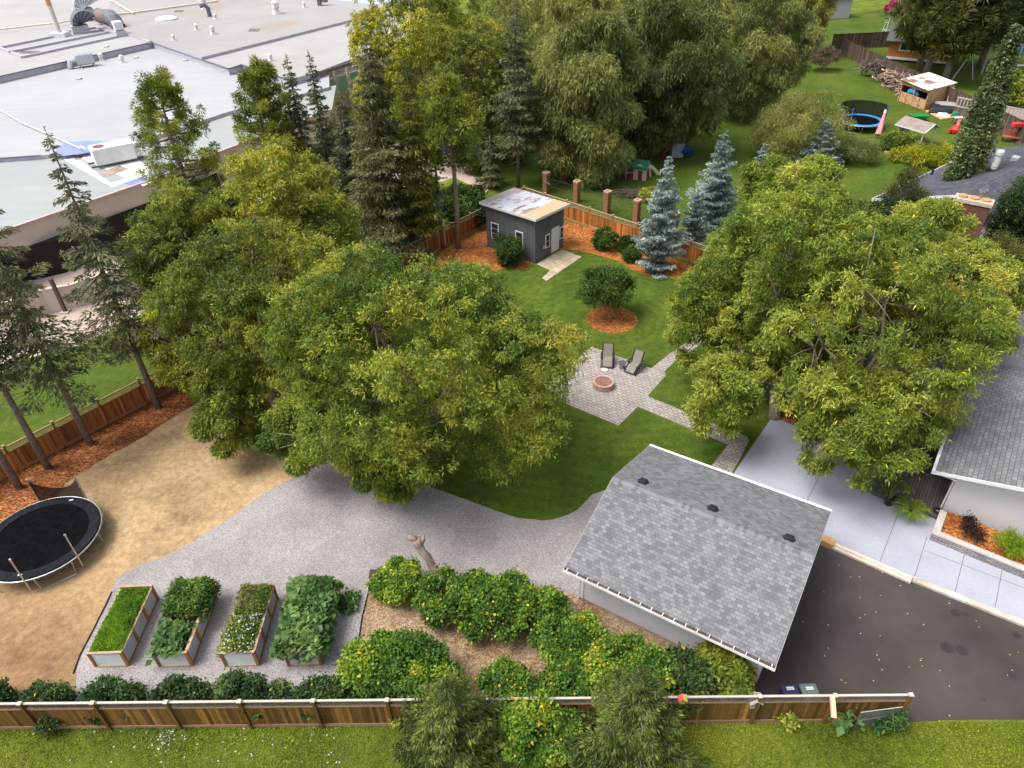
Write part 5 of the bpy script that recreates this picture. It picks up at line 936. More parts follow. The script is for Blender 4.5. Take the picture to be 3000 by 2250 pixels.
# pots on the pad
for lab, px, r_, h_ in (('black pot with a trailing yellow green plant on the pad', (2601, 1476), .24, .46), ('black pot with a feathery palm like plant by the deck', (2668, 1506), .22, .42)):
    t = thing('plant_pot', lab, 'plant pot', g(*px, 0.034)); part('pot', BLACK, t, lambda b: b.lathe([(r_ * .72, 0), (r_, h_), (r_ * 1.06, h_), (r_ * 1.06, h_ + .05), (r_ * .9, h_ + .05), (r_ * .88, h_ - .05)], 18)); part('soil', M('pot_soil', (0.03, 0.022, 0.018)), t, lambda b: b.lathe([(0.01, h_ - .04), (r_ * .88, h_ - .04)], 14, cap=False))
t = thing('hose_pot', 'small dark rim of a hose pot at the planter corner', 'pot', g(2742, 1508, 0.034)); part('rim', BLACK, t, lambda b: b.torus(.17, .05, .32, 20, 8)); part('pot', BLACK, t, lambda b: b.lathe([(.13, 0), (.16, .3), (.12, .3), (.1, .1)], 14)); part('coil', M('hose_tan', (0.45, 0.33, 0.22)), t, lambda b: b.torus(.08, .03, .22, 16, 6))
def palm(label, px, n, l, pal, seed):
    rng = np.random.default_rng(seed); t = thing('potted_plant', label, 'plant', g(*px, 0.4)); P = []; D = []; b = MB()
    for i in range(n):
        a = 6.28 * i / n + rng.normal() * .2; q = rng.uniform(.45, 1) * l; h = np.array([math.cos(a), math.sin(a), 0]); s = np.linspace(.1, 1, 22)[:, None]; c = h * q * s * .85 + np.array([0, 0, 1]) * q * (1.15 * s - .95 * s ** 2); sd = np.array([-h[1], h[0], 0])
        b.tube([c[0], c[8], c[16], c[21]], [.012, .009, .006, .003], 4, c=(.1, .16, .03), cap=False)
        for k in (-1, 1): P.append(c); D.append(nrm(sd * k + h * .6 + np.array([0, 0, -.15]) + rng.normal(size=(22, 3)) * .12))
    P = np.concatenate(P); D = np.concatenate(D); leafmesh('fronds', P, D, .22 * l, .035, tint(P, pal, rng, 2, .15), rng, t, .3); b.build('stems', PLAINATTR, t)
palm('bright yellow green feathery plant rising from the black pot by the deck', (2666, 1500), 15, 1.05, [(0.16, 0.24, 0.02), (0.26, 0.33, 0.03), (0.36, 0.38, 0.04)], 5); shrub('potted_plant', 'loose trailing plant in the black pot on the pad', (2600, 1470), 0.42, 1.2, YGREEN, 72, 70, 10, 0.16, 0.05, 8, .5, 'plant', loc=g(2601, 1476) + [0, 0, 0.42])
# planter plants
shrub('planter_shrub', 'dark purple brown shrub in the stone planter', (0, 0), 0.48, 0.8, [(0.02, 0.012, 0.010), (0.035, 0.02, 0.015), (0.05, 0.03, 0.02)], 73, 130, 12, 0.10, 0.05, 9, .45, loc=PLF(1.25, 0.9, 0.42)); shrub('planter_shrub', 'round lime green clipped shrub in the stone planter', (0, 0), 0.58, 0.85, [(0.10, 0.19, 0.008), (0.15, 0.26, 0.010), (0.22, 0.32, 0.015)], 74, 260, 16, 0.09, 0.03, 14, .4, loc=PLF(2.9, 0.95, 0.42)); shrub('planter_shrub', 'dark shrub cut off by the photo edge at the planter end', (0, 0), 0.5, 0.8, DARKSH, 75, 110, 12, 0.10, 0.05, 9, .45, loc=PLF(4.7, 1.0, 0.42))
# fallen leaves on the drive and lawn, one object
rng = np.random.default_rng(8); Q = np.array([g(rng.uniform(2230, 3000), rng.uniform(1610, 2105)) for _ in range(70)]); Q = Q[[i for i, q in enumerate(Q) if (pr(q)[1] > 1600 + (pr(q)[0] - 2408) * .42) and pr(q)[0] > 2480 - (pr(q)[1] - 1590) * .55]]
Q2 = np.array([g(rng.uniform(1250, 2000), rng.uniform(1200, 1500)) for _ in range(60)]); Q = np.concatenate([Q + [0, 0, .02], Q2 + [0, 0, .03]]); o = leafmesh('fallen_leaves', Q, nrm(rng.normal(size=Q.shape) * [1, 1, .15]), rng.uniform(.05, .10, len(Q)), .045, np.array([(0.62, 0.55, 0.32), (0.55, 0.42, 0.12), (0.7, 0.65, 0.5)])[rng.integers(0, 3, len(Q))], rng, None, .1); o['kind'] = 'stuff'
P = np.array([g(rng.normal(490, 25), rng.normal(2165, 22)) for _ in range(70)] + [g(rng.uniform(200, 1000), rng.uniform(2130, 2240)) for _ in range(40)]); o = leafmesh('white_clover_flowers', P + [0, 0, .05], nrm(rng.normal(size=P.shape) * [1, 1, .1]), .075, .07, np.full((len(P), 3), .62), rng, None, .1); o['kind'] = 'stuff'
# tyre-sized oil stains on the asphalt
structure(part('oil_stain', M('oil_stain_dark', (0.030, 0.025, 0.025), (0.038, 0.032, 0.031), 3, 0.6), None, lambda b: [b.lathe([(0.001, 0.018), (s, 0.0181)], 14, o=(*g(x, y)[:2], 0), cap=False) for x, y, s in ((2800, 1796, .2), (2828, 1800, .13), (2775, 1898, .26), (2818, 1906, .24), (2978, 1862, .16), (2966, 1978, .18), (2884, 2050, .05))]))
# ------------------------------------------------------------------ neighbour yard
def W2(px, z=0): return g(*px, z)
TANW = Mattr('play_shed_boards', fine=0.12, stretch=(1, 1, 8)); S0 = g(2705, 325); ux = np.array([math.cos(R(31)), math.sin(R(31)), 0]); uy = np.array([math.cos(R(104)), math.sin(R(104)), 0]); PX_, PY_ = 5.2, 4.6
ps = thing('play_shed', 'pale timber play shed with half doors and a patchy white roof', 'shed', S0); V3 = lambda x, y, z: ux * x + uy * y + np.array([0, 0, z]); rr = random.Random(2)
def quadbox(b, x0, x1, y0, y1, z0, z1, c): b.hexa([V3(x0, y0, z0), V3(x1, y0, z0), V3(x1, y1, z0), V3(x0, y1, z0)], [V3(x0, y0, z1), V3(x1, y0, z1), V3(x1, y1, z1), V3(x0, y1, z1)], c)
PT = (0.56, 0.34, 0.18)
part('side_wall', TANW, ps, lambda b: [quadbox(b, 0, PX_, 0, 0.08, k * .2, k * .2 + .196, jit3(PT, rr, .08)) for k in range(12)]); part('rear_wall', TANW, ps, lambda b: (quadbox(b, PX_ - .08, PX_, .085, PY_, 0, 2.4, (0.3, 0.15, 0.07)), quadbox(b, 0, PX_ - .085, PY_ - .08, PY_, 0, 2.4, (0.3, 0.15, 0.07))))
for y0 in (0.09, 2.3):
    dr = part('half_door', TANW, ps, lambda b: [quadbox(b, 0, 0.06, y0 + k * .31, y0 + k * .31 + .30, .06, 1.25, jit3(PT, rr, .07)) for k in range(7)]); part('door_brace', TANW, dr, lambda b: [b.bar(V3(-.03, y0 + .1, .15), V3(-.03, y0 + 2.05, 1.2), .06, .1, jit3((0.42, 0.25, 0.13), rr)), b.bar(V3(-.03, y0 + 1.05, .1), V3(-.03, y0 + 1.05, 1.22), .06, .1, jit3((0.42, 0.25, 0.13), rr))])
part('corner_post', TANW, ps, lambda b: [quadbox(b, -.06, .1, y - .06, y + .08, 0, 2.42, (0.5, 0.3, 0.15)) for y in (0.0, 2.25, PY_)]); part('front_beam', TANW, ps, lambda b: quadbox(b, -.05, .05, 0.09, PY_, 2.05, 2.44, PT))
def Mpatch():
    m, n, l, p = nodes('patchy_roof', 0.7, 0.2); v = coords(n, l); f = noise(n, l, v, 0.45, 4, 0.6); l.new(ramp(n, l, f, [(0.47, (0.78, 0.77, 0.76)), (0.52, (0.78, 0.77, 0.76)), (0.54, (0.28, 0.14, 0.09))]), p.inputs['Base Color']); return m
part('roof', Mpatch(), ps, lambda b: b.hexa([V3(-.5, -.15, 2.46), V3(PX_ + .2, -.15, 2.46), V3(PX_ + .2, PY_ + .15, 2.62), V3(-.5, PY_ + .15, 2.62)], [V3(-.5, -.15, 2.52), V3(PX_ + .2, -.15, 2.52), V3(PX_ + .2, PY_ + .15, 2.68), V3(-.5, PY_ + .15, 2.68)]))
kd = thing('blue_kayak', 'bright blue plastic sled standing inside the play shed', 'sled', S0 + V3(.5, 2.7, .9)); part('hull', M('sky_blue', (0.08, 0.42, 0.80), (0.06, 0.34, 0.68), 2, .4), kd, lambda b: b.tube([V3(0, 1.2, -.1), V3(-.05, .6, .55), V3(-.1, -.1, .75), V3(-.1, -.9, .35)], [.1, .38, .42, .12], 10), smooth=True); kd['label'] = 'bright blue curved plastic boat inside the play shed'; kd['category'] = 'boat'
pf = thing('wood_platform', 'low pale timber platform in front of the play shed', 'platform', g(2740, 330)); part('boards', TANW, pf, lambda b: [b.hexa([p - np.array(pf.location) + [0, 0, .02] for p in Q_], [p - np.array(pf.location) + [0, 0, .14] for p in Q_], jit3((0.60, 0.36, 0.16), rr, .06)) for Q_ in ([g(2709, 327), g(2757, 352), g(2812, 345), g(2770, 318)],)])
hp = thing('tarp_heap', 'heap of black grey and green tarps on the timber platform', 'tarps', g(2762, 332) + [0, 0, .15]); part('black_tarp', BLACK, hp, lambda b: b.hexa([(-2.0, -.2, 0), (1.4, -1.2, 0), (2.2, .4, 0), (-.9, 1.6, 0)], [(-1.6, 0, .55), (.9, -.9, .7), (1.6, .3, .6), (-.8, 1.3, .75)]), bevel=.08); part('green_tarp', M('tarp_green', (0.04, 0.20, 0.11)), hp, lambda b: b.hexa([(-.2, -2.0, 0), (2.0, -1.4, 0), (2.2, -.8, 0), (.6, -1.0, 0)], [(0, -1.8, .25), (1.7, -1.3, .4), (1.9, -.9, .4), (.5, -1.1, .45)]), bevel=.05); part('white_tarp', M('tarp_white', (0.7, 0.78, 0.8)), hp, lambda b: b.hexa([(-1.6, -1.7, 0), (-.3, -2.1, 0), (-.2, -1.2, 0), (-1.3, -.9, 0)], [(-1.4, -1.6, .2), (-.4, -1.9, .22), (-.3, -1.3, .3), (-1.2, -1.0, .3)]), bevel=.05); part('grey_board', M('board_mauve', (0.36, 0.31, 0.32)), hp, lambda b: b.hexa([(-.9, .9, .6), (1.7, -.1, .6), (2.4, .8, .75), (-.2, 1.9, .75)], [(-.9, .9, .66), (1.7, -.1, .66), (2.4, .8, .81), (-.2, 1.9, .81)]))
lb = tag(part('leaning_board', TANW, None, lambda b: b.bar((0, 0, 0), (0.3, .8, 2.2), .5, .06, (0.55, 0.36, 0.22))), 'pale board leaning between play shed and dark fence', 'board'); lb.location = Vector(g(2775, 317))
# playhouse with grey roof
H0 = g(2692, 434); pu = thing('playhouse', 'open sided playhouse with a grey brown shingle roof and white posts', 'playhouse', H0, R(28)); PW, PD = 1.9, 2.9
for x, y in ((0, 0), (PW, 0), (0, PD), (PW, PD)): part('post', WHITE, pu, lambda b: b.box(x - .06, x + .06, y - .06, y + .06, 0, 1.9))
part('wall', M('playhouse_grey', (0.40, 0.42, 0.42)), pu, lambda b: (b.box(0.005, 0.055, .07, PD - .07, 0, .75), b.box(0.07, PW - .07, PD - .03, PD + .02, 0, 1.45))); part('shelf', TANW, pu, lambda b: b.box(PW - .5, PW - .1, .2, 1.4, .55, .62, (0.5, 0.3, 0.14)))
part('roof', Mbrick('playhouse_shingle', (0.34, 0.28, 0.25), (0.24, 0.20, 0.18), (0.16, 0.13, 0.12), .3, .16, .012, rot=R(90)), pu, lambda b: [b.hexa([(xa, -.35, za - .05), (xb, -.35, zb - .05), (xb, PD + .35, zb - .05), (xa, PD + .35, za - .05)], [(xa, -.35, za), (xb, -.35, zb), (xb, PD + .35, zb), (xa, PD + .35, za)]) for xa, za, xb, zb in ((-.4, 1.8, PW / 2, 2.5), (PW / 2, 2.5, PW + .4, 1.8))])
part('roof_trim', WHITE, pu, lambda b: ([b.bar((xa, -.37, za - .06), (xb, -.37, zb - .06), .04, .14, up=(0, 1, 0)) for xa, za, xb, zb in ((-.4, 1.8, PW / 2, 2.5), (PW / 2, 2.5, PW + .4, 1.8))], b.box(-.44, -.402, -.36, PD + .36, 1.68, 1.81)))
def toybox(label, px, c, s, name, cat):
    t = thing(name, label, cat, g(*px)); m_ = M(name + '_plastic', c, None, 3, .4); return t, m_
t, m_ = toybox('bright green toy wagon on the neighbour grass', (2688, 355), (0.02, 0.33, 0.07), 1, 'toy_wagon', 'wagon'); part('tub', m_, t, lambda b: b.hexa([(-.75, -.4, .3), (.7, -.4, .3), (.7, .4, .3), (-.75, .4, .3)], [(-1.0, -.6, .75), (1.0, -.6, .75), (1.0, .6, .75), (-1.0, .6, .75)]), bevel=.06); part('tub_shade', M('wagon_shade_green', (0.012, 0.18, 0.04)), t, lambda b: b.box(-.85, .85, -.45, .45, .752, .757))  # darker green sheet on the solid tub paints the shade of a hollow
for x, y in ((-.55, -.4), (.55, -.4), (-.55, .4), (.55, .4)): part('wheel', BLACK, t, lambda b: b.tube([(x, y - .05, .18), (x, y + .05, .18)], .18, 12))
t, m_ = toybox('bright red plastic toy on the neighbour grass by the poplar', (2796, 390), (0.72, 0.03, 0.03), 1, 'red_toy', 'toy'); part('body', m_, t, lambda b: (b.lathe([(.1, 0), (.55, .1), (.6, .5), (.35, .75), (.1, .8)], 12), b.bar((0, 0, .5), (.5, .5, 1.25), .35), b.bar((0, 0, .4), (-.85, -.2, .35), .3)), bevel=.04)
um = thing('folded_umbrella', 'folded pink and white umbrella propped against the blue trampoline', 'umbrella', g(2566, 408)); part('canopy', M('pink_canopy', (0.72, 0.30, 0.28), (0.62, 0.22, 0.22), 2), um, lambda b: b.tube([(0.15, .1, .45), (.4, .5, 1.2), (.75, 1.1, 2.45)], [.34, .27, .12], 10)); part('white_tip', WHITE, um, lambda b: b.tube([(.75, 1.1, 2.45), (.85, 1.25, 2.8)], [.15, .12], 8)); part('pole', DFR, um, lambda b: b.tube([(0, 0, 0), (.15, .1, .5)], .03, 6))
tb = thing('folding_table', 'small grey folding table beside the timber platform', 'table', g(2803, 362)); part('table_top', M('table_grey', (0.45, 0.45, 0.46)), tb, lambda b: b.box(-.6, .6, -.4, .4, .68, .73)); part('legs', DFR, tb, lambda b: [b.bar((x, y, 0), (x * .6, y, .68), .05) for x in (-.5, .5) for y in (-.3, .3)])
# firewood heap
rw = random.Random(6); wp = MB(); A0, A1 = g(2600, 236), g(2672, 280)
for i in range(420):
    t_ = rw.random(); p = A0 + (A1 - A0) * t_ + np.array([rw.gauss(-0.6, .55), rw.gauss(0, .5), 0]); z = max(.1, rw.random() ** 0.8 * (1.9 if t_ > .15 else 1.2) - abs(rw.gauss(0, .25))); a = rw.uniform(0, 6.28); q_ = np.array([math.cos(a), math.sin(a), rw.gauss(0, .35)]) * rw.uniform(.25, .5); wp.tube([p + [0, 0, z] - q_, p + [0, 0, z] + q_], rw.uniform(.06, .13), 6, jit3(rw.choice([(0.20, 0.13, 0.10), (0.30, 0.21, 0.16), (0.36, 0.26, 0.20), (0.13, 0.09, 0.07)]), rw))
tag(wp.build('firewood_pile', PLAINATTR, None), 'long heap of split firewood stacked along the dark fence', 'firewood')['kind'] = 'stuff'
rk = thing('log_rack', 'dark heaped rack of branches against the fence beyond the firewood', 'rack', g(2548, 222)); part('branches', PLAINATTR, rk, lambda b: [b.tube([(rw.gauss(0, .7), rw.gauss(0, .4), rw.uniform(.2, 2.0)), (rw.gauss(0, 1.0), rw.gauss(0, .6), rw.uniform(.4, 2.2))], .07, 5, jit3((0.13, 0.10, 0.085), rw)) for _ in range(46)]); part('supports', WOOD, rk, lambda b: [b.bar((x, y, 0), (x, y, 1.7), .12, c=(.09, .07, .055)) for x in (-1, 1) for y in (-.5, .5)])
# flower basket and obelisk
q = g(2570, 138); fb = thing('flower_stand', 'white wire obelisk plant stand behind the dark fence', 'plant stand', q + [2.5, 3, 0]); part('obelisk', WHITE, fb, lambda b: ([b.bar((x, y, 0), (x * .35, y * .35, 4.2), .09) for x in (-.8, .8) for y in (-.8, .8)], [b.box(-s, s, -s, -s + .06, z, z + .08) for s, z in ((.7, .8), (.55, 1.9), (.42, 3.0))], [b.box(-s, -s + .06, -s, s, z, z + .08) for s, z in ((.7, .8), (.55, 1.9), (.42, 3.0))]))
shrub('flower_basket', 'round magenta flower basket above the white obelisk stand', (0, 0), 1.15, 1.7, [(0.35, 0.02, 0.14), (0.50, 0.04, 0.22), (0.62, 0.10, 0.34)], 76, 160, 14, .26, .2, 9, .5, 'flowers', loc=q + [2.3, 3, 4.25])
# orange walled house and pale sheds behind the trees
oh = thing('orange_house', 'house with an orange brown wall behind the dark conifers', 'house', g(2690, 192) + [1.0, 1.0, 0], R(-32)); part('wall', M('orange_boards', (0.46, 0.16, 0.05), (0.40, 0.135, 0.045), 1.5), oh, lambda b: b.box(-5, 3.2, 0, 7, 0.5, 2.9)); part('base_trim', WHITE, oh, lambda b: b.box(-5, 3.3, -.1, -.004, .3, .62)); part('roof', M('grey_roof', (0.10, 0.095, 0.09), (0.07, 0.07, 0.065), 2), oh, lambda b: gable(b, -5.6, 3.9, -.8, 7.8, 2.9, 4.5)); f = part('window', WHITE, oh, lambda b: b.box(-3.6, .2, -.06, -.004, 1.5, 2.85)); part('pane', DARKGLASS, f, lambda b: b.box(-3.4, 0, -.08, -.062, 1.65, 2.7))
wh = thing('white_cottage', 'white cottage with a pale roof at the top right corner', 'house', g(2962, 62), R(20)); part('wall', M('cottage_white', (0.66, 0.65, 0.66)), wh, lambda b: b.box(-4, 12, 0, 9, 0, 3.6)); part('roof', M('cottage_roof', (0.40, 0.38, 0.40), (0.33, 0.31, 0.33), 1), wh, lambda b: gable(b, -4.8, 13, -1, 10, 3.6, 6.2)); f = part('window', WHITE, wh, lambda b: b.box(1.5, 6, -.06, -.004, 1.0, 3.0)); part('pane', DARKGLASS, f, lambda b: b.box(1.7, 5.8, -.09, -.062, 1.2, 2.8)); part('door', M('door_rose', (0.42, 0.13, 0.15)), wh, lambda b: b.box(-2.2, -.4, -.05, -.004, .1, 2.6))
gs_ = thing('grey_shed', 'pale lavender grey shed beyond the far end of the dark fence', 'shed', g(2462, 84) + [1, 9, 0], R(10)); part('wall', M('lavender_wall', (0.46, 0.44, 0.47)), gs_, lambda b: b.box(-2, 4.5, 0, 5, 0, 3.4)); part('roof', M('shed_roof_grey', (0.42, 0.40, 0.42)), gs_, lambda b: gable(b, -2.3, 4.8, -.3, 5.3, 3.4, 4.5))
# swing frame, deck with rails, blue barrel
sw = thing('swing_frame', 'white metal A frame of a swing behind the play shed', 'swing', g(2775, 250) + [3.5, 2.5, 0]); part('frame', WHITE, sw, lambda b: (b.bar((-1.6, 0, 0), (0.3, .6, 3.6), .1), b.bar((1.3, 0, 0), (0.3, .6, 3.6), .1), b.bar((.3, .6, 3.6), (-2.8, 3.5, 3.6), .1)))
nd = thing('neighbour_deck', 'grey timber deck with balustrade beyond the poplar', 'deck', g(2940, 372), R(-52)); DKW = (0.40, 0.35, 0.32)
part('deck_floor', WOOD, nd, lambda b: b.box(-6, 6, .4, 5, .6, .8, (0.26, 0.20, 0.17))); part('balustrade', WOOD, nd, lambda b: (b.box(-6, 6, .3, .42, 2.0, 2.14, DKW), b.box(-6, 6, .3, .42, 1.05, 1.15, DKW), [b.box(x, x + .12, .33, .39, 1.15, 2.0, DKW) for x in np.arange(-5.9, 6, .38)])); part('lower_boards', WOOD, nd, lambda b: [b.box(x, x + .2, .36, .4, 0, 1.0, jit3((0.13, 0.095, 0.075), rw)) for x in np.arange(-6, 6, .21)])
gb = thing('garden_bench', 'red brown slatted bench and clutter on the neighbour lawn corner', 'bench', g(2972, 420), R(-30)); part('seat', WOOD, gb, lambda b: [b.box(-1.3, 1.3, y, y + .16, .5, .56, (0.38, 0.10, 0.05)) for y in (0, .2, .4, .6)]); part('backrest', WOOD, gb, lambda b: [b.box(-1.3, 1.3, .86, .92, z, z + .14, (0.34, 0.09, 0.05)) for z in (.6, .8, 1.0)]); part('legs', DFR, gb, lambda b: [b.bar((x, y, 0), (x, y, .5), .07) for x in (-1.2, 1.2) for y in (.05, .8)])
rb = tag(part('red_cushion', M('cushion_red', (0.55, 0.04, 0.05)), None, lambda b: b.box(-.9, .9, -.3, .3, 0, .5), bevel=.1), 'red cushion on the neighbour deck rail', 'cushion'); rb.location = Vector(g(2988, 373, 1.6))
bb = thing('blue_barrel', 'bright blue plastic barrel beside the tall bare pine trunk', 'barrel', g(1310, 441)); part('drum', M('barrel_blue', (0.02, 0.10, 0.42), None, 3, .4), bb, lambda b: b.lathe([(.42, 0), (.5, .1), (.52, .7), (.5, 1.3), (.4, 1.42), (.05, 1.42)], 18)); part('lid', M('barrel_lid', (0.03, 0.14, 0.52)), bb, lambda b: b.lathe([(.44, 1.424), (.4, 1.5)], 18))
bs = thing('plastic_chair', 'blue plastic chair in the far right garden', 'chair', g(2980, 160)); BLP = M('chair_blue', (0.02, 0.12, 0.55)); part('seat', BLP, bs, lambda b: b.box(-.6, .6, -.5, .5, .9, 1.05)); part('backrest', BLP, bs, lambda b: b.box(-.6, .6, .45, .6, 1.05, 2.2)); part('legs', BLP, bs, lambda b: [b.bar((x, y, 0), (x, y, .9), .12) for x in (-.5, .5) for y in (-.4, .5)])
sg = thing('garden_slide', 'pale swing seat hanging over a turquoise mat in the far right garden', 'swing', g(2980, 215)); part('seat', M('seat_pale', (0.6, 0.54, 0.48)), sg, lambda b: b.box(-.7, .7, -.3, .3, 1.0, 1.12)); part('ropes', WHITE, sg, lambda b: [b.bar((x, 0, 1.1), (x, .2, 3.6), .05) for x in (-.5, .5)]); part('beam', WOOD, sg, lambda b: (b.bar((-5, .2, 3.7), (4, .2, 3.7), .25, c=(.35, .28, .22)), b.bar((-5, .2, 0), (-5, .2, 3.7), .25, c=(.35, .28, .22))))
tag(part('turquoise_mat', M('mat_turq', (0.03, 0.45, 0.36)), None, lambda b: b.box(-1.8, 1.8, -.7, .7, .01, .12), bevel=.03), 'turquoise mat on the far right lawn', 'mat').location = Vector(g(2975, 238))
# toys under the willow
th = thing('toy_playhouse', 'cream plastic toy playhouse with a green roof and red doors', 'playhouse', g(1868, 520), R(-24)); CR_ = M('cream_plastic', (0.60, 0.54, 0.44)); part('wall', CR_, th, lambda b: (b.box(-.3, .95, -.7, .7, 0, 1.25), b.add([(-.3, -.7, 1.25), (.95, -.7, 1.25), (.3, -.7, 1.7)], [(0, 1, 2)]))); part('roof', M('green_plastic', (0.02, 0.16, 0.10)), th, lambda b: gable(b, -.5, 1.1, -.9, .9, 1.3, 1.85)); part('door', M('maroon_plastic', (0.26, 0.025, 0.035)), th, lambda b: (b.box(.2, .6, -.76, -.705, .02, 1.0), b.box(.955, 1.0, -.35, .35, .1, .9))); part('porch', CR_, th, lambda b: (b.box(-1.15, -1.0, -.6, -.4, 0, 1.1), b.box(-1.1, -.31, -.55, -.45, .5, .6))); part('porch_box', M('maroon2', (0.24, 0.025, 0.035)), th, lambda b: b.box(-.8, -.32, -.95, -.5, 0, .55))
sl_ = thing('toy_slide', 'small cream plastic slide beside the toy playhouse', 'slide', g(1893, 520), R(10)); part('ladder', CR_, sl_, lambda b: (b.bar((-.3, 0, 0), (-.05, 0, 1.7), .16), b.bar((.45, 0, 0), (.1, 0, 1.7), .16), b.box(-.2, .25, -.3, .3, 1.0, 1.1))); part('chute', CR_, sl_, lambda b: b.tube([(.15, .2, 1.2), (.8, .3, .7), (1.3, .35, .15), (1.6, .35, .1)], .2, 6))
pg = thing('play_tower', 'plastic climbing tower with a red slide and a blue tube under the willow', 'play tower', g(1980, 458)); part('tower', M('tower_grey', (0.34, 0.36, 0.44)), pg, lambda b: (b.box(-.6, .7, -.5, .6, 0, 1.5), [b.bar((x, y, 1.5), (x, y, 2.6), .14) for x in (-.5, .6) for y in (-.4, .5)]), bevel=.05); part('slide', M('slide_red', (0.35, 0.02, 0.04)), pg, lambda b: b.hexa([(-2.0, -.6, .1), (-1.8, -.9, .1), (-.5, -.4, 1.5), (-.6, -.05, 1.5)], [(-2.0, -.6, .22), (-1.8, -.9, .22), (-.5, -.4, 1.65), (-.6, -.05, 1.65)])); part('tube', M('tube_blue', (0.02, 0.06, 0.22)), pg, lambda b: b.tube([(.7, -.3, .9), (1.1, -.5, .6), (1.3, -.8, .5)], .48, 12)); part('roof', M('tower_roof', (0.10, 0.10, 0.12)), pg, lambda b: b.hexa([(-.7, -.6, 2.6), (.8, -.6, 2.6), (.8, .7, 2.6), (-.7, .7, 2.6)], [(-.1, -.1, 3.0), (.2, -.1, 3.0), (.2, .2, 3.0), (-.1, .2, 3.0)]))
br = random.Random(9); tag(part('brush_pile', PLAINATTR, None, lambda b: [b.tube([(br.gauss(0, .8), br.gauss(0, .5), br.uniform(0, .4)), (br.gauss(0, 1.1), br.gauss(0, .7), br.uniform(.05, .6))], .025, 4, jit3((0.10, 0.07, 0.055), br)) for _ in range(130)]), 'low heap of dark twigs on the grass by the brick pillars', 'brush pile').location = Vector(g(1852, 575))
tag(part('log_border', M('log_brown', (0.42, 0.26, 0.15), (0.32, 0.2, 0.12), 3), None, lambda b: b.bar(g(2590, 448) + [0, 0, .1], g(2745, 492) + [0, 0, .1], .25)), 'long low timber border of the yellow lily bed', 'border')
bg_ = thing('dark_bag', 'dark navy bundle resting on the low beige wall', 'bag', g(390, 830, 0.0) + [0, 0, 1.83]); part('bundle', M('navy_cloth', (0.012, 0.014, 0.045)), bg_, lambda b: b.lathe([(.1, 0), (.42, .08), (.45, .5), (.3, .85), (.05, .95)], 12), smooth=True); part('strap', BLACK, bg_, lambda b: b.tube([(.3, 0, .1), (.55, 0, .6), (.1, .1, 1.1), (-.4, .1, .9)], .1, 6))

pc = thing('patio_chair', 'pale wooden patio chair half hidden under the lime tree by the deck', 'chair', g(2152, 1062), R(-60)); PTM = M('patio_wood', (0.55, 0.36, 0.26), (0.46, 0.29, 0.2), 4)
part('seat', PTM, pc, lambda b: [b.box(-.3, .3, y, y + .1, .40, .43) for y in (-.3, -.18, -.06, .06, .18)]); part('backrest', PTM, pc, lambda b: [b.hexa([(x, .28, .43), (x + .09, .28, .43), (x + .09, .31, .43), (x, .31, .43)], [(x, .52, 1.1), (x + .09, .52, 1.1), (x + .09, .55, 1.1), (x, .55, 1.1)]) for x in (-.3, -.19, -.08, .03, .14)])
for x in (-.27, .27):
    part('leg', PTM, pc, lambda b: (b.bar((x, -.28, 0), (x, -.28, .62), .06), b.bar((x, .3, 0), (x, .25, .42), .06))); part('arm', PTM, pc, lambda b: b.box(x - .06, x + .06, -.34, .36, .624, .65))

# ------------------------------------------------------------------ trees
KW = dict(spread=0.15, droop=0.28, out=0.55)
broadleaf('maple_tree', 'largest dense green maple in the middle of the yard, shading gravel and lawn', (800, 1665, 700, 1440), 6.4, GREEN, 101, 144, 0.180, 3305, 59, .19, .055, r0=.34, f=1.1, bias=0.05, jit=.28, extra=(((1010, 1270, 1230, 1455), 2.8, 700, 22), ((775, 1000, 1130, 1395), 3.4, 700, 22)), **KW)
broadleaf('maple_tree', 'green tree with a long low branch hanging over the tan soil', (470, 1010, 640, 1200), 6.2, YGREEN, 102, 105, 0.192, 1922, 54, 0.22, 0.061, r0=.3, f=.4, bias=0.1, gap=.3, extra=(((570, 790, 1080, 1345), 2.7, 850, 24), ((440, 640, 900, 1150), 4.5, 850, 22)), **KW)
broadleaf('ash_tree', 'yellowing tree crowded before the dark school entrance', (370, 760, 545, 930), 7.2, YGREEN, 103, 105, 0.198, 1768, 54, 0.23, 0.063, r0=.28, f=.4, bias=.1, gap=.3, **KW)
broadleaf('ash_tree', 'yellowing tree behind the maple with a pale topmost bough', (610, 1040, 440, 880), 8.0, YGREEN, 104, 105, 0.198, 1845, 54, 0.23, 0.063, r0=.28, f=.4, bias=.2, gap=.3, **KW)
broadleaf('ash_tree', 'green tree hanging low beside the board fence, left of the maple', (700, 1010, 720, 1010), 4.0, GREEN, 105, 62, 0.216, 922, 54, 0.22, 0.063, r0=.2, f=.4, gap=.1, **KW)
broadleaf('silver_maple', 'broad lime green tree with its trunk at the edge of the concrete pad', (2050, 2570, 540, 1130), 6.9, LIME, 106, 120, .19, 2666, 54, .22, .06, trunk=(2268, 1222), r0=.30, f=.8, bias=-.30, gap=.25, fork=.42, bark=BARK, nl=20, yel=.02, extra=(((2165, 2470, 440, 740), 8.6, 1500, 44), ((1975, 2180, 740, 1060), 5.4, 900, 34), ((2010, 2215, 1040, 1280), 3.6, 620, 24)), **KW)
broadleaf('silver_maple', 'lime green tree arching over the house roof and deck', (2250, 2860, 640, 1330), 6.6, LIME, 107, 110, 0.180, 2075, 56, 0.23, 0.058, r0=.28, f=.4, bias=-.05, gap=.70, yel=.04, extra=(((2330, 2700, 1090, 1400), 4.2, 1500, 40), ((2560, 2800, 1010, 1330), 5.0, 800, 24)), **KW)
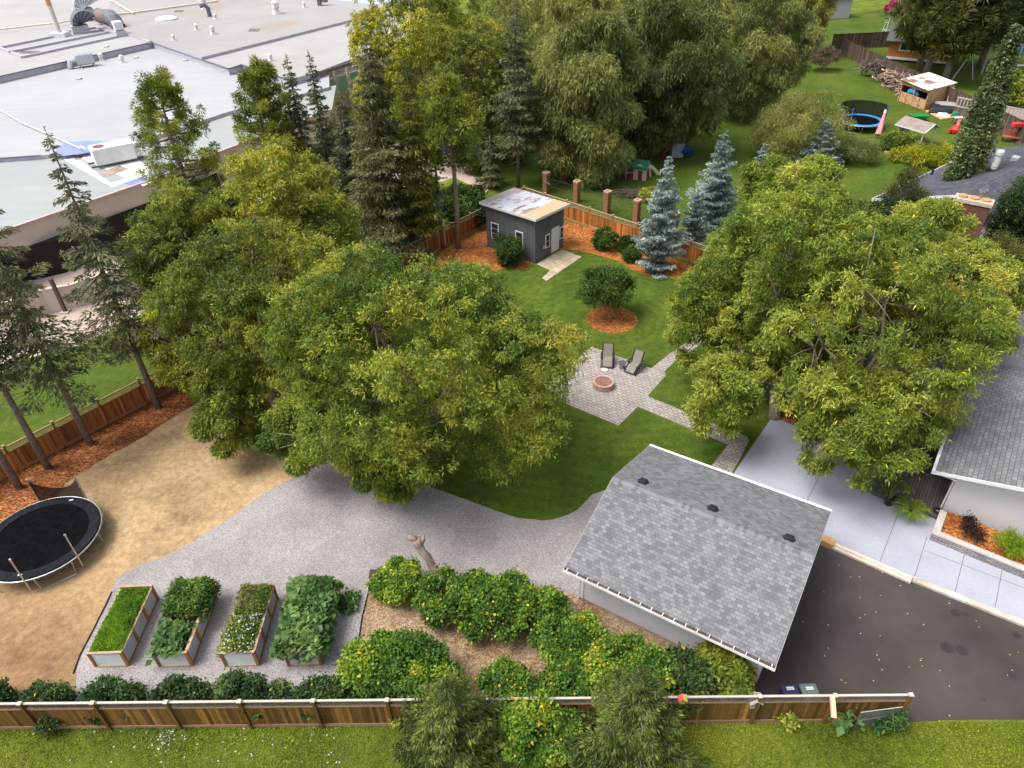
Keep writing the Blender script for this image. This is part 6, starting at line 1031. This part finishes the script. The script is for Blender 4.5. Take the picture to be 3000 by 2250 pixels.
broadleaf('silver_maple', 'yellow green tree in front of the brick chimney', (2460, 3040, 650, 1020), 6.4, LIME, 108, 96, 0.192, 1614, 54, 0.24, 0.063, r0=.28, f=.4, bias=.05, gap=.55, yel=.05, extra=(((2610, 2810, 580, 770), 7.4, 900, 26),), **KW)
broadleaf('bright_maple', 'bright yellow green maple at the top beside the school roof', (1030, 1480, -60, 420), 8.0, YGREEN, 109, 105, 0.198, 2852, 34, 0.34, 0.106, r0=.35, f=.25, bias=.0, **KW)
WK = dict(spread=0.22, droop=0.80, out=0.35, hang=0.9, jit=.22)
for i, (bb, cz, lab, sd, nc) in enumerate((((1560, 1850, 30, 545), 7.6, 'weeping willow with branches touching the grass near the brick pillars', 120, 2600), ((1745, 2130, -40, 440), 8.5, 'tallest grey green weeping willow in the middle of the top edge', 121, 3000),
        ((2010, 2370, -60, 310), 8.0, 'weeping willow leaning towards the far dark fence', 122, 2300), ((1420, 1800, -160, 260), 8.5, 'weeping willow behind the tall spruce at the top', 123, 1900), ((2280, 2440, -110, 120), 7.5, 'smaller yellowing willow at the end of the dark fence', 124, 1300), ((1900, 2300, -200, 140), 8.5, 'weeping willow cut off by the top edge of the photo', 125, 1500))):
    broadleaf('willow_tree', lab, bb, cz, WILLOW if i != 4 else [(c[0] * 1.3, c[1] * 1.15, c[2] * .7) for c in WILLOW], sd, 95, .21, int(nc * 1.3), 44, .46, .07, r0=.4, f=.25, group='weeping willows', **WK)
broadleaf('dark_tree', 'dark green tree in shade behind the bright maple', (1250, 1560, 90, 520), 6.0, [(c[0] * .6, c[1] * .62, c[2] * .8) for c in GREEN], 126, 72, 0.204, 1488, 30, 0.32, 0.106, r0=.3, f=.3, **KW)  # green palette darkened, so the shade is put into the leaf colour
broadleaf('grey_willow', 'small loose grey green tree in front of the blue trampoline', (2225, 2480, 270, 500), 2.9, [(c[0] * 1.15, c[1] * 1.05, c[2]) for c in WILLOW], 127, 72, 0.204, 1612, 34, 0.26, 0.042, r0=.12, f=.5, spread=.3, droop=.2, out=.7)
broadleaf('grey_willow', 'low grey green bush below the folded umbrella', (2440, 2580, 390, 480), 1.3, WILLOW, 128, 38, 0.228, 520, 30, 0.22, 0.042, r0=.08, f=.6, cat='bush', spread=.22, droop=.1, out=.7)
broadleaf('lawn_tree', 'small young dark green tree in the round orange mulch ring', (1692, 1856, 775, 905), 2.3, [(0.035, 0.07, 0.014), (0.055, 0.10, 0.018), (0.085, 0.13, 0.022)], 129, 62, 0.180, 416, 27, 0.20, 0.080, trunk=(1796, 935), r0=.06, f=.8, spread=.16, droop=.05, out=.8, gap=.35, fork=.4)
broadleaf('small_tree', 'small reddish tipped tree at the slate roof corner', (2590, 2690, 500, 680), 3.4, [(0.05, 0.06, 0.015), (0.08, 0.085, 0.02), (0.16, 0.11, 0.03)], 130, 43, 0.216, 520, 27, 0.17, 0.058, r0=.08, f=.8, spread=.2)
broadleaf('dark_plum_tree', 'dark green tree behind the lime tree under the slate roof', (2545, 2660, 585, 700), 3.0, DARKSH, 131, 43, 0.216, 520, 27, 0.17, 0.058, r0=.08, f=.8, spread=.2)
broadleaf('dark_tree', 'dark leafy tree cut off by the right edge beside the slate roof', (2925, 3080, 520, 760), 4.6, [(c[0] * 1.1, c[1] * 1.05, c[2]) for c in DARKSH], 132, 62, 0.204, 1364, 30, 0.18, 0.063, r0=.15, f=.7, spread=.25)
broadleaf('mixed_shrub_tree', 'rusty green tree below the brick chimney', (2800, 3050, 690, 900), 4.0, [(0.05, 0.055, 0.018), (0.09, 0.10, 0.02), (0.16, 0.14, 0.03), (0.2, 0.12, 0.04)], 133, 62, 0.204, 1116, 30, 0.18, 0.058, r0=.12, f=.7, spread=.25)
def poplar(label, base, top, half, seed, n, lo=0.06):
    rng = np.random.default_rng(seed); bp = g(*base); h = hz(base, top); o = thing('columnar_poplar', label, 'tree', bp, group='columnar poplars'); k = n
    z = h * rng.uniform(lo, 1.0, k); t = (z / h - lo) / (1 - lo); r = half * np.clip(np.minimum(t * 5 + .5, 1) * (1.02 - t ** 2.2), .05, 1) * rng.uniform(.45, 1.05, k) ** .6
    a = rng.uniform(0, 6.28, k); P = np.stack([r * np.cos(a), r * np.sin(a), z], 1); r2 = 1 + .28 * field(P, rng, 1.3); P[:, :2] *= r2[:, None]
    idx = np.repeat(np.arange(k), 9); D = nrm(np.stack([np.cos(a), np.sin(a), np.full(k, .7)], 1)[idx] * .5 + rng.normal(size=(len(idx), 3)) * .8); C = tint(P, [(0.065, 0.10, 0.04), (0.105, 0.145, 0.055), (0.15, 0.19, 0.075), (0.20, 0.24, 0.095)], rng, .9, .15)[idx] * np.exp(rng.normal(size=(len(idx), 1)) * .3)
    pale = rng.random(len(idx)) < .05; C[pale] = (0.40, 0.40, 0.24); leafmesh('crown', P[idx] + rng.normal(size=(len(idx), 3)) * .16, D, .26, .17, C, rng, o, .9)
    part('trunk', BARKG, o, lambda b: b.tube([(0, 0, -.2), (.1, 0, h * .4), (0, .1, h * .9)], [.22, .14, .03], 8)); return o
poplar('tall narrow poplar leaning over the slate roof at the right edge', (2775, 640), 85, 1.25, 140, 2900); poplar('short narrow poplar beside the tall one at the slate roof', (2750, 660), 405, .95, 141, 800)
# blue spruces
BK = dict(pal=BLUE, cards=150, gap=.36, droop=.12, up=.30, rag=.45, L=.25, W=.09, power=.92, start=.02, group='blue spruces')
conifer('blue_spruce', 'silver blue spruce standing in the orange mulch by the lattice fence', (1925, 788), 458, 2.1, seed=151, **BK)
conifer('blue_spruce', 'silver blue spruce half hidden behind the lime tree', (2085, 650), 378, 2.4, seed=152, **BK)
conifer('blue_spruce', 'silver blue spruce with brown cones near the blue trampoline', (2390, 500), 343, 2.4, seed=153, **BK)
conifer('blue_spruce', 'silver blue spruce showing only its tip above the lime tree', (2215, 560), 418, 1.2, seed=154, **BK)
conifer('blue_spruce', 'silver blue spruce bough behind the lime tree at the mulch edge', (2020, 740), 560, 1.6, seed=155, **BK)
# tall spruces
TS = dict(pal=SPRUCE, cards=64, gap=.40, droop=.62, L=.36, W=.11, rag=.6, sparse=.12, group='tall spruces')
LS = dict(pal=DARKSP, cards=90, gap=.42, droop=.70, L=.28, W=.095, sparse=.22, rag=.65, power=1.0, group='tall spruces')
conifer('spruce_tree', 'tall dark spruce with a bare leaning looking trunk before the school canopy', (465, 1195), 372, 2.5, seed=161, start=.27, **LS)
conifer('spruce_tree', 'dark spruce with its trunk foot in the red mulch, second from the left corner', (266, 1302), None, 2.9, seed=162, start=.28, h=17.0, **LS)
conifer('spruce_tree', 'dark spruce with a pale thin trunk nearer the trampoline', (142, 1372), None, 2.3, seed=163, start=.42, h=16.0, **LS)
conifer('spruce_tree', 'dark spruce trunk cut off by the left edge behind the trampoline', (58, 1430), None, 2.0, seed=164, start=.5, h=14.0, **LS)
conifer('spruce_tree', 'slim spruce with a pointed yellowish tip, left of a matching one', (932, 640), 160, 1.7, seed=165, start=.08, **TS)
conifer('spruce_tree', 'slim spruce with a pointed yellowish tip by the school windows', (985, 610), 150, 1.8, seed=166, start=.08, **TS)
conifer('spruce_tree', 'wide shaggy spruce between the school windows and the larch', (1155, 745), 105, 3.9, seed=167, start=.05, **dict(TS, cards=110, pal=[(0.065, 0.075, 0.03), (0.10, 0.11, 0.042), (0.14, 0.145, 0.055), (0.19, 0.18, 0.07)]))
conifer('spruce_tree', 'tallest grey green spruce with a bare lower trunk behind the shed', (1519, 548), -25, 2.7, seed=168, start=.24, **TS)
conifer('spruce_tree', 'short dark spruce beside the trunk of the tallest spruce', (1440, 548), 385, 1.5, seed=169, start=.02, **TS)
conifer('larch_tree', 'slender yellow green larch with a thin trunk by the board fence', (1247, 745), 175, 1.75, seed=170, start=.16, pal=[(0.07, 0.085, 0.014), (0.12, 0.14, 0.018), (0.19, 0.19, 0.02), (0.24, 0.22, 0.03)], cards=70, gap=.36, droop=.3, L=.42, W=.09, sparse=.1)
conifer('spruce_tree', 'olive spruce filling the gap between the slim pair and the shaggy one', (1060, 690), 270, 2.6, seed=172, start=.04, **dict(TS, cards=100))
conifer('spruce_tree', 'shorter olive spruce in front of the school corner', (1010, 560), 330, 2.4, seed=173, start=.02, **dict(TS, cards=100))
conifer('thin_spruce', 'thin half dead spruce trunk between larch and pine', (1297, 728), 330, 1.1, seed=171, start=.42, pal=SPRUCE, cards=20, gap=.5, droop=.4, sparse=.35, L=.35, W=.1)
# pines
pine('pine_tree', 'bushy bright green pine standing before the white school roof', (628, 800), 218, 2.9, PINE, 180, .26, 270, 110, .28, .055, .48, shape=.55, bias=.2)
pine('pine_tree', 'loose pine with a yellow tip, left of the darker pine', (835, 660), 205, 2.5, PINE, 181, .22, 200, 90, .34, .06, .46, bias=.35)
pine('pine_tree', 'narrow darker pine touching the slim spruces', (868, 650), 185, 2.0, PINE, 182, .2, 200, 90, .34, .06, .46, bias=.35)
pine('pine_tree', 'pine with a tall bare trunk near the shed roof', (1342, 728), 235, 2.3, PINE, 183, .52, 170, 90, .36, .065, .6)
DP = [(0.02, 0.032, 0.010), (0.04, 0.058, 0.014), (0.07, 0.085, 0.018), (0.12, 0.12, 0.025)]
for i, (b_, h_, hf, lab) in enumerate((((2690, 205), 15, 4.6, 'dark spreading pine before the orange wall'), ((2708, 228), 14, 5.0, 'dark spreading pine just right of the orange wall'), ((2765, 246), 14, 5.2, 'dark spreading pine behind the play shed'), ((2870, 200), 13, 5.0, 'dark spreading pine behind the columnar poplar'), ((2640, 40), 17, 6.0, 'dark spreading pine behind the flower basket'), ((2800, 140), 17, 6, 'dark spreading pine at the back of the far gardens'))):
    pine('dark_pine', lab, b_, None, hf, DP, 190 + i, .25, 330, 80, .8, .14, 1.15, h=h_, r0=.4, group='dark pines in the far gardens')
# two young spruces on the verge in front of the fence
FGK = dict(pal=[(0.030, 0.052, 0.012), (0.056, 0.086, 0.017), (0.095, 0.13, 0.025), (0.16, 0.19, 0.04)], cards=210, gap=.25, spread=.9, droop=.12, up=.5, L=.20, W=.055, power=.80, start=.02, group='young spruces on the verge', rag=.5)
conifer('young_spruce', 'young green spruce on the verge left of the yellow green shrub', (1332, 2205), None, 2.0, seed=201, h=4.6, **FGK)
conifer('young_spruce', 'young green spruce on the verge right of the yellow green shrub', (1845, 2240), None, 2.35, seed=202, h=5.6, **FGK)
for i, (x, y) in enumerate(()): pass
# ------------------------------------------------------------------ shrubs
DL = ['dark green round shrub at the left photo edge by the front fence', 'dark green shrub below the bare soil, first whole one of the fence row', 'dark green shrub below the carrot bed', 'dark green shrub below the second raised bed', 'dark green shrub below the flowering raised bed', 'dark green shrub below the large squash bed', 'dark green shrub under the yellow edged bush']
for i, (x, y, hw, h) in enumerate(((5, 2078, 58, 1.1), (155, 2080, 92, 1.2), (350, 2080, 104, 1.2), (558, 2080, 98, 1.25), (745, 2078, 104, 1.45), (965, 2078, 105, 1.4), (1165, 2080, 95, 1.1))):
    shrub('dark_shrub', DL[i], (x, y - 10), hw * (.36, .27, .35, .30, .38, .33, .27)[i], h * (1, .88, .95, 1.1, 1.06, .96, 1)[i], [(c[0]*1.5,c[1]*1.5,c[2]*1.5) for c in DARKSH], 210 + i, 520, 16, .15, .075, (12, 20, 14, 24, 16, 18, 12)[i], (.42, .34, .40, .32, .38, .36, .42)[i], kx=(2.2, 2.9, 2.4, 2.8, 2.3, 2.7, 2.5)[i], group='dark shrubs along the front fence', jit=.3)
YS = [(0.050, 0.115, 0.016), (0.088, 0.175, 0.020), (0.140, 0.240, 0.024), (0.20, 0.285, 0.026), (0.31, 0.33, 0.028), (0.46, 0.38, 0.03)]
YL = [((1172, 1735), 58, 1.35, 'lone yellow green shrub beside the dark box on the gravel edge'), ((1325, 1800), 85, 1.7, 'tall yellow green shrub at the foot of the dead trunk'), ((1450, 1826), 100, 1.9, 'large yellow green shrub in the middle of the upper row'), ((1585, 1836), 85, 1.7, 'yellow green shrub at the right end of the upper row'), ((1690, 1930), 95, 1.9, 'yellow green shrub near the garage corner'),
      ((1790, 1990), 90, 1.9, 'yellow green shrub halfway along the garage wall'), ((1900, 2020), 85, 1.7, 'yellow green shrub along the garage wall behind the young spruce'), ((1665, 2042), 88, 1.35, 'low yellow green shrub between the two young spruces inside the fence'), ((1500, 2052), 72, 1.15, 'low yellow green shrub just inside the fence below the open wood chips'),
      ((1095, 1990), 80, 1.8, 'yellow edged shrub at the left end of the lower row'), ((1205, 1985), 100, 2.0, 'large green shrub of the lower row beside the open wood chips'), ((1265, 2010), 70, 1.6, 'green shrub just left of the young spruce inside the fence'), ((1545, 2165), 90, 2.0, 'yellow green shrub growing on the verge outside the fence'), ((1640, 2190), 62, 1.5, 'small yellow green shrub on the verge beside the larger young spruce'), ((1395, 1760), 55, 1.2, 'low green shrub behind the dead trunk')]
for i, (b_, hw, h, lab) in enumerate(YL): shrub('yellow_green_shrub', lab, b_, hw, h, YS, 230 + i, 640, 16, .13, .10, 26, .32, group='yellow green shrubs round the wood chip bed', bias=-.5, f=1.5, jit=.2, flat=.5, yel=.04)
GL = [((2010, 2030), 80, 1.7, 'dark green shrub by the pink birdhouse'), ((2105, 2012), 66, 2.1, 'tall green shrub at the right corner of the garage wall'), ((2150, 1990), 30, 1.3, 'yellowish shrub at the garage corner by the bins')]
for i, (b_, hw, h, lab) in enumerate(GL): shrub('green_shrub', lab, b_, hw, h, [DARKSH, GREEN, YS][i], 250 + i, 420, 15, .18, .11, 18, .36, f=1.3)
for i, (b_, hw, h, lab) in enumerate((((1770, 728), 30, 1.5, 'tall rounded shrub in the orange mulch by the lattice fence'), ((1838, 735), 26, 1.1, 'rounded shrub nearest the front blue spruce, upper one'), ((1848, 762), 24, .9, 'rounded shrub nearest the front blue spruce, lower one'))): shrub('round_shrub', lab, b_, hw, h, [(0.025, 0.055, 0.010), (0.045, 0.085, 0.014), (0.075, 0.12, 0.018)], 255 + i, 420, 14, .15, .07, 18, .36, lo=-.95)
shrub('shed_shrub', 'dark green pointed shrub against the shed wall between its windows', (1490, 775), 42, 2.4, [(0.022, 0.05, 0.012), (0.04, 0.075, 0.016), (0.07, 0.11, 0.02)], 258, 460, 15, .20, .07, 22, .34, kx=.8, lo=-.95)
shrub('hedge_shrub', 'dark green bush outside the side fence left of the shed', (1360, 640), 90, 2.4, [(0.025, 0.055, 0.010), (0.045, 0.085, 0.014), (0.075, 0.12, 0.018)], 259, 500, 15, .28, .13, 18, .36)
shrub('bare_bush', 'brownish rounded bush on the far grass below the willows', (2412, 208), 38, 3.0, [(0.13, 0.09, 0.07), (0.18, 0.13, 0.10), (0.15, 0.14, 0.07)], 260, 360, 14, .4, .06, 14, .36)
shrub('lily_bed', 'bright yellow green lily clumps in front of the playhouse', (2700, 470), 62, 1.2, [(0.14, 0.18, 0.012), (0.26, 0.27, 0.015), (0.40, 0.36, 0.02)], 261, 420, 14, .42, .07, 16, .36, kx=1.5); shrub('lily_bed', 'yellow green lily clumps beside the poplar', (2745, 488), 34, 1.0, [(0.14, 0.18, 0.012), (0.26, 0.27, 0.015), (0.36, 0.33, 0.02)], 262, 220, 14, .42, .07, 10, .36)
shrub('garden_bush', 'dark green bush left of the playhouse', (2625, 440), 48, 1.7, GREEN, 263, 360, 15, .26, .12, 14, .36); shrub('garden_bush', 'large bush on the far right lawn beyond the poplar', (2985, 320), 55, 2.6, YGREEN, 264, 360, 15, .4, .16, 14, .36); shrub('garden_bush', 'green bush on the far lawn between poplar and turquoise mat', (2925, 265), 45, 2.6, GREEN, 265, 320, 15, .4, .16, 14, .36)
shrub('garden_bush', 'green bush beside the toy playhouse near the front blue spruce', (1920, 590), 40, 1.1, LIME, 266, 220, 12, .25, .12, 10, .36)
shrub('weed_clump', 'small dark green clump at the foot of the front fence, far left', (158, 2140), 16, .9, DARKSH, 267, 90, 12, .14, .06, 6, .4); shrub('weed_clump', 'small yellow green sprout at the fence foot left of the young spruce', (1168, 2125), 12, .6, LIME, 268, 40, 9, .14, .09, 5, .4); shrub('weed_clump', 'small sprout with yellow leaves at the fence foot below the birdhouse', (2298, 2118), 20, .6, LIME, 269, 70, 8, .16, .11, 6, .4); shrub('weed_clump', 'green weeds growing through the chain link gate', (2590, 2116), 32, .8, SQUASH, 270, 110, 10, .15, .08, 8, .4, kx=1.3)
shrub('squash_vine', 'squash shoot trailing on the gravel right of the last raised bed', (1022, 1772), 24, .35, SQUASH, 271, 70, 8, .2, .14, 6, .4, kx=1.5)
# short grass blades on the verge and lawns
def blades(name, px, n, h, pal, seed, wdt=.03, z=0.0):
    rng = np.random.default_rng(seed); W_ = [g(*p)[:2] for p in px]; lo = np.min(W_, 0); hi = np.max(W_, 0); P = np.concatenate([rng.uniform(lo, hi, (n * 2, 2)), np.full((n * 2, 1), z)], 1)
    ins = np.zeros(len(P), bool); m = len(W_)
    for i in range(m):
        a, b = W_[i], W_[(i + 1) % m]; cond = ((a[1] > P[:, 1]) != (b[1] > P[:, 1])); ins ^= cond & (P[:, 0] < (b[0] - a[0]) * (P[:, 1] - a[1]) / (b[1] - a[1] + 1e-9) + a[0])
    P = P[ins][:n]; k = len(P); hh = h * rng.uniform(.5, 1.2, k) * (1 + .5 * field(P, rng, .9)); D = nrm(rng.normal(size=(k, 3)) * .5 + [0, 0, .9])
    o = leafmesh(name, P, D, np.clip(hh, .03, .5), wdt, tint(P, pal, rng, .55, .28), rng, None, .5); o['kind'] = 'stuff'; return o
blades('verge_grass', [(-150, 2131), (2640, 2119), (3150, 2112), (3300, 2330), (-250, 2330)], 90000, .10, [(0.08, 0.115, 0.012), (0.135, 0.18, 0.015), (0.20, 0.235, 0.018), (0.28, 0.28, 0.035)], 300, .035)
blades('lawn_blades', LAWN, 90000, .055, [(0.04, 0.075, 0.010), (0.06, 0.10, 0.012), (0.085, 0.13, 0.014)], 301, .03, .016)

shrub('flowering_bush', 'white flowering bush half hidden under the maple by the tan soil', (905, 1215), 38, 1.8, [(0.05, 0.09, 0.02), (0.08, 0.13, 0.025), (0.62, 0.63, 0.60)], 280, 260, 12, .14, .09, 12, .4, jit=.1)
